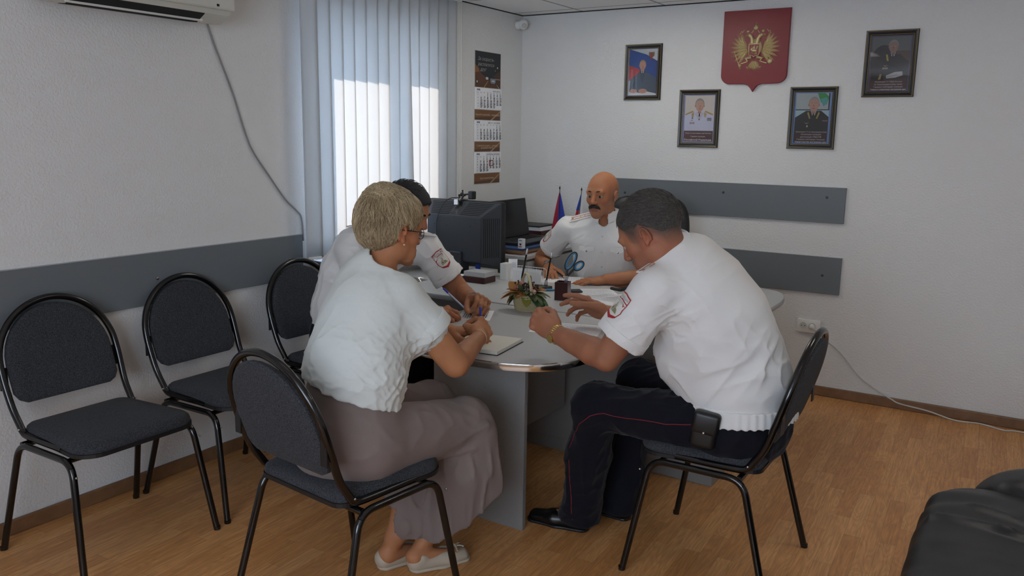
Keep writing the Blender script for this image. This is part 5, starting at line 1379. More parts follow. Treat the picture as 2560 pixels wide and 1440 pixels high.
def draw_patch(F, w, h):
    # white shield with red edging, upper strip with lettering and a small figure below
    def sh(s, dx=0, dy=0):
        return [(-w * s + dx, h * (s - .02) + dy), (0, h * (s + .08) + dy), (w * s + dx, h * (s - .02) + dy), (w * (s + .02), -.2 * h), (w * .75 * s, -.70 * h * s), (0, -h * s - 0 + dy), (-w * .75 * s, -.70 * h * s), (-w * (s + .02), -.2 * h)]
    F.poly(sh(1.0), '#d9d5cf'); F.poly(sh(.93), '#a8262b'); F.poly(sh(.84), '#dcd9d2')
    F.poly([(-w * .86, .50 * h), (0, .58 * h), (w * .86, .50 * h), (w * .86, .43 * h), (0, .51 * h), (-w * .86, .43 * h)], '#a8262b')
    F.poly([(-w * .74, -.52 * h), (0, -.70 * h), (w * .74, -.52 * h), (w * .60, -.72 * h), (0, -.92 * h), (-w * .60, -.72 * h)], '#a8262b')
    F.text('ПОЛИЦИЯ', 0, .68 * h, .23 * h, '#7c8084'); F.text('РОССИЯ', 0, .36 * h, .18 * h, '#8a9196')
    F.poly([(-.5 * w, -.45 * h), (-.35 * w, -.1 * h), (-.1 * w, .1 * h), (0, .22 * h), (.12 * w, .05 * h), (.05 * w, -.1 * h), (.35 * w, -.25 * h), (.5 * w, -.45 * h)], '#a9a58a')
    F.poly([(-.1 * w, -.42 * h), (.1 * w, -.12 * h), (.3 * w, -.2 * h), (.45 * w, -.42 * h)], '#8d8a66'); F.el(-.05 * w, .2 * h, .1 * w, .07 * h, '#b5b197'); F.el(-.22 * w, -.22 * h, .06 * w, .09 * h, '#3b3b30')
def draw_board(F, w, h):
    F.rect(-w, -h, w, h, '#dcd9d4')
    for y_ in (-.42, .42): F.rect(-w, (y_ - .09) * h, w, (y_ + .09) * h, '#9c2f2c')
    for x_, y_ in ((-.45, 0), (-.05, .0)): 
        P = [(x_ * w + .30 * h * (1 if k % 2 == 0 else .42) * math.cos(PI * k / 5), y_ * h + .30 * h * (1 if k % 2 == 0 else .42) * math.sin(PI * k / 5)) for k in range(10)]; F.poly(P, '#c79a45')
    F.el(.72 * w, 0, .28 * h, .28 * h, '#c08a3e', 12); F.el(.72 * w, 0, .14 * h, .14 * h, '#a23a30', 10)
def board(parent, a, b, n, w=.024):
    """shoulder board from a to b with surface normal n"""
    a, b, n = V3(*a), V3(*b), nrm(V3(*n)); ax = nrm(b - a); n = nrm(n - ax * (n @ ax)); rt = ax; up = np.cross(n, ax); c = (a + b) / 2; L = np.linalg.norm(b - a) / 2
    bv = bvh_of(parent); sh = -.05
    for q in (c,):
        h_ = bv.ray_cast(Vector(q + n * .12), Vector(-n), .3)
        if h_[0] is not None: sh = max(sh, float((V3(*h_[0]) - q) @ n))
    c = c + n * (sh + .001)
    T = Matrix(((rt[0], up[0], n[0], c[0]), (rt[1], up[1], n[1], c[1]), (rt[2], up[2], n[2], c[2]), (0, 0, 0, 1)))
    o = MB().box((-L, -w, -.003), (L, w, .002), .0015, M=T).build('shoulder_board', M['shirt'], parent)
    F = Flat(T @ Matrix.Translation((0, 0, .0021)), .00012); draw_board(F, L * .98, w * .95); q = F.mb.build('board_stripes', F.mats, None); q.parent = o
    return o

M['shirt'] = mat('white_uniform_cotton', '#e1e0dd', 0.85, spec=0.2, bump=(900, 0.12, 2, 0.001), sheen=0.1)
M['blouse'] = mat('white_blouse_linen', '#d3d8d4', 0.85, spec=0.2, bump=(420, 0.25, 3, 0.0015), sheen=0.1)
M['navy'] = mat('navy_uniform_wool', '#14151d', 0.9, spec=0.15, sheen=0.08, bump=(800, 0.15, 2, 0.001))
M['mauve'] = mat('mauve_grey_linen', '#80736e', 0.9, spec=0.15, bump=(380, 0.3, 3, 0.0015), sheen=0.1)
M['belt'] = mat('black_leather_belt', '#111214', 0.4)
M['red_piping'] = mat('red_piping', '#7e1a24', 0.7)
def grow(col_, sc): pass

# ================================================================== 1. officer bent over on the right chair
def officer_right():
    lat = (.06, 1, 0)
    T_ = [((2.46, -2.40, .575), .185, .165), ((2.42, -2.40, .70), .190, .185), ((2.365, -2.415, .82), .185, .195), ((2.34, -2.44, .94), .188, .170), ((2.285, -2.465, 1.05), .190, .135), ((2.235, -2.485, 1.125), .150, .100), ((2.195, -2.515, 1.165), .075, .070)]
    shN, elN, wrN = (2.205, -2.665, 1.055), (2.055, -2.715, .815), (1.80, -2.63, .848)
    shF, elF, wrF = (2.16, -2.315, 1.06), (1.985, -2.10, .83), (1.745, -2.075, .822)
    H = Head((2.135, -2.555, 1.245), (-.83, -.08, -.56), 1.13)
    F = Field(); torso(F, T_, lat, .04, -.012)
    for sh in (shN, shF): F.cone(V3(*T_[4][0]), V3(*sh), .09, .062, .04)
    arm(F, shN, elN, wrN, (.062, .050, .052, .033)); arm(F, shF, elF, wrF, (.062, .050, .050, .033))
    knN, anN, knF, anF = (1.935, -2.535, .565), (1.84, -2.455, .12), (1.93, -2.125, .565), (1.93, -2.27, .12)
    leg(F, (2.44, -2.50, .565), knN, anN, (.092, .062, .058, .042)); leg(F, (2.44, -2.30, .565), knF, anF, (.092, .062, .058, .042))
    foot(F, anN, (1.86, -2.44, .02), (1.72, -2.475, .02)); foot(F, anF, (1.95, -2.27, .02), (1.80, -2.25, .02))
    H.build(F, T_[-1][0], .070, 1.14)
    # near hand: loose fist, thumb on top; far hand: open, palm half turned to the left
    hand(F, wrN, (-.88, .12, .42), (.05, .92, -.10), -1, ((1.45, 1.6, .9), (1.5, 1.6, .9), (1.5, 1.6, .9), (1.5, 1.6, .9)), (.0, 0, .0, .0), ((.80, .20, .50), (.80, -.30, .60), (.35, -.35, .85)), 1.24, .036)
    hand(F, wrF, (-.96, -.02, .28), (-.18, -.80, -.42), 1, ((.25, .30, .2), (.38, .45, .3), (.62, .65, .4), (.85, .75, .4)), (.12, .0, -.10, -.2), ((.80, .30, .55), (.9, .02, .45), (.95, -.10, .3)), 1.2, .035)
    def capfn(L):
        top = .035 + .10 * np.clip(L[:, 1] - .02, 0, 1); lowb = np.interp(L[:, 1], [-.13, -.09, -.05, -.02, .0, .03, .045, .06, .08], [-.075, -.08, -.07, -.02, .0, -.035, -.02, .03, .06])
        return (np.clip((L[:, 2] - lowb) / .055, 0, 1)) * (L[:, 1] < .093)
    col = skin_tint('#a06b50', H, flush='#9c4c3a', stub=('#7d5648', .3), cap=('#46403b', .95, capfn))
    P = person('person', F, V3(1.50, -2.82, -.01), V3(2.72, -1.98, 1.45), .0036, col, 'person in white police shirt bent over the table on the right chair')
    # short hair on top
    Fh = Field(); H.ell(Fh, (0, -.018, .037), (.0785, .1005, .0945), .0); H.ell(Fh, (0, .020, .048), (.060, .066, .070), .02)
    def cut(p):
        L = H.loc(p); zl = np.interp(L[..., 1], [-.12, -.10, -.06, -.03, .00, .03, .05, .07, .085, .10], [-.045, -.045, -.03, .010, .038, .030, .036, .070, .090, .13]); return (zl - L[..., 2]) * H.s * .7
    Fh.add(cut, H.c, 1e6, 0, 'i'); Rl = H.R
    def hn(p, d):
        L = H.loc(p); q = np.stack([L[..., 0] * 120, L[..., 1] * 42 , L[..., 2] * 70], -1); return .0012 * vnoise(q, 11) + .0010 * vnoise(q * 2.3, 4)
    Fh.disp(hn)
    sdf_obj('hair', Fh, H.c - .16, H.c + .16, .0026, mat('short_grey_brown_hair', '#4b4743', .75, bump=(900, .8, 3, .003), vary=(240, .45)), P)
    strands(P, H, 1800, lambda L: (L[2] > np.interp(L[1], [-.12, -.06, -.02, .05, .07, .085, .1], [-.02, .0, .035, .045, .072, .095, .13])), .013, ('#514c48', '#3b3734', '#68635e'), .0007, comb=(0, .9, .25), rise=.005, seed=4)
    H.eyes(P); H.brows(P, '#3a2d26')
    # shirt
    S = Field(); torso(S, [(c, w + .004, d + .004) for c, w, d in T_[1:]], lat, .05, .008)
    S.slab(V3(2.435, -2.40, .625), V3(2.42, -2.40, .70), .196, .188, .204, .202, V3(*lat), .03)
    for sh in (shN, shF): S.cone(V3(*T_[4][0]), V3(*sh), .105, .078, .05)
    S.ell(V3(2.245, -2.41, .80), V3(.11, .16, .12), None, .06)     # belly
    eN, dN = V3(*shN), None
    e1, d1 = sleeve(S, shN, elN, .70, .082, .094, .012, .035); e2, d2 = sleeve(S, shF, elF, .62, .080, .090, .012, .035)
    S.plane((2.43, -2.40, .632), (.05, 0, -1), .012)
    # folds: across the back, at the armpit, gathered over the waistband
    S.disp(wr_noise((.6, .3, 1), .055, .22, .008, 3, lambda p: np.clip((1.0 - p[..., 2]) / .2, 0, 1) * np.clip((p[..., 2] - .66) / .07, 0, 1)))
    S.disp(wr_noise((-.7, -.2, .75), .045, .17, .006, 12, lambda p: np.clip(1 - np.abs(p[..., 2] - .98) / .16, 0, 1) * np.clip((-2.50 - p[..., 1]) / .08, 0, 1)))
    S.disp(wr_noise((1, .4, .1), .05, .26, .005, 22, lambda p: np.clip(1 - np.abs(p[..., 2] - .85) / .12, 0, 1)))
    S.disp(wr_noise((.75, .25, .45), .022, .16, .0055, 91, lambda p: np.exp(-(np.linalg.norm(p - V3(2.30, -2.69, 1.0), axis=-1) / .10) ** 2)))
    S.disp(wr_noise((.80, .10, .35), .030, .20, .0075, 93, lambda p: np.exp(-(np.linalg.norm(p - V3(2.17, -2.76, .93), axis=-1) / .09) ** 2)))
    S.disp(wr_noise((.2, .9, .2), .035, .15, .006, 95, lambda p: np.exp(-(np.linalg.norm(p - V3(2.30, -2.50, 1.16), axis=-1) / .12) ** 2)))
    S.disp(wr_noise((.95, .2, .5), .045, .22, .008, 97, lambda p: np.exp(-(np.linalg.norm(p - V3(2.50, -2.52, .80), axis=-1) / .15) ** 2) * np.clip((p[..., 2] - .66) / .07, 0, 1)))
    sh_ = sdf_obj('shirt', S, V3(1.90, -2.86, .58), V3(2.70, -2.12, 1.30), .0046, M['shirt'], P)
    ring_band('cuff', e1 - d1 * .020, d1, .0915, .036, .003, M['shirt'], sh_); ring_band('cuff', e2 - d2 * .020, d2, .0875, .036, .003, M['shirt'], sh_)
    collar_mesh(sh_, V3(2.192, -2.520, 1.175), V3(*T_[-1][0]) - H.w(0, -.022, -.055), (-1, -.1, -.3), .087, .040, H)
    board(sh_, (2.185, -2.60, 1.158), (2.165, -2.695, 1.128), (-.25, -.35, 1), .024)
    def wb(F_): F_.disp(lambda p, d: .0018 * np.sin(np.arctan2(p[..., 1] + 2.40, p[..., 0] - 2.435) * 46))
    B = Field(); B.slab(V3(2.438, -2.40, .585), V3(2.43, -2.40, .652), .216, .210, .212, .206, V3(*lat), .01); B.plane((2.43, -2.40, .662), (0, 0, 1), .003); B.plane((2.44, -2.40, .600), (0.05, 0, -1), .003); wb(B)
    sdf_obj('waistband', B, V3(2.18, -2.68, .54), V3(2.72, -2.12, .69), .005, M['shirt'], sh_)
    # patch on the near sleeve
    d1n = nrm(V3(*elN) - V3(*shN)); pc = V3(*shN) + (V3(*elN) - V3(*shN)) * .36; nrmv = nrm(V3(-.72, -.70, 0) - d1n * (V3(-.72, -.70, 0) @ d1n)); pc = pc + nrmv * .0885
    patch_on(sh_, pc, nrmv, -d1n, .040, .055, draw_patch, bend=.085)
    # trousers, belt, pouch
    Tq = Field(); torso(Tq, T_[:2], lat, .03, .004); Tq.plane((2.43, -2.4, .66), (0, 0, 1), .005)
    for hp, kn, an in (((2.44, -2.50, .575), knN, anN), ((2.44, -2.30, .575), knF, anF)):
        hp, kn, an = V3(*hp), V3(*kn), V3(*an); Tq.chain([hp, kn], [.108, .084], .05); Tq.chain([kn, kn * .5 + an * .5, an * 1.0 + V3(0, 0, -.055)], [.084, .080, .085], .04)
    Tq.disp(wr_noise((-.3, .1, -1), .06, .2, .009, 31)); Tq.disp(wr_noise((.8, .1, .4), .05, .18, .006, 37)); Tq.plane((1.9, -2.4, .042), (0, 0, -1), .004)
    tr = sdf_obj('trousers', Tq, V3(1.70, -2.68, .0), V3(2.70, -2.0, .72), .0065, M['navy'], P)
    pip = MB(); a0, a1, a2, a3 = V3(2.36, -2.628, .59), V3(2.12, -2.650, .575), V3(1.955, -2.628, .555), V3(1.865, -2.560, .42)
    pts = smooth_path([Vector(a0 + V3(0, 0, .02)), Vector(a0 + V3(-.05, -.012, .0)), Vector(a1), Vector(a2), Vector(a3), Vector((1.845, -2.535, .22)), Vector((1.85, -2.536, .08))], 5)
    pip.tube(pts, .0016, 6); proj_to(pip, tr, .0008); pip.build('piping', M['red_piping'], tr)
    for an, he, to in ((anN, (1.885, -2.45, 0), (1.60, -2.49, 0)), (anF, (1.985, -2.27, 0), (1.70, -2.245, 0))): shoe(P, an, he, to, mat('black_shoe_leather', '#0c0c0d', .3))
    ring_band('belt', (2.435, -2.40, .600), V3(.12, 0, 1), .186, .036, .004, M['belt'], P, .95, lat=(0, 1, 0))
    pz = Matrix.Translation((2.395, -2.628, .592)) @ Matrix.Rotation(math.radians(12), 4, 'Z') @ Matrix.Rotation(math.radians(8), 4, 'Y')
    po = MB().box((-.045, -.022, -.065), (.045, .022, .065), .018, 4, M=pz).build('belt_pouch', M['belt'], P, True)
    MB().box((-.047, -.026, -.012), (.047, .020, .068), .014, 3, M=pz).build('pouch_flap', M['belt'], po, True)
    MB().ball(tuple(pz @ Vector((0, -.027, -.002))), .006, u=10, v=8).build('snap_button', M['steel'], po, True)
    # gold watch on the near wrist
    fd = nrm(V3(*wrN) - V3(*elN)); wc = V3(*wrN) - fd * .012; bandm = MB()
    wt = ring_band('wrist_watch', wc, fd, .0345, .004, .0012, M['gold_watch'], P, .86, lat=(0, 0, 1)); wt['label'] = 'gold wristwatch with a link bracelet'
    lk = MB(); u_ = nrm(V3(0, 0, 1) - fd * fd[2]); v_ = np.cross(fd, u_)
    for k in range(26):
        a = 2 * PI * k / 26; dd = u_ * math.cos(a) + v_ * math.sin(a) * .86; c_ = wc + dd * .0355; tt = np.cross(fd, nrm(dd)); nn = nrm(dd)
        Tm = Matrix(((fd[0], tt[0], nn[0], c_[0]), (fd[1], tt[1], nn[1], c_[1]), (fd[2], tt[2], nn[2], c_[2]), (0, 0, 0, 1)))
        lk.box((-.009, -.0034, -.001), (-.003, .0034, .003), .001, 1, M=Tm); lk.box((-.003, -.0038, -.001), (.003, .0038, .0036), .001, 1, M=Tm); lk.box((.003, -.0034, -.001), (.009, .0034, .003), .001, 1, M=Tm)
    lk.build('bracelet', M['gold_watch'], wt, True)
    dd = nrm(V3(-.25, -1, -.35) - fd * (V3(-.25, -1, -.35) @ fd)); c_ = wc + dd * .036; tt = np.cross(dd, fd)
    Tm = Matrix(((fd[0], tt[0], dd[0], c_[0]), (fd[1], tt[1], dd[1], c_[1]), (fd[2], tt[2], dd[2], c_[2]), (0, 0, 0, 1)))
    MB().lathe([(.0165, -.002), (.0175, .001), (.0165, .006), (.013, .007)], 24, M=Tm).build('watch_case', M['gold_watch'], wt, True); MB().lathe([(.0128, .0065), (0, .0068)], 24, M=Tm).build('watch_dial', mat('cream_dial', '#e2dcc6', .3), wt)
    return P

def proj_to(mb, target, off):
    """lay thin details onto the cloth surface"""
    from mathutils.bvhtree import BVHTree
    me = target.data; bv = BVHTree.FromPolygons([v.co for v in me.vertices], [tuple(p.vertices) for p in me.polygons])
    # move each ring of a tube by the shift of its centre
    vs = list(mb.bm.verts); n = 6
    for i in range(0, len(vs) - n + 1, n):
        c = sum((v.co for v in vs[i:i + n]), Vector()) / n; loc, nor, _, _ = bv.find_nearest(c)
        if loc is not None:
            s_ = loc + nor * off - c
            for v in vs[i:i + n]: v.co += s_

def shoe(parent, an, heel, toe, m, low=False, name='shoe'):
    heel, toe = V3(*heel), V3(*toe); an = V3(*an); d = nrm(toe - heel); l = V3(-d[1], d[0], 0); L = np.linalg.norm(toe - heel)
    F = Field()
    F.slab(heel + d * .035 + V3(0, 0, .030), heel + d * L * .55 + V3(0, 0, .030), .033, .034, .041, .032, l, .02)
    F.slab(heel + d * L * .55 + V3(0, 0, .028), toe - d * .045 + V3(0, 0, .024), .041, .030, .036, .023, l, .02)
    if not low: F.cone(heel + d * .05 + V3(0, 0, .05), V3(an[0], an[1], .095), .036, .042, .03)
    else:
        F.slab(heel + d * .030 + V3(0, 0, .040), heel + d * .05 + V3(0, 0, .052), .033, .034, .036, .030, l, .01)
        F.slab(heel + d * .055 + V3(0, 0, .080), heel + d * L * .60 + V3(0, 0, .075), .029, .036, .026, .028, l, .006, 's')
    F.plane((0, 0, .004), (0, 0, -1), .003); c = (heel + toe) / 2
    o = sdf_obj(name, F, c - V3(.17, .17, .01), c + V3(.17, .17, .16), .0045, m, parent)
    So = Field(); So.slab(heel + d * .036 + V3(0, 0, .008), heel + d * L * .5 + V3(0, 0, .008), .035, .03, .042, .03, l, .02); So.slab(heel + d * L * .5 + V3(0, 0, .008), toe - d * .043 + V3(0, 0, .008), .042, .03, .038, .03, l, .02)
    So.plane((0, 0, .013), (0, 0, 1), .002); So.plane((0, 0, .0), (0, 0, -1), .002); sdf_obj('sole', So, c - V3(.17, .17, .01), c + V3(.17, .17, .05), .0045, (M['black_plastic'] if not low else m), o)
    return o

def collar_mesh(parent, c, ax, front, r, h, H=None, open_=.35, name='collar'):
    """folded shirt collar, open at the front with two points"""
    c = V3(*c); ax = -nrm(ax); f = V3(*front); f = nrm(f - ax * (f @ ax)); s_ = np.cross(ax, f)
    def fn(u, v):
        a = open_ + (2 * PI - 2 * open_) * u      # from right of front around the back to left of front
        near = min(u, 1 - u); pt = max(0, 1 - near / .16)
        if v < .5: rr = r * (1.0 - .02); z = h * (v / .5); rr = r - .004 * (v / .5)
        else:
            t = (v - .5) / .5; z = h - (h * .92 + .030 * pt) * t; rr = r + .0055 + .010 * t + .012 * pt * t
        d_ = f * math.cos(a) + s_ * math.sin(a)
        return tuple(c + d_ * rr + ax * (z - .006) + f * (.006 * pt))
    o = MB().grid(fn, 40, 12).build(name, M['shirt'], parent, True); md = o.modifiers.new('thick', 'SOLIDIFY'); md.thickness = .0018; md.offset = 0
    return o

def strands(parent, H, n, keep, L, cols, r, comb=(0, 1, 0), rise=.01, seed=1, curve=.5, rad=(.081, .103, .095), cen=(0, -.016, .036), steps=5, name='hair_strands', flow=None, off=.002, surf=None):
    bv = bvh_of(surf) if surf is not None else None
    """fine tapering strands laid over the scalp"""
    rnd = np.random.RandomState(seed); V = []; Q = []; C = []
    cols = [V3(*lin(c_)[:3]) for c_ in cols]; rad = V3(*rad); cen = V3(*cen)
    made = 0; tries = 0
    while made < n and tries < n * 12:
        tries += 1; d = nrm(rnd.normal(size=3)); L0 = cen + rad * d
        if not keep(L0): continue
        made += 1; p = L0 + d * off; fl = V3(*comb) if flow is None else flow(L0, rnd); fl = fl + rnd.normal(size=3) * .22; ln = L * rnd.uniform(.6, 1.25); path = []
        for i in range(steps + 1):
            t = i / steps; path.append(p)
            nn = nrm((p - cen) / rad ** 2); tg = fl - nn * (fl @ nn); tg = nrm(tg) + nn * (rise / L) * (1 - 1.6 * t) * 1.4
            p = p + nrm(tg) * ln / steps
        base = len(V); ci = cols[rnd.randint(len(cols))] * rnd.uniform(.8, 1.2); W = [H.w(*q) for q in path]
        if bv is not None:
            for i, w_ in enumerate(W):
                lo_, no_, _, _ = bv.find_nearest(Vector(w_))
                if lo_ is not None: h_ = float((w_ - V3(*lo_)) @ V3(*no_)); W[i] = V3(*lo_) + V3(*no_) * min(max(h_, .0006 + .0016 * rnd.rand()), .008)
        for i, w_ in enumerate(W):
            t_ = nrm((W[min(steps, i + 1)] - W[max(0, i - 1)])); a = nrm(np.cross(t_, w_ - H.c)); b = np.cross(t_, a); rr = r * H.s * (1 - (i / steps) ** 2 * .85)
            for k in range(3): V.append(w_ + (a * math.cos(2.094 * k) + b * math.sin(2.094 * k)) * rr); C.append(ci)
        for i in range(steps):
            for k in range(3): k2 = (k + 1) % 3; Q.append((base + i * 3 + k, base + i * 3 + k2, base + i * 3 + 3 + k2, base + i * 3 + 3 + k))
    me = np_mesh(name, np.array(V), np.array(Q)); at = me.color_attributes.new('tint', 'FLOAT_COLOR', 'POINT'); at.data.foreach_set('color', np.concatenate([np.clip(np.array(C), 0, 1), np.ones((len(C), 1))], 1).astype(np.float32).ravel())
    if 'hairfine' not in M: M['hairfine'] = mat('hair_strand', '#888888', .5, attr='tint', spec=.4)
    o = link(name, me, M['hairfine'], parent); o['kind'] = 'stuff'; return o
OFFR = officer_right()
# ================================================================== 2. woman with short blonde hair, seen from behind
def woman():
    lat = (.985, -.17, 0); f = V3(.17, .985, 0); r = V3(.985, -.17, 0)
    T_ = [((1.425, -3.355, .575), .175, .138), ((1.430, -3.34, .72), .148, .122), ((1.430, -3.305, .85), .138, .118), ((1.410, -3.235, .96), .138, .110), ((1.380, -3.17, 1.065), .122, .085), ((1.385, -3.145, 1.115), .062, .056)]
    shR, elR, wrR = (1.508, -3.172, 1.035), (1.63, -3.03, .795), (1.560, -2.780, .830)
    shL, elL, wrL = (1.245, -3.115, 1.045), (1.235, -2.86, .800), (1.335, -2.665, .800)
    H = Head((1.390, -3.085, 1.246), (.30, .95, -.12), 1.05)
    F = Field(); torso(F, T_, lat, .04, -.012); F.ell(V3(1.40, -3.20, .93), V3(.14, .10, .08), None, .05)
    for sh in (shR, shL): F.cone(V3(*T_[3][0]) + V3(0, 0, .06), V3(*sh), .075, .054, .04)
    arm(F, shR, elR, wrR, (.056, .048, .044, .027)); arm(F, shL, elL, wrL, (.056, .048, .044, .027))
    knR, anR, knL, anL = (1.60, -2.925, .545), (1.50, -3.015, .12), (1.40, -2.87, .56), (1.412, -3.10, .12)
    leg(F, (1.51, -3.38, .565), knR, anR, (.100, .064, .056, .037)); leg(F, (1.30, -3.345, .565), knL, anL, (.100, .064, .056, .037))
    foot(F, anR, (1.49, -3.085, .02), (1.575, -2.955, .012)); foot(F, anL, (1.395, -3.13, .02), (1.44, -3.0, .012))
    H.build(F, T_[-1][0], .052, 1.05)
    # writing hand round the pen, resting on the notebook; other hand flat beside it
    hand(F, wrR, (-.36, .90, .22), (-.80, -.30, -.50), 1, ((.75, .85, .45), (.95, .95, .5), (1.1, 1.1, .6), (1.2, 1.2, .6)), (.04, 0, -.02, -.04), ((.70, .15, .70), (.85, -.15, .50), (.95, -.2, .25)), 1.12, .030)
    hand(F, wrL, (.88, .42, .05), (.10, .0, -1), -1, ((.35, .55, .35), (.4, .6, .4), (.45, .65, .4), (.5, .7, .4)), (.05, 0, -.04, -.08), ((.55, .75, .25), (.85, .40, .2), (.95, .10, .15)), 1.1, .029)
    col = skin_tint('#b07853', H, lips='#a5645a', flush='#b9694f')
    P = person('person', F, V3(1.05, -3.62, -.01), V3(1.80, -2.50, 1.45), .0036, col, 'person with short blonde hair, glasses and white blouse writing with back to camera')
    # hair: full short layered cut
    Fh = Field(); H.ell(Fh, (0, -.022, .040), (.088, .103, .099), .0); H.ell(Fh, (0, .036, .060), (.074, .070, .068), .03); H.ell(Fh, (0, -.055, -.010), (.074, .060, .060), .03)
    H.ell(Fh, (.010, -.045, .096), (.055, .055, .052), .03); H.ell(Fh, (-.035, .02, .095), (.048, .05, .042), .03)
    def cut(p):
        L = H.loc(p); zl = np.interp(L[..., 1], [-.14, -.10, -.06, -.030, -.012, .012, .03, .05, .075, .10, .115], [-.072, -.080, -.066, -.030, .026, .032, .012, .022, .045, .066, .080]); return (zl - L[..., 2]) * H.s * .75
    Fh.add(cut, H.c, 1e6, 0, 'i')
    def hn(p, d):
        L = H.loc(p); th = np.arctan2(L[..., 0], -L[..., 1] - .03); q = np.stack([th * 9 + L[..., 2] * 10, L[..., 2] * 16, L[..., 1] * 10], -1); return .0050 * vnoise(q, 11) + .0022 * vnoise(q * 2.6, 4)
    Fh.disp(hn)
    hair = sdf_obj('hair', Fh, H.c - .18, H.c + .18, .0032, mat('short_blonde_hair', '#8f7d5f', .6, bump=(500, .5, 3, .003), vary=(60, .25)), P)
    crown = V3(.02, -.07, .16)
    def flow(L0, rnd):
        d = L0 - crown; d = nrm(d) + V3(0, 0, -.55); d[2] -= .5 * max(0, .06 - L0[2]) * 8; return nrm(d + V3(.12, 0, 0) * math.sin(L0[2] * 40 + L0[1] * 30))
    keep = lambda L: L[2] > np.interp(L[1], [-.14, -.10, -.06, -.030, -.012, .012, .03, .05, .075, .10, .115], [-.066, -.074, -.060, -.018, .046, .050, .030, .034, .056, .078, .090])
    strands(P, H, 5200, keep, .048, ('#c2ad8a', '#b09a77', '#a08a69', '#d0be9b', '#b8a27f', '#8f7a5c'), .0008, seed=5, rise=.012, rad=(.088, .107, .106), cen=(0, -.020, .042), steps=7, flow=flow, off=.002, surf=hair)
    zc_ = lambda L: np.interp(L[1], [-.14, -.10, -.06, -.030, -.012, .012, .03, .05, .075, .10, .115], [-.072, -.080, -.066, -.030, .026, .032, .012, .022, .045, .066, .080])
    strands(P, H, 2600, lambda L: (zc_(L) + .004 < L[2] < .03) or (L[1] > .04 and L[2] > zc_(L) + .006), .030, ('#88735a', '#97826a', '#75624b', '#a08a6c'), .0008, seed=9, rise=.005, rad=(.082, .103, .098), cen=(0, -.022, .030), steps=5, flow=lambda L0, rnd: V3(L0[0] * -2, -.1, -1), off=.003, surf=hair)
    strands(P, H, 900, lambda L: L[2] > .10, .040, ('#cbb896', '#d8c8a6', '#b8a480', '#c0ac88'), .0008, seed=19, rise=.020, rad=(.086, .104, .107), cen=(0, -.022, .042), steps=6, flow=lambda L0, rnd: V3(rnd.normal(), .4 + rnd.normal(), 0), off=.001, surf=hair)
    H.eyes(P); H.brows(P, '#7a6248')
    # glasses
    gl = MB(); rim = []
    for e in (-1, 1):
        pts = [Vector(H.w(e * .033 + .0225 * math.cos(a), .100 - .004 * abs(math.cos(a)), -.002 + .0175 * math.sin(a))) for a in [2 * PI * k / 20 for k in range(20)]]; gl.tube(pts, .0011, 6, closed=True)
    gl.tube([Vector(H.w(-.0105, .1005, .003)), Vector(H.w(0, .106, .006)), Vector(H.w(.0105, .1005, .003))], .0011, 6)
    for e in (-1, 1): gl.tube([Vector(H.w(e * .055, .096, .006)), Vector(H.w(e * .074, .080, .006)), Vector(H.w(e * .083, .02, .008)), Vector(H.w(e * .084, -.015, .010)), Vector(H.w(e * .081, -.035, -.012))], .0016, 6)
    g_ = gl.build('eyeglasses', mat('dark_metal_frame', '#3a3532', .3, metal=.8), P, True)
    le = MB()
    for e in (-1, 1): 
        c_ = le.bm.verts.new(H.w(e * .033, .1005, -.002)); rg = [le.bm.verts.new(H.w(e * .033 + .0215 * math.cos(a), .100 - .004 * abs(math.cos(a)), -.002 + .0165 * math.sin(a))) for a in [2 * PI * k / 20 for k in range(20)]]
        for k in range(20): le.bm.faces.new((c_, rg[k], rg[(k + 1) % 20]))
    le.build('lens', pic_glass, g_)
    # blouse: loose, batwing short sleeves with turned-up cuffs, straight hem
    S = Field(); torso(S, [((1.43, -3.34, .67), .168, .142), ((1.435, -3.325, .79), .160, .140)] + [(c, w + .012, d + .018) for c, w, d in T_[2:5]], lat, .06, .004)
    S.slab(V3(1.38, -3.17, 1.07), V3(1.375, -3.155, 1.125), .122, .085, .070, .066, V3(*lat), .05)
    S.ell(V3(1.41, -3.19, .90), V3(.16, .13, .11), None, .06)
    for sh, el in ((shR, elR), (shL, elL)):
        S.cone(V3(*T_[3][0]) + V3(0, 0, .05), V3(*sh), .080, .062, .05); S.cone(V3(*T_[3][0]), V3(*sh) * .5 + V3(*el) * .5, .085, .064, .06)
    e1, d1 = sleeve(S, shR, elR, .50, .066, .086, .012, .04); e2, d2 = sleeve(S, shL, elL, .50, .062, .078, .012, .04)
    # neckline opening, dipping at the back
    S.ell(V3(1.425, -3.110, 1.150), V3(.105, .105, .066), None, .010, 's')
    S.plane((1.30, -3.42, .790), (-.22, -.26, -1.0), .006)
    bg = lambda p: np.clip((1.02 - p[..., 2]) / .15, .12, 1)
    S.disp(wr_noise((1, -.1, .55), .030, .24, .0050, 5, bg)); S.disp(wr_noise((.9, .1, -.35), .022, .16, .0040, 17, bg)); S.disp(wr_noise((.3, .2, 1), .05, .2, .003, 23))
    S.disp(wr_noise((.85, .25, -.45), .024, .18, .0035, 92, lambda p: np.exp(-(np.linalg.norm(p - V3(1.55, -3.20, .93), axis=-1) / .11) ** 2)))
    S.disp(wr_noise((1, .1, .1), .026, .30, .0035, 94, lambda p: np.clip((.88 - p[..., 2]) / .1, 0, 1)))
    sh_ = sdf_obj('blouse', S, V3(1.02, -3.66, .56), V3(1.80, -2.86, 1.20), .0048, M['blouse'], P)
    ring_band('rolled_cuff', e1 - d1 * .014, d1, .0845, .046, .0045, M['blouse'], sh_); ring_band('rolled_cuff', e2 - d2 * .014, d2, .0765, .046, .0045, M['blouse'], sh_)
    # gathered seam along the shoulder
    sm = MB()
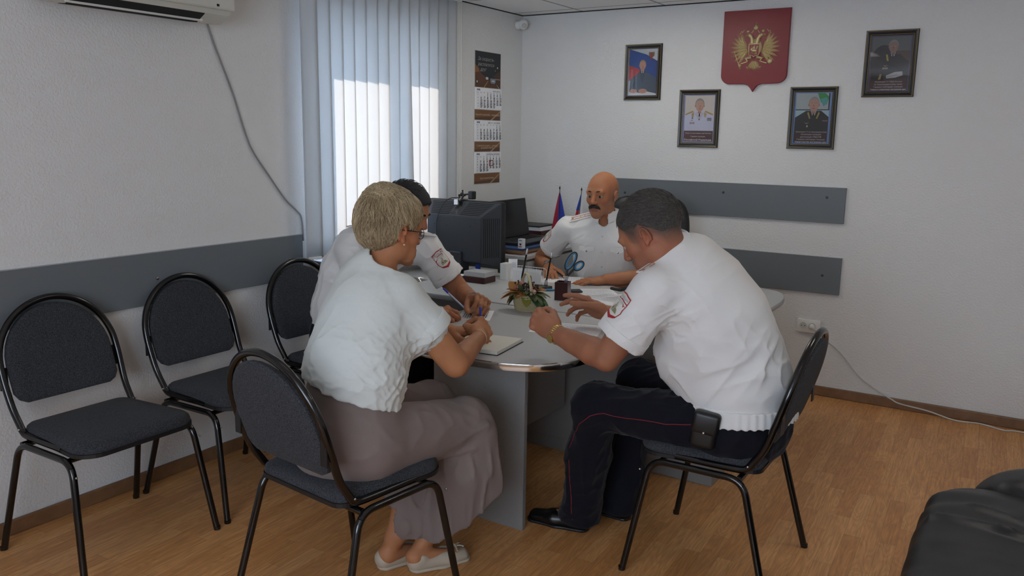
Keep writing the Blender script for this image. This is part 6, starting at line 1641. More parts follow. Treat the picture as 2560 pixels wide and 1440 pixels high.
    for k in range(9):
        t = k / 8; c = V3(1.50, -3.195, 1.088) * (1 - t) + V3(1.612, -3.100, .955) * t; sm.ball(tuple(c), (.009, .007, .007), u=10, v=7)
    bt = sm; bt.bm.verts.ensure_lookup_table()
    # trousers: wide legs ending at mid calf
    Tq = Field(); torso(Tq, [(c, w, d) for c, w, d in T_[:3]], lat, .03, .008); Tq.ell(V3(1.43, -3.39, .585), V3(.195, .150, .13), None, .06)
    hemR, hemL = V3(1.575, -2.945, .16), V3(1.415, -3.02, .22)
    for hp, kn, hm, w0, w1 in (((1.51, -3.36, .580), knR, hemR, .088, .130), ((1.30, -3.34, .580), knL, hemL, .088, .112)):
        hp, kn = V3(*hp), V3(*kn); Tq.chain([hp, kn + V3(0, 0, .0)], [.125, w0], .05); Tq.chain([kn, kn * .5 + hm * .5, hm - V3(0, 0, .05)], [w0, (w0 + w1) / 2, w1], .03); 
    Tq.chain([V3(1.66, -2.90, .50), V3(1.675, -2.855, .26)], [.05, .045], .05)
    def hemcut(p):
        s_ = (p[..., 0] - 1.52) * .69 + (p[..., 1] + 3.03) * .72; zr = .125 + .62 * np.clip(s_, -.05, 1); zl = .250 + .12 * (p[..., 1] + 3.02)
        k_ = np.clip((p[..., 0] - .45 * (p[..., 1] + 3.0) - 1.475) / .02, 0, 1); return -(zr * k_ + zl * (1 - k_) - p[..., 2]) * .8
    Tq.add(hemcut, (0, 0, 0), 1e6, .003, 's'); Tq.plane((1.40, -3.36, .845), (-.25, -.25, 1), .004)
    for hm, w1 in ((hemR, .118), (hemL, .100)): Tq.cone(hm - V3(0, 0, .08), hm + V3(0, 0, .05), w1 - .022, w1 * .60, .006, 's')
    Tq.disp(wr_noise((.1, -.1, -1), .04, .4, .010, 41, lambda p: np.clip((.52 - p[..., 2]) / .1, 0, 1))); Tq.disp(wr_noise((.9, .3, -.2), .05, .25, .004, 47, lambda p: np.clip((p[..., 2] - .5) / .08, 0, 1)))
    for q in ([(1.53, -3.33, .735), (1.55, -3.28, .66), (1.52, -3.26, .60)], [(1.56, -3.30, .70), (1.585, -3.24, .64), (1.61, -3.16, .60)], [(1.56, -3.22, .52), (1.66, -3.04, .53), (1.70, -2.93, .56)], [(1.60, -3.10, .46), (1.67, -2.98, .48), (1.695, -2.90, .50)]): ridge(Tq, q, .005, .022)
    sdf_obj('trousers', Tq, V3(1.10, -3.65, .12), V3(1.85, -2.70, .82), .006, M['mauve'], P)
    lm = mat('cream_shoe_leather', '#b9ad9a', .5, bump=(300, .1, 2, .001))
    for an, he, to in ((anR, (1.476, -3.110, 0), (1.605, -2.885, 0)), (anL, (1.375, -3.165, 0), (1.445, -2.93, 0))):
        s_ = shoe(P, an, he, to, lm, low=True, name='loafer'); he, to = V3(*he), V3(*to); d = nrm(to - he); l = V3(-d[1], d[0], 0); c = he + d * .185 + V3(0, 0, .062)
        MB().tube(smooth_path([tuple(c - l * .030 - V3(0, 0, .008)), tuple(c + d * .004), tuple(c + l * .030 - V3(0, 0, .008))], 5), .004, 8).tube([tuple(c), tuple(c + d * .022 + l * .012)], .003, 6).tube([tuple(c), tuple(c + d * .022 - l * .010)], .003, 6).build('tassel_bow', lm, s_, True)
        MB().tube([tuple(c + d * .022 + l * .012), tuple(c + d * .032 + l * .016 - V3(0, 0, .004))], .0036, 8).tube([tuple(c + d * .022 - l * .010), tuple(c + d * .032 - l * .014 - V3(0, 0, .004))], .0036, 8).build('tassel_tip', M['steel'], s_, True)
    # earring, necklace, elastic band on the writing wrist
    MB().ball(tuple(H.w(.083, .004, -.038)), .0042, u=12, v=8).build('earring', M['gold'], P, True)
    nk = MB(); nc = V3(1.372, -3.130, 1.112); nk.tube([tuple(nc + r * .068 * math.cos(a) + f * .066 * math.sin(a) + V3(0, 0, .012 - .018 * math.sin(a))) for a in [2 * PI * k / 60 for k in range(60)]], .0018, 5, closed=True)
    nk.build('necklace', M['gold'], P, True)
    fd = nrm(V3(*wrR) - V3(*elR)); ring_band('elastic_wristband', V3(*wrR) - fd * .006, fd + V3(.15, 0, 0), .0305, .003, .0016, mat('beige_elastic', '#cfae8c', .6), P)
    return P
WOM = woman()
# ================================================================== 3. bald officer behind the desk
def pocket(parent, c, n, up, w=.048, h=.052):
    n = nrm(n); up = V3(*up); up = nrm(up - n * (up @ n)); rt = np.cross(up, n); c = V3(*c)
    T = Matrix(((rt[0], up[0], n[0], c[0]), (rt[1], up[1], n[1], c[1]), (rt[2], up[2], n[2], c[2]), (0, 0, 0, 1)))
    fl = [(-w, 0), (-w, .020), (w, .020), (w, 0), (w * .45, -.008), (0, -.018), (-w * .45, -.008)]
    o = MB().prism(fl, -.001, .0030, M=T, bevel=.0008, seg=1).build('pocket_flap', M['shirt'], parent)
    MB().lathe([(.0058, 0), (.006, .0015), (.004, .0025), (0, .002)], 14, M=T @ Matrix.Translation((0, -.006, .0030))).build('button', M['steel'], o, True)

def officer_bald():
    f = nrm(V3(.30, -.954, 0)); lat = nrm(V3(-.954, -.30, 0)); C0 = V3(1.115, -.80, 0)
    def c(fw, z, rt=0): return tuple(C0 + f * fw + lat * rt + V3(0, 0, z))
    T_ = [(c(-.02, .575), .175, .130), (c(-.01, .72), .168, .125), (c(.02, .85), .172, .122), (c(.05, .97), .188, .112), (c(.06, 1.055), .160, .085), (c(.065, 1.105), .072, .062)]
    shR, elR, wrR = (.905, -.905, 1.035), (.680, -.835, .815), (.835, -1.005, .800)
    shL, elL, wrL = (1.300, -.800, 1.045), (1.455, -.975, .800), (1.255, -1.085, .783)
    H = Head((1.150, -.955, 1.247), (-.02, -1, -.06), 1.06, roll=-.02)
    F = Field(); torso(F, T_, lat, .04, -.010)
    for sh in (shR, shL): F.cone(V3(*T_[3][0]) + V3(0, 0, .05), V3(*sh), .075, .056, .04)
    arm(F, shR, elR, wrR, (.056, .047, .045, .030)); arm(F, shL, elL, wrL, (.056, .047, .045, .030))
    kn = ((.99, -1.22, .55), (1.22, -1.22, .55)); an = ((.99, -1.20, .11), (1.22, -1.20, .11))
    for k_, a_ in zip(kn, an): leg(F, (k_[0], -.84, .56), k_, a_); foot(F, a_, (a_[0], -1.17, .02), (a_[0], -1.32, .02))
    H.build(F, T_[-1][0], .057, .84, 1.1, 1.03); H.ell(F, (0, .066, -.100), (.026, .026, .020), .014)
    hand(F, wrR, (.55, -.78, -.28), (.25, .1, -1), 1, ((.55, .65, .4), (.35, .45, .3), (.45, .5, .3), (.5, .6, .3)), (.10, .03, -.05, -.12), ((.6, .70, .3), (.85, .35, .35), (.95, .1, .3)), 1.08, .030)
    hand(F, wrL, (-.86, -.50, -.10), (0, .08, -1), -1, ((.12, .18, .12), (.10, .16, .12), (.12, .18, .12), (.15, .2, .15)), (.14, .04, -.05, -.16), ((.70, .62, .30), (.88, .38, .2), (.95, .25, .1)), 1.10, .030)
    col = skin_tint('#a8704f', H, lips='#96594c', flush='#b5644a', stub=('#8d6857', .25), cap=('#9b8672', .35, lambda L: np.clip((.055 - L[:, 2]) / .03, 0, 1) * (L[:, 2] > -.05) * (L[:, 1] < .035)))
    P = person('person', F, V3(.58, -1.45, -.01), V3(1.58, -.60, 1.42), .0034, col, 'bald person with black moustache in white police shirt sitting behind the desk')
    H.eyes(P, '#3d3a34', (-.10, -.02)); H.brows(P, '#2c211b', .0030)
    # moustache
    Fm = Field()
    for e in (-1, 1):
        pts = [(e * .001, .104, -.0495), (e * .012, .1035, -.0510), (e * .024, .0965, -.0560), (e * .031, .088, -.0660)]; Fm.chain([H.w(*p) for p in pts], [.0082, .0090, .0075, .0036], .004)
    def mn(p, d): L = H.loc(p); return .0018 * vnoise(np.stack([L[..., 0] * 420, L[..., 1] * 160, L[..., 2] * 110], -1), 6)
    Fm.disp(mn); cc = H.w(0, .097, -.056); sdf_obj('moustache', Fm, cc - .045, cc + .045, .0018, mat('black_moustache_hair', '#15130f', .65), P)
    # shirt
    S = Field(); torso(S, [(q, w + .008, d + .010) for q, w, d in T_[:5]], lat, .05, .004); S.slab(V3(*T_[4][0]), V3(*T_[5][0]), .165, .09, .082, .072, lat, .04)
    for sh in (shR, shL): S.cone(V3(*T_[3][0]) + V3(0, 0, .055), V3(*sh), .080, .062, .05)
    e1, d1 = sleeve(S, shR, elR, .64, .064, .074, .010, .035); e2, d2 = sleeve(S, shL, elL, .64, .064, .074, .010, .035)
    S.plane(c(0, .60), (0, 0, -1), .004); S.ell(C0 + f * .120 + V3(0, 0, 1.115), V3(.040, .060, .065), frame(f), .012, 's')
    S.disp(wr_noise((.2, 0, 1), .05, .25, .004, 51)); S.disp(wr_noise((.8, -.2, .5), .035, .14, .003, 55))
    sh_ = sdf_obj('shirt', S, V3(.55, -1.10, .55), V3(1.62, -.58, 1.20), .005, M['shirt'], P)
    ring_band('cuff', e1 - d1 * .016, d1, .0725, .030, .003, M['shirt'], sh_); ring_band('cuff', e2 - d2 * .016, d2, .0725, .030, .003, M['shirt'], sh_)
    collar_mesh(sh_, V3(*T_[5][0]) + V3(0, 0, .008) + f * .008, (0, 0, -1), f - V3(0, 0, .28), .073, .046, open_=.30)
    fr = C0 + f * .140
    T = lambda p: None
    pl = MB(); rt = -lat
    for k in range(14):
        pass
    zs = np.linspace(.70, 1.045, 12)
    from mathutils.bvhtree import BVHTree
    me = sh_.data; bv = BVHTree.FromPolygons([v.co for v in me.vertices], [tuple(p_.vertices) for p_ in me.polygons])
    def hit(rtv, z):
        o = C0 + f * .6 + lat * rtv + V3(0, 0, z); h = bv.ray_cast(Vector(o), Vector(-f)); return V3(*h[0]) if h[0] is not None else C0 + f * .15 + lat * rtv + V3(0, 0, z)
    Lp = [hit(.018, z) + f * .0022 for z in zs]; Rp = [hit(-.018, z) + f * .0022 for z in zs]
    rows = [(pl.bm.verts.new(a - f * .003), pl.bm.verts.new(a), pl.bm.verts.new(b), pl.bm.verts.new(b - f * .003)) for a, b in zip(Lp, Rp)]
    for A, B in zip(rows, rows[1:]):
        for j in range(3): pl.bm.faces.new((A[j], A[j + 1], B[j + 1], B[j]))
    bmesh.ops.recalc_face_normals(pl.bm, faces=pl.bm.faces); pk = pl.build('button_placket', M['shirt'], sh_, True)
    for z in (.74, .83, .92, 1.01):
        q = hit(0, z) + f * .003; Tm = Matrix.Translation(tuple(q)) @ Vector(f).to_track_quat('Z', 'Y').to_matrix().to_4x4(); MB().lathe([(.0055, 0), (.0055, .0015), (.004, .0022), (0, .0018)], 14, M=Tm).build('button', mat('shirt_button', '#c3c2bd', .35), pk, True)
    for sx in (-.090, .090):
        q = hit(sx, .925); q2 = hit(sx * 1.35, .925); q1 = hit(sx * .65, .925); tv = nrm(q2 - q1); nn = nrm(np.cross(tv, V3(0, 0, 1))); nn = nn if nn @ f > 0 else -nn; pocket(sh_, q + nn * .002, nn, (0, 0, 1))
    board(sh_, (1.070, -.925, 1.122), (.935, -.930, 1.082), (-.25, -.62, .8), .027)
    board(sh_, c(.045, 1.118, -.085), c(.020, 1.098, -.195), (.28, -.25, 1), .025)
    dd = nrm(V3(*elR) - V3(*shR)); nv = nrm(V3(-.75, -.55, .2) - dd * (V3(-.75, -.55, .2) @ dd)); pc = V3(*shR) + (V3(*elR) - V3(*shR)) * .40 + nv * .070; patch_on(sh_, pc, nv, -dd, .034, .046, draw_patch, bend=.068)
    Tq = Field(); Tq.slab(V3(*T_[0][0]), V3(*c(0, .62)), .185, .14, .175, .13, lat, .02); Tq.plane(c(0, .66), (0, 0, 1), .003)
    for k_, a_ in zip(kn, an): Tq.chain([V3(k_[0], -.84, .57), V3(*k_)], [.10, .078], .04); Tq.chain([V3(*k_), V3(*a_) - V3(0, 0, .05)], [.078, .078], .03)
    Tq.disp(wr_noise((0, -.2, -1), .06, .2, .007, 61)); Tq.plane((1, -1, .04), (0, 0, -1), .003); sdf_obj('trousers', Tq, V3(.80, -1.40, 0), V3(1.45, -.55, .72), .009, M['navy'], P)
    for a_ in an: shoe(P, a_, (a_[0], -1.12, 0), (a_[0], -1.42, 0), mat('shoe_leather_black', '#0c0c0d', .3))
    fd = nrm(V3(*wrR) - V3(*elR)); wt = ring_band('wrist_watch', V3(*wrR) - fd * .010, fd, .0335, .012, .003, M['steel'], P, .88, lat=(0, 0, 1)); wt['label'] = 'steel wristwatch'
    cdir = nrm(V3(.2, -.6, .8) - fd * (V3(.2, -.6, .8) @ fd)); Tm = Matrix.Translation(tuple(V3(*wrR) - fd * .010 + cdir * .033)) @ Vector(cdir).to_track_quat('Z', 'Y').to_matrix().to_4x4(); MB().lathe([(.018, 0), (.018, .006), (.014, .0075), (0, .0075)], 22, M=Tm).build('watch_case', M['steel'], wt, True)
    return P
BOSS = officer_bald()

# ================================================================== 4. dark haired officer by the window
def officer_left():
    f = nrm(V3(.80, -.58, 0)); lat = nrm(V3(-.58, -.80, 0)); l2 = V3(-.25, -.97, 0)
    T_ = [((.435, -2.31, .575), .170, .140), ((.44, -2.305, .74), .160, .138), ((.475, -2.29, .88), .160, .130), ((.545, -2.265, .99), .165, .110), ((.625, -2.255, 1.055), .150, .085), ((.675, -2.245, 1.095), .070, .062)]
    shR, elR, wrR = (.575, -2.400, 1.03), (.760, -2.56, .815), (1.005, -2.405, .790)
    shL, elL, wrL = (.762, -2.095, 1.025), (.900, -1.985, .800), (1.065, -2.115, .805)
    H = Head((.752, -2.225, 1.213), (.90, .22, -.38), 1.06)
    F = Field(); 
    for (a, wa, da), (b, wb, db), i in zip(T_, T_[1:], range(9)): F.slab(V3(*a), V3(*b), wa - .01, da - .01, wb - .01, db - .01, l2 if i < 2 else lat, .04)
    for sh in (shR, shL): F.cone(V3(*T_[3][0]) + V3(0, 0, .04), V3(*sh), .075, .058, .04)
    arm(F, shR, elR, wrR, (.060, .050, .048, .032)); arm(F, shL, elL, wrL, (.060, .052, .048, .032))
    legs = (((.46, -2.42, .565), (.93, -2.44, .57), (.93, -2.42, .11)), ((.46, -2.22, .565), (.93, -2.20, .57), (.95, -2.18, .11)))
    for h_, k_, a_ in legs: leg(F, h_, k_, a_, (.092, .064, .058, .042)); foot(F, a_, (a_[0] - .01, a_[1], .02), (a_[0] + .13, a_[1], .02))
    H.build(F, T_[-1][0], .062, 1.04)
    hand(F, wrR, (.93, .36, .05), (.25, .45, -.85), 1, ((.55, .75, .5), (.75, .9, .5), (.95, 1.0, .6), (1.1, 1.1, .6)), (.05, 0, -.03, -.06), ((.80, .25, .50), (.95, -.05, .30), (1, -.15, .1)), 1.14, .031)
    hand(F, wrL, (.86, -.46, .22), (-.10, -.55, -.80), -1, ((.75, .95, .5), (.85, 1.0, .6), (.9, 1.0, .6), (.95, 1.0, .6)), (.06, .02, -.02, -.06), ((.65, .25, .75), (.75, .10, .65), (.85, .05, .5)), 1.18, .032)
    col = skin_tint('#a87252', H, flush='#ab5f48', stub=('#6d5347', .45))
    P = person('person', F, V3(.20, -2.72, -.01), V3(1.32, -1.88, 1.40), .0040, col, 'dark haired person in white police shirt by the window, half hidden, writing with blue pen')
    Fh = Field(); H.ell(Fh, (0, -.018, .038), (.0815, .1035, .0985), .0); H.ell(Fh, (0, .028, .050), (.066, .070, .070), .02)
    def cut(p):
        L = H.loc(p); zl = np.interp(L[..., 1], [-.12, -.10, -.06, -.03, .00, .03, .05, .07, .085, .10], [-.055, -.055, -.04, .005, .030, .010, .026, .055, .075, .12]); return (zl - L[..., 2]) * H.s * .7
    Fh.add(cut, H.c, 1e6, 0, 'i'); Fh.disp(lambda p, d: .0018 * vnoise(p * 160, 3))
    sdf_obj('hair', Fh, H.c - .16, H.c + .16, .0034, mat('short_black_hair', '#141416', .6, bump=(900, .8, 3, .003)), P)
    strands(P, H, 700, lambda L: L[2] > np.interp(L[1], [-.12, -.06, -.02, .05, .07, .085, .1], [-.03, -.01, .03, .04, .065, .085, .13]), .018, ('#17171a', '#222226', '#0d0d0f'), .0010, comb=(0, .9, .1), rise=.010, seed=14, rad=(.083, .105, .100))
    H.eyes(P); H.brows(P, '#1e1916', .0036)
    S = Field()
    TS = [(q, w + .010, d + .012) for q, w, d in T_[:5]]
    for (a, wa, da), (b, wb, db), i in zip(TS, TS[1:], range(9)): S.slab(V3(*a), V3(*b), wa, da, wb, db, l2 if i < 2 else lat, .05)
    S.slab(V3(*T_[4][0]), V3(*T_[5][0]), .155, .09, .082, .072, lat, .04)
    for sh in (shR, shL): S.cone(V3(*T_[3][0]) + V3(0, 0, .045), V3(*sh), .088, .072, .05)
    e1, d1 = sleeve(S, shR, elR, .66, .072, .082, .012, .035); e2, d2 = sleeve(S, shL, elL, .66, .070, .082, .012, .035)
    S.plane((.42, -2.32, .60), (0, 0, -1), .004); S.disp(wr_noise((.3, .2, 1), .05, .22, .006, 71)); S.disp(wr_noise((1, -.3, .3), .04, .16, .006, 75))
    sh_ = sdf_obj('shirt', S, V3(.15, -2.75, .55), V3(1.08, -1.84, 1.20), .0058, M['shirt'], P)
    ring_band('cuff', e1 - d1 * .016, d1, .0805, .030, .003, M['shirt'], sh_); ring_band('cuff', e2 - d2 * .016, d2, .0805, .030, .003, M['shirt'], sh_)
    collar_mesh(sh_, V3(*T_[5][0]) + V3(-.005, 0, -.010), (-.35, 0, -1), f - V3(0, 0, .3), .070, .038, open_=.30)
    board(sh_, (.735, -2.155, 1.122), (.815, -2.075, 1.108), (.10, .05, 1), .027)
    board(sh_, (.615, -2.335, 1.110), (.555, -2.415, 1.098), (-.15, -.10, 1), .025)
    dd = nrm(V3(*elL) - V3(*shL)); nv = nrm(V3(.85, -.35, .1) - dd * (V3(.85, -.35, .1) @ dd)); pc = V3(*shL) + (V3(*elL) - V3(*shL)) * .30 + nv * .080; patch_on(sh_, pc, nv, -dd, .038, .050, draw_patch, bend=.078)
    Tq = Field(); Tq.slab(V3(*T_[0][0]), V3(.42, -2.32, .62), .185, .155, .178, .15, l2, .02); Tq.plane((.42, -2.32, .66), (0, 0, 1), .003)
    for h_, k_, a_ in legs: Tq.chain([V3(*h_), V3(*k_)], [.105, .080], .04); Tq.chain([V3(*k_), V3(*a_) - V3(0, 0, .05)], [.080, .080], .03)
    Tq.disp(wr_noise((0, -.2, -1), .06, .2, .007, 81)); Tq.plane((1, -1, .04), (0, 0, -1), .003); sdf_obj('trousers', Tq, V3(.18, -2.60, 0), V3(1.10, -2.02, .72), .009, M['navy'], P)
    for h_, k_, a_ in legs: shoe(P, a_, (a_[0] - .06, a_[1], 0), (a_[0] + .23, a_[1], 0), mat('shoe_leather_dark', '#0c0c0d', .3))
    fd = nrm(V3(*wrL) - V3(*elL)); wt = ring_band('wrist_watch', V3(*wrL) - fd * .006, fd, .0345, .010, .003, M['steel'], P, .88, lat=(0, 0, 1))
    return P
OFFL = officer_left()
# ------------------------------------------------------------------ papers, notebook, pens, basket on the tables
def sheet(name, cx, cy, w, h, ang, z, label, m=None, lines=0, line_dir='u', cat='paper', th=.0006, group=None, inkh='#70757e'):
    T = Matrix.Translation((cx, cy, z)) @ Matrix.Rotation(math.radians(ang), 4, 'Z')
    t = MB().box((-w / 2, -h / 2, 0), (w / 2, h / 2, th), M=T).build(name, m or M['paper']); tag(t, label, cat, group)
    if lines:
        F = Flat(T @ Matrix.Translation((0, 0, th)), .00005); rnd = random.Random(int(cx * 1000))
        for k in range(lines):
            u = (k + .7) / (lines + .6)
            x0_, x1_ = -.42 * w, .42 * w - rnd.choice([0, 0, 0, .1, .25]) * w
            y_ = h * (.46 - .92 * u)
            # words along the line
            x_ = x0_
            while x_ < x1_:
                ww = rnd.uniform(.006, .018); F.rect(x_, y_ - .0009, min(x_ + ww, x1_), y_ + .0009, inkh); x_ += ww + .003
        F.build('printed_lines', t) if False else None
        o = F.mb.build('printed_lines', F.mats, None); o.parent = t
    return t
sheet('document', .955, -1.095, .21, .297, -62, TT, 'white sheet under the hands of the bald officer', lines=24)
sheet('document', 1.345, -1.365, .21, .297, 38, TT, 'open printed pages beside the pencil box, nearest the bald officer', lines=28)
sheet('document', 1.475, -1.455, .21, .297, 62, TT + .0012, 'printed sheet on the desk between the pencil box and the bent over officer', lines=26)
sheet('document', 1.575, -1.43, .21, .297, 78, TT + .0024, 'white sheet lying topmost of the papers by the phone', lines=20)
sheet('document', 1.63, -1.60, .21, .297, 84, TT, 'white sheet at the front edge of the desk beyond the open hand', lines=0)
sheet('document', 1.600, -2.165, .297, .21, 17, TZ, 'printed sheet on the table under the fists of the bent over officer', lines=14)
sheet('document', 1.120, -2.172, .15, .215, 28, TZ, 'densely printed page under the hand of the officer by the window', lines=0)
F = Flat(Matrix.Translation((1.120, -2.172, TZ + .0007)) @ Matrix.Rotation(math.radians(28 - 90), 4, 'Z'), .00005)
for k in range(11):
    y_ = -.055 + k * .0105; F.rect(-.085, y_ - .0016, .055 + .01 * (k % 3), y_ + .0016, '#4c5058')
o = F.mb.build('printed_lines', F.mats, None); o.parent = bpy.data.objects['document.006']

nbk = empty('notebook', (1.46, -2.60, TZ), label='open notebook with blank cream pages under the hands of the blonde woman', cat='notebook')
TN = Matrix.Translation((1.565, -2.482, TZ)) @ Matrix.Rotation(math.radians(8), 4, 'Z')
rel('cover', MB().box((-.305, -.242, .0), (.004, .003, .0025), .001, 1, M=TN), pm('#1b1c20'), nbk)
pg = MB()
for xa, xb in ((-.301, -.151), (-.149, .0)):
    def fn(u, v, xa=xa, xb=xb):
        x = xa + (xb - xa) * u; e = (u if xa > -.2 else 1 - u); z = .0155 - .004 * math.exp(-e * 14); p = TN @ Vector((x, -.239 * (1 - v), z)); return p
    pg.grid(fn, 14, 2); pg.box((xa, -.239, .0028), (xb, 0, .0112), M=TN)
    for (x_a, y_a, x_b, y_b) in ((xa, -.239, xb, -.239), (xb, -.239, xb, 0), (xb, 0, xa, 0), (xa, 0, xa, -.239)): pg.quad([TN @ Vector((x_a, y_a, .011)), TN @ Vector((x_b, y_b, .011)), TN @ Vector((x_b, y_b, .0155)), TN @ Vector((x_a, y_a, .0155))])
rel('pages', pg, pm('#dbd8cb'), nbk)
# pens held by hands
M['pen_clear'] = mat('clear_pen_barrel', '#aab4d8', .2); M['pen_dark'] = mat('pen_dark', '#17181c', .3)
pen('ballpoint_pen', (1.425, -2.575, TZ + .0175), (1.437, -2.600, TZ + .150), M['blue_plastic'], M['steel'], 'blue pen upright in the hand of the blonde woman', mid=M['blue_plastic'], r=.0042)
pen('ballpoint_pen', (1.125, -2.205, TZ + .002), (.935, -2.180, TZ + .108), M['blue_plastic'], M['pen_dark'], 'clear and blue pen in the hand of the officer by the window', mid=M['pen_clear'], r=.0046)
pen('ballpoint_pen', (.985, -1.075, TT + .012), (.875, -1.035, TT + .052), M['pen_dark'], M['steel'], 'dark pen between the fingers of the bald officer', mid=M['pen_dark'], r=.0038)
pen('ballpoint_pen', (1.055, -1.47, TT + .006), (1.145, -1.415, TT + .008), M['scissor_blue'], M['pen_dark'], 'blue pen lying on the desk behind the flower basket', mid=M['scissor_blue'], r=.0055)
# desk set with two upright pens
ds = empty('pen_stand', (.98, -1.40, TT), label='small pen stand with sockets behind the flower basket', cat='pen stand')
rel('base', MB().box((.90, -1.45, TT), (1.08, -1.385, TT + .018), .004), M['black_plastic'], ds)
for x_, y_ in ((.900 + .012, -1.425), (1.050, -1.405)): rel('socket', MB().lathe([(.009, 0), (.011, .008), (.008, .020), (.0065, .034)], 16, c=(x_, y_, TT + .018)), M['steel'], ds, True)
pen('desk_pen', (.903, -1.425, TT + .030), (.937, -1.42, .968), M['steel'], M['steel'], 'black desk pen with a silver end, left one in the pen stand', mid=M['black_metal'], r=.0050)
pen('desk_pen', (1.049, -1.405, TT + .030), (1.080, -1.40, .958), M['steel'], M['steel'], 'black desk pen with a silver end, right one in the pen stand', mid=M['black_metal'], r=.0044)
# white wire organiser with slips
wb = empty('letter_rack', (.88, -1.33, TT), label='white wire letter rack holding slips behind the flower basket', cat='letter rack')
for yy, zt in ((-1.36, .075), (-1.32, .085), (-1.28, .090)):
    w_ = MB(); w_.tube(round_path([(.78, yy, TT + .002), (.78, yy, TT + zt), (.98, yy, TT + zt), (.98, yy, TT + .002)], .02), .0016, 6)
    for k in range(11): xx = .798 + k * .0165; w_.tube([(xx, yy, TT + .003), (xx, yy, TT + zt - .001)], .0009, 5)
    w_.tube([(.78, yy, TT + .003), (.98, yy, TT + .003)], .0014, 6); rel('wire_panel', w_, M['white_plastic'], wb, True)
rel('base_wire', MB().tube([(.78, -1.36, TT + .003), (.78, -1.28, TT + .003)], .0016, 6).tube([(.98, -1.36, TT + .003), (.98, -1.28, TT + .003)], .0016, 6), M['white_plastic'], wb, True)
for i, (x_, y_, h_) in enumerate(((.84, -1.34, .085), (.91, -1.30, .08))):
    tag(MB().box((x_ - .045, y_, TT + .001), (x_ + .045, y_ + .004, TT + h_)).build('paper_slip', M['paper']), 'white slips standing in the wire rack, ' + ('nearer the camera' if i == 0 else 'farther from the camera'), 'paper')
tag(MB().box((-.026, -.002, 0), (.026, .002, .118), .0005, 1, M=Matrix.Translation((.735, -1.25, TT)) @ Matrix.Rotation(math.radians(28), 4, 'Z') @ Matrix.Rotation(math.radians(-10), 4, 'X')).build('leaning_card', M['paper']), 'tall white card with blue lines leaning beside the monitor', 'card')
cdm = MB()
for k in range(4): cdm.box((-.016 + .004 * k, -.0031, .070 + .008 * k), (.020, -.0021, .0715 + .008 * k), M=Matrix.Translation((.735, -1.25, TT)) @ Matrix.Rotation(math.radians(28), 4, 'Z') @ Matrix.Rotation(math.radians(-10), 4, 'X'))
o = cdm.build('printed_lines', pm('#5b74a8')); o.parent = bpy.data.objects['leaning_card']
obj('card_box', MB().box((.68, -1.30, TT), (.725, -1.235, TT + .095), .002), M['white_plastic'], 'small white box standing beside the leaning card', 'box')
# dark tray with a grey drawer top under the monitor edge
dt = empty('desk_tray', (.62, -1.36, TT), label='dark cherry tray with a pale paper stack, in front of the monitor base', cat='tray')
rel('tray_body', MB().box((.55, -1.49, TT), (.70, -1.375, TT + .034), .003), M['dark_wood'], dt)
obj('paper_stack', MB().box((.555, -1.485, TT + .0345), (.697, -1.38, TT + .062), .001), pm('#b4b6b8'), 'grey paper block on the dark tray by the monitor', 'papers')
obj('paper_note', MB().box((.47, -1.445, TT + .0225), (.535, -1.39, TT + .0235)), M['paper'], 'small white note lying on the monitor foot', 'paper')
# computer mouse-like dark disc (tape) behind the monitor edge
tp = empty('tape_dispenser', (.60, -1.08, TT), label='black rounded tape dispenser on the desk behind the monitor', cat='tape dispenser')
rel('body', MB().ball((.60, -1.09, TT + .035), (.055, .03, .040)).box((.54, -1.115, TT), (.66, -1.065, TT + .03), .008), M['black_plastic'], tp, True)
# mobile phone / calculator near the papers
phn = empty('mobile_phone', (1.40, -1.14, TT), label='black phone in a scuffed case lying by the papers', cat='phone')
TP = Matrix.Translation((1.395, -1.135, TT)) @ Matrix.Rotation(math.radians(78), 4, 'Z')
rel('case', MB().box((-.085, -.038, 0), (.085, .038, .016), .006, 3, M=TP), M['black_plastic'], phn, True); rel('buttons', MB().box((-.06, -.028, .016), (.02, .028, .0168), M=TP), M['screen'], phn); rel('worn_end', MB().box((-.083, -.02, .0155), (-.068, .018, .0172), M=TP), pm('#9a6a5c'), phn)
obj('black_pad', MB().box((-.055, -.035, 0), (.055, .035, .008), .002, M=Matrix.Translation((1.205, -1.40, TT + .003)) @ Matrix.Rotation(math.radians(40), 4, 'Z')), M['black_plastic'], 'flat black pad lying under the pencil box corner', 'pad')

# ------------------------------------------------------------------ wicker basket with dried flowers
bc = Vector((1.245, -1.930, TZ)); bkt = empty('wicker_basket', bc, label='small cream wicker basket with a looped handle on the table', cat='basket')
M['wicker'] = mat('cream_wicker', '#c9bd97', .65, bump=(300, .3, 2, .001))
wv = MB(); nr_, nk_ = 13, 28
for j in range(nr_):
    z = .006 + j * .0048; r_ = .056 + .010 * (j / nr_)
    pts = [bc + Vector(((r_ + .0022 * (1 if (k + j) % 2 else -1)) * math.cos(2 * PI * k / (nk_ * 2) * 1.0), (r_ * .82 + .0022 * (1 if (k + j) % 2 else -1)) * math.sin(2 * PI * k / (nk_ * 2)), z)) for k in range(nk_ * 2)]
    wv.tube(pts, .0024, 5, closed=True)
for k in range(nk_): a = 2 * PI * k / nk_; wv.tube([bc + Vector((.056 * math.cos(a), .046 * math.sin(a), .003)), bc + Vector((.066 * math.cos(a), .054 * math.sin(a), .074))], .002, 5)
rel('woven_body', wv, M['wicker'], bkt, True)
rel('basket_base', MB().lathe([(.055, 0), (.055, .004), (0, .004)], 28, M=Matrix.Translation(bc) @ Matrix.Diagonal((1, .82, 1, 1))), M['wicker'], bkt)
rm = MB()
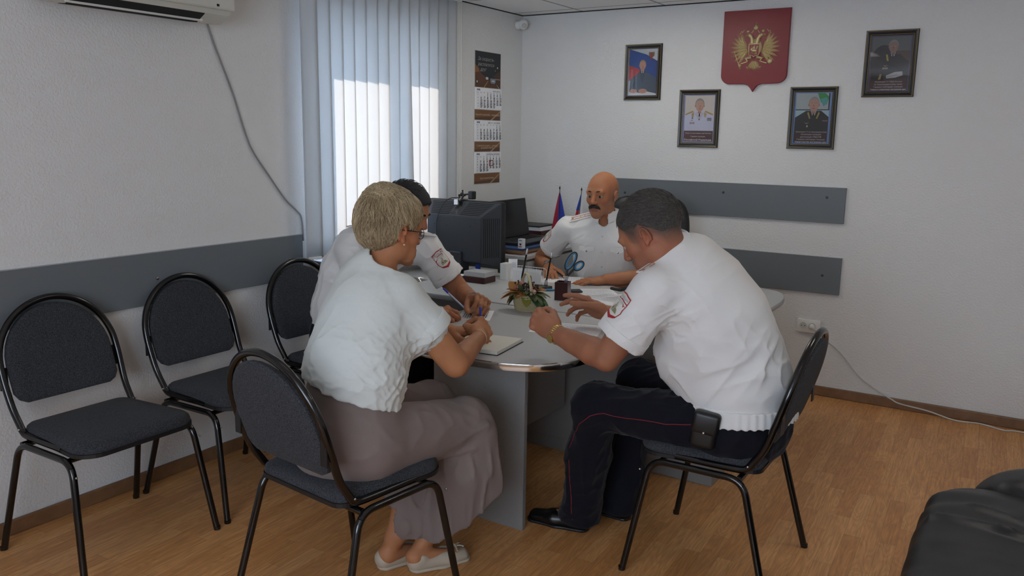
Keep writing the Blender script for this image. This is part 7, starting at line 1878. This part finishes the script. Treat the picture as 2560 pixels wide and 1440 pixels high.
for ph_ in (0, PI): rm.tube([bc + Vector((.0665 * math.cos(a) , .0545 * math.sin(a), .0745)) + Vector((0, 0, .0025)) * math.sin(a * 14 + ph_) + Vector((math.cos(a), math.sin(a), 0)) * .0025 * math.cos(a * 14 + ph_) for a in [2 * PI * k / 90 for k in range(90)]], .0026, 5, closed=True)
rel('braided_rim', rm, M['wicker'], bkt, True)
hd_ = MB(); hp = Vector((.80, -.6, 0)).normalized()
for off_ in (-.004, 0, .004):
    hd_.tube([bc + Vector((-.066 * math.cos(a) * .8, .030 + off_ - .060 * math.cos(a) * .0, .07 + .105 * math.sin(a))) if False else bc + hp * (-.062 * math.cos(a)) + Vector((.6, .8, 0)) * off_ + Vector((0, 0, .070 + .108 * math.sin(a))) for a in [PI * k / 24 for k in range(25)]], .0028, 6)
rel('handle', hd_, M['wicker'], bkt, True)
arr = empty('dried_flowers', bc + Vector((0, 0, .07)), label='dried leaves, pink rosebuds and white berries filling the wicker basket', cat='flowers')
rnd = random.Random(7)
def leafmesh(c, d, L, w, up, curl):
    d = d.normalized(); s_ = d.cross(up).normalized(); n_ = s_.cross(d)
    def fn(u, v):
        x = (u - .5) * 2; wd = w * math.sin(PI * min(1, v * .92 + .05)) ** .8; return c + d * L * v + s_ * x * wd + n_ * (-curl * v * v * L + .25 * wd * x * x)
    return MB().grid(fn, 4, 8)
lc_ = [pm(h_, rough=.7) for h_ in ('#a9713a', '#b98446', '#6b6b3c', '#4d5a36', '#8c8a3c', '#3f5a35', '#7c4a2a', '#5e6540')]
spec = [(250, .35, .075, .026, 0), (275, .55, .07, .022, 3), (300, .4, .085, .024, 5), (230, .6, .08, .026, 6), (320, .5, .09, .026, 3), (215, .8, .085, .028, 1), (205, .02, .105, .026, 0), (215, -.15, .11, .026, 1), (190, -.35, .10, .024, 1), (160, .5, .08, .028, 0), (225, -.75, .10, .03, 3), (175, .15, .085, .014, 6), (185, .3, .08, .012, 6), (200, .25, .09, .012, 1), (330, -.25, .12, .026, 5), (345, -.45, .13, .028, 5), (320, -.1, .11, .024, 3), (300, -.6, .085, .026, 4), (310, -.9, .07, .022, 4), (20, .1, .095, .022, 7), (10, .45, .08, .02, 0), (40, .5, .07, .022, 0), (350, .2, .10, .018, 7), (335, .05, .115, .016, 3), (260, -.3, .055, .024, 0), (280, -.2, .05, .022, 0), (90, .6, .09, .02, 3), (120, .5, .09, .022, 7), (60, .7, .08, .018, 2), (150, .8, .075, .026, 0), (265, .9, .06, .012, 3), (100, 1.1, .10, .010, 3), (355, -.3, .13, .02, 5), (240, .1, .07, .02, 2), (210, -.5, .09, .022, 3)]
for an_, el_, L_, w_, ci in spec:
    a = math.radians(an_); d = Vector((math.cos(a) * math.cos(el_), math.sin(a) * math.cos(el_), math.sin(el_))); st_ = bc + Vector((math.cos(a) * .035, math.sin(a) * .028, .082 + .01 * rnd.random()))
    o = rel('leaf', leafmesh(st_, d, L_ * .86, w_ * .92, Vector((0, 0, 1)) if abs(el_) < .8 else Vector((.6, -.8, .2)), rnd.uniform(.1, .5)), lc_[ci], arr, True); o.modifiers.new('thick', 'SOLIDIFY').thickness = .0008
def rose(c, r, h_):
    mb = MB(); mb.ball(tuple(c), (r * .75, r * .75, r), u=10, v=8)
    for k in range(6):
        a = k * 1.05; mb.ball(tuple(c + Vector((math.cos(a), math.sin(a), .1)) * r * .45), (r * .5, r * .28, r * .85), M=Matrix.Rotation(a + PI / 2, 4, 'Z'), u=8, v=6)
    return rel('rosebud', mb, pm(h_, rough=.7), arr, True)
for dx, dy, dz, r_, h_ in ((-.055, -.01, .125, .013, '#c88a80'), (-.035, .01, .128, .011, '#d08f8c'), (-.030, -.028, .112, .011, '#c77f84'), (-.012, -.02, .130, .010, '#cf8e8e'), (-.045, -.03, .108, .010, '#b9746c'), (.050, -.028, .112, .011, '#d3958f'), (.062, -.03, .098, .013, '#dba79c'), (.030, .02, .120, .010, '#c98985'), (-.058, -.012, .072, .008, '#d7898c')): rose(bc + Vector((dx, dy, dz)), r_ * .85, h_)
br_ = MB()
for k in range(95):
    a = rnd.uniform(0, 2 * PI); rr_ = rnd.uniform(0, .055); c_ = bc + Vector((rr_ * math.cos(a), rr_ * .8 * math.sin(a), .085 + rnd.uniform(0, .045) * (1 - rr_ / .08))); br_.ball(tuple(c_), rnd.uniform(.0018, .0030), u=6, v=5)
o = rel('white_berries', br_, pm('#d9d3be', rough=.5), arr, True); o['kind'] = 'stuff'
tw = MB()
for k in range(60):
    a = rnd.uniform(0, 2 * PI); rr_ = rnd.uniform(.01, .06); b_ = bc + Vector((rr_ * .5 * math.cos(a), rr_ * .4 * math.sin(a), .055)); t_ = bc + Vector((rr_ * math.cos(a) * 1.1, rr_ * .9 * math.sin(a), .10 + rnd.uniform(0, .035))); tw.tube([b_, t_], .0011, 4); tw.ball(tuple(t_), (.005, .004, .005), u=6, v=5)
o = rel('dark_sprigs', tw, pm('#33291f', rough=.8), arr, True); o['kind'] = 'stuff'
obj('white_blossoms', MB().ball((1.06, -1.70, TT + .008), .008, u=8, v=6).ball((1.045, -1.705, TT + .006), .006, u=8, v=6).ball((1.052, -1.69, TT + .013), .006, u=8, v=6).box((1.02, -1.73, TT), (1.07, -1.69, TT + .001)), M['paper'], 'small white paper blossoms lying left of the basket', 'blossoms')
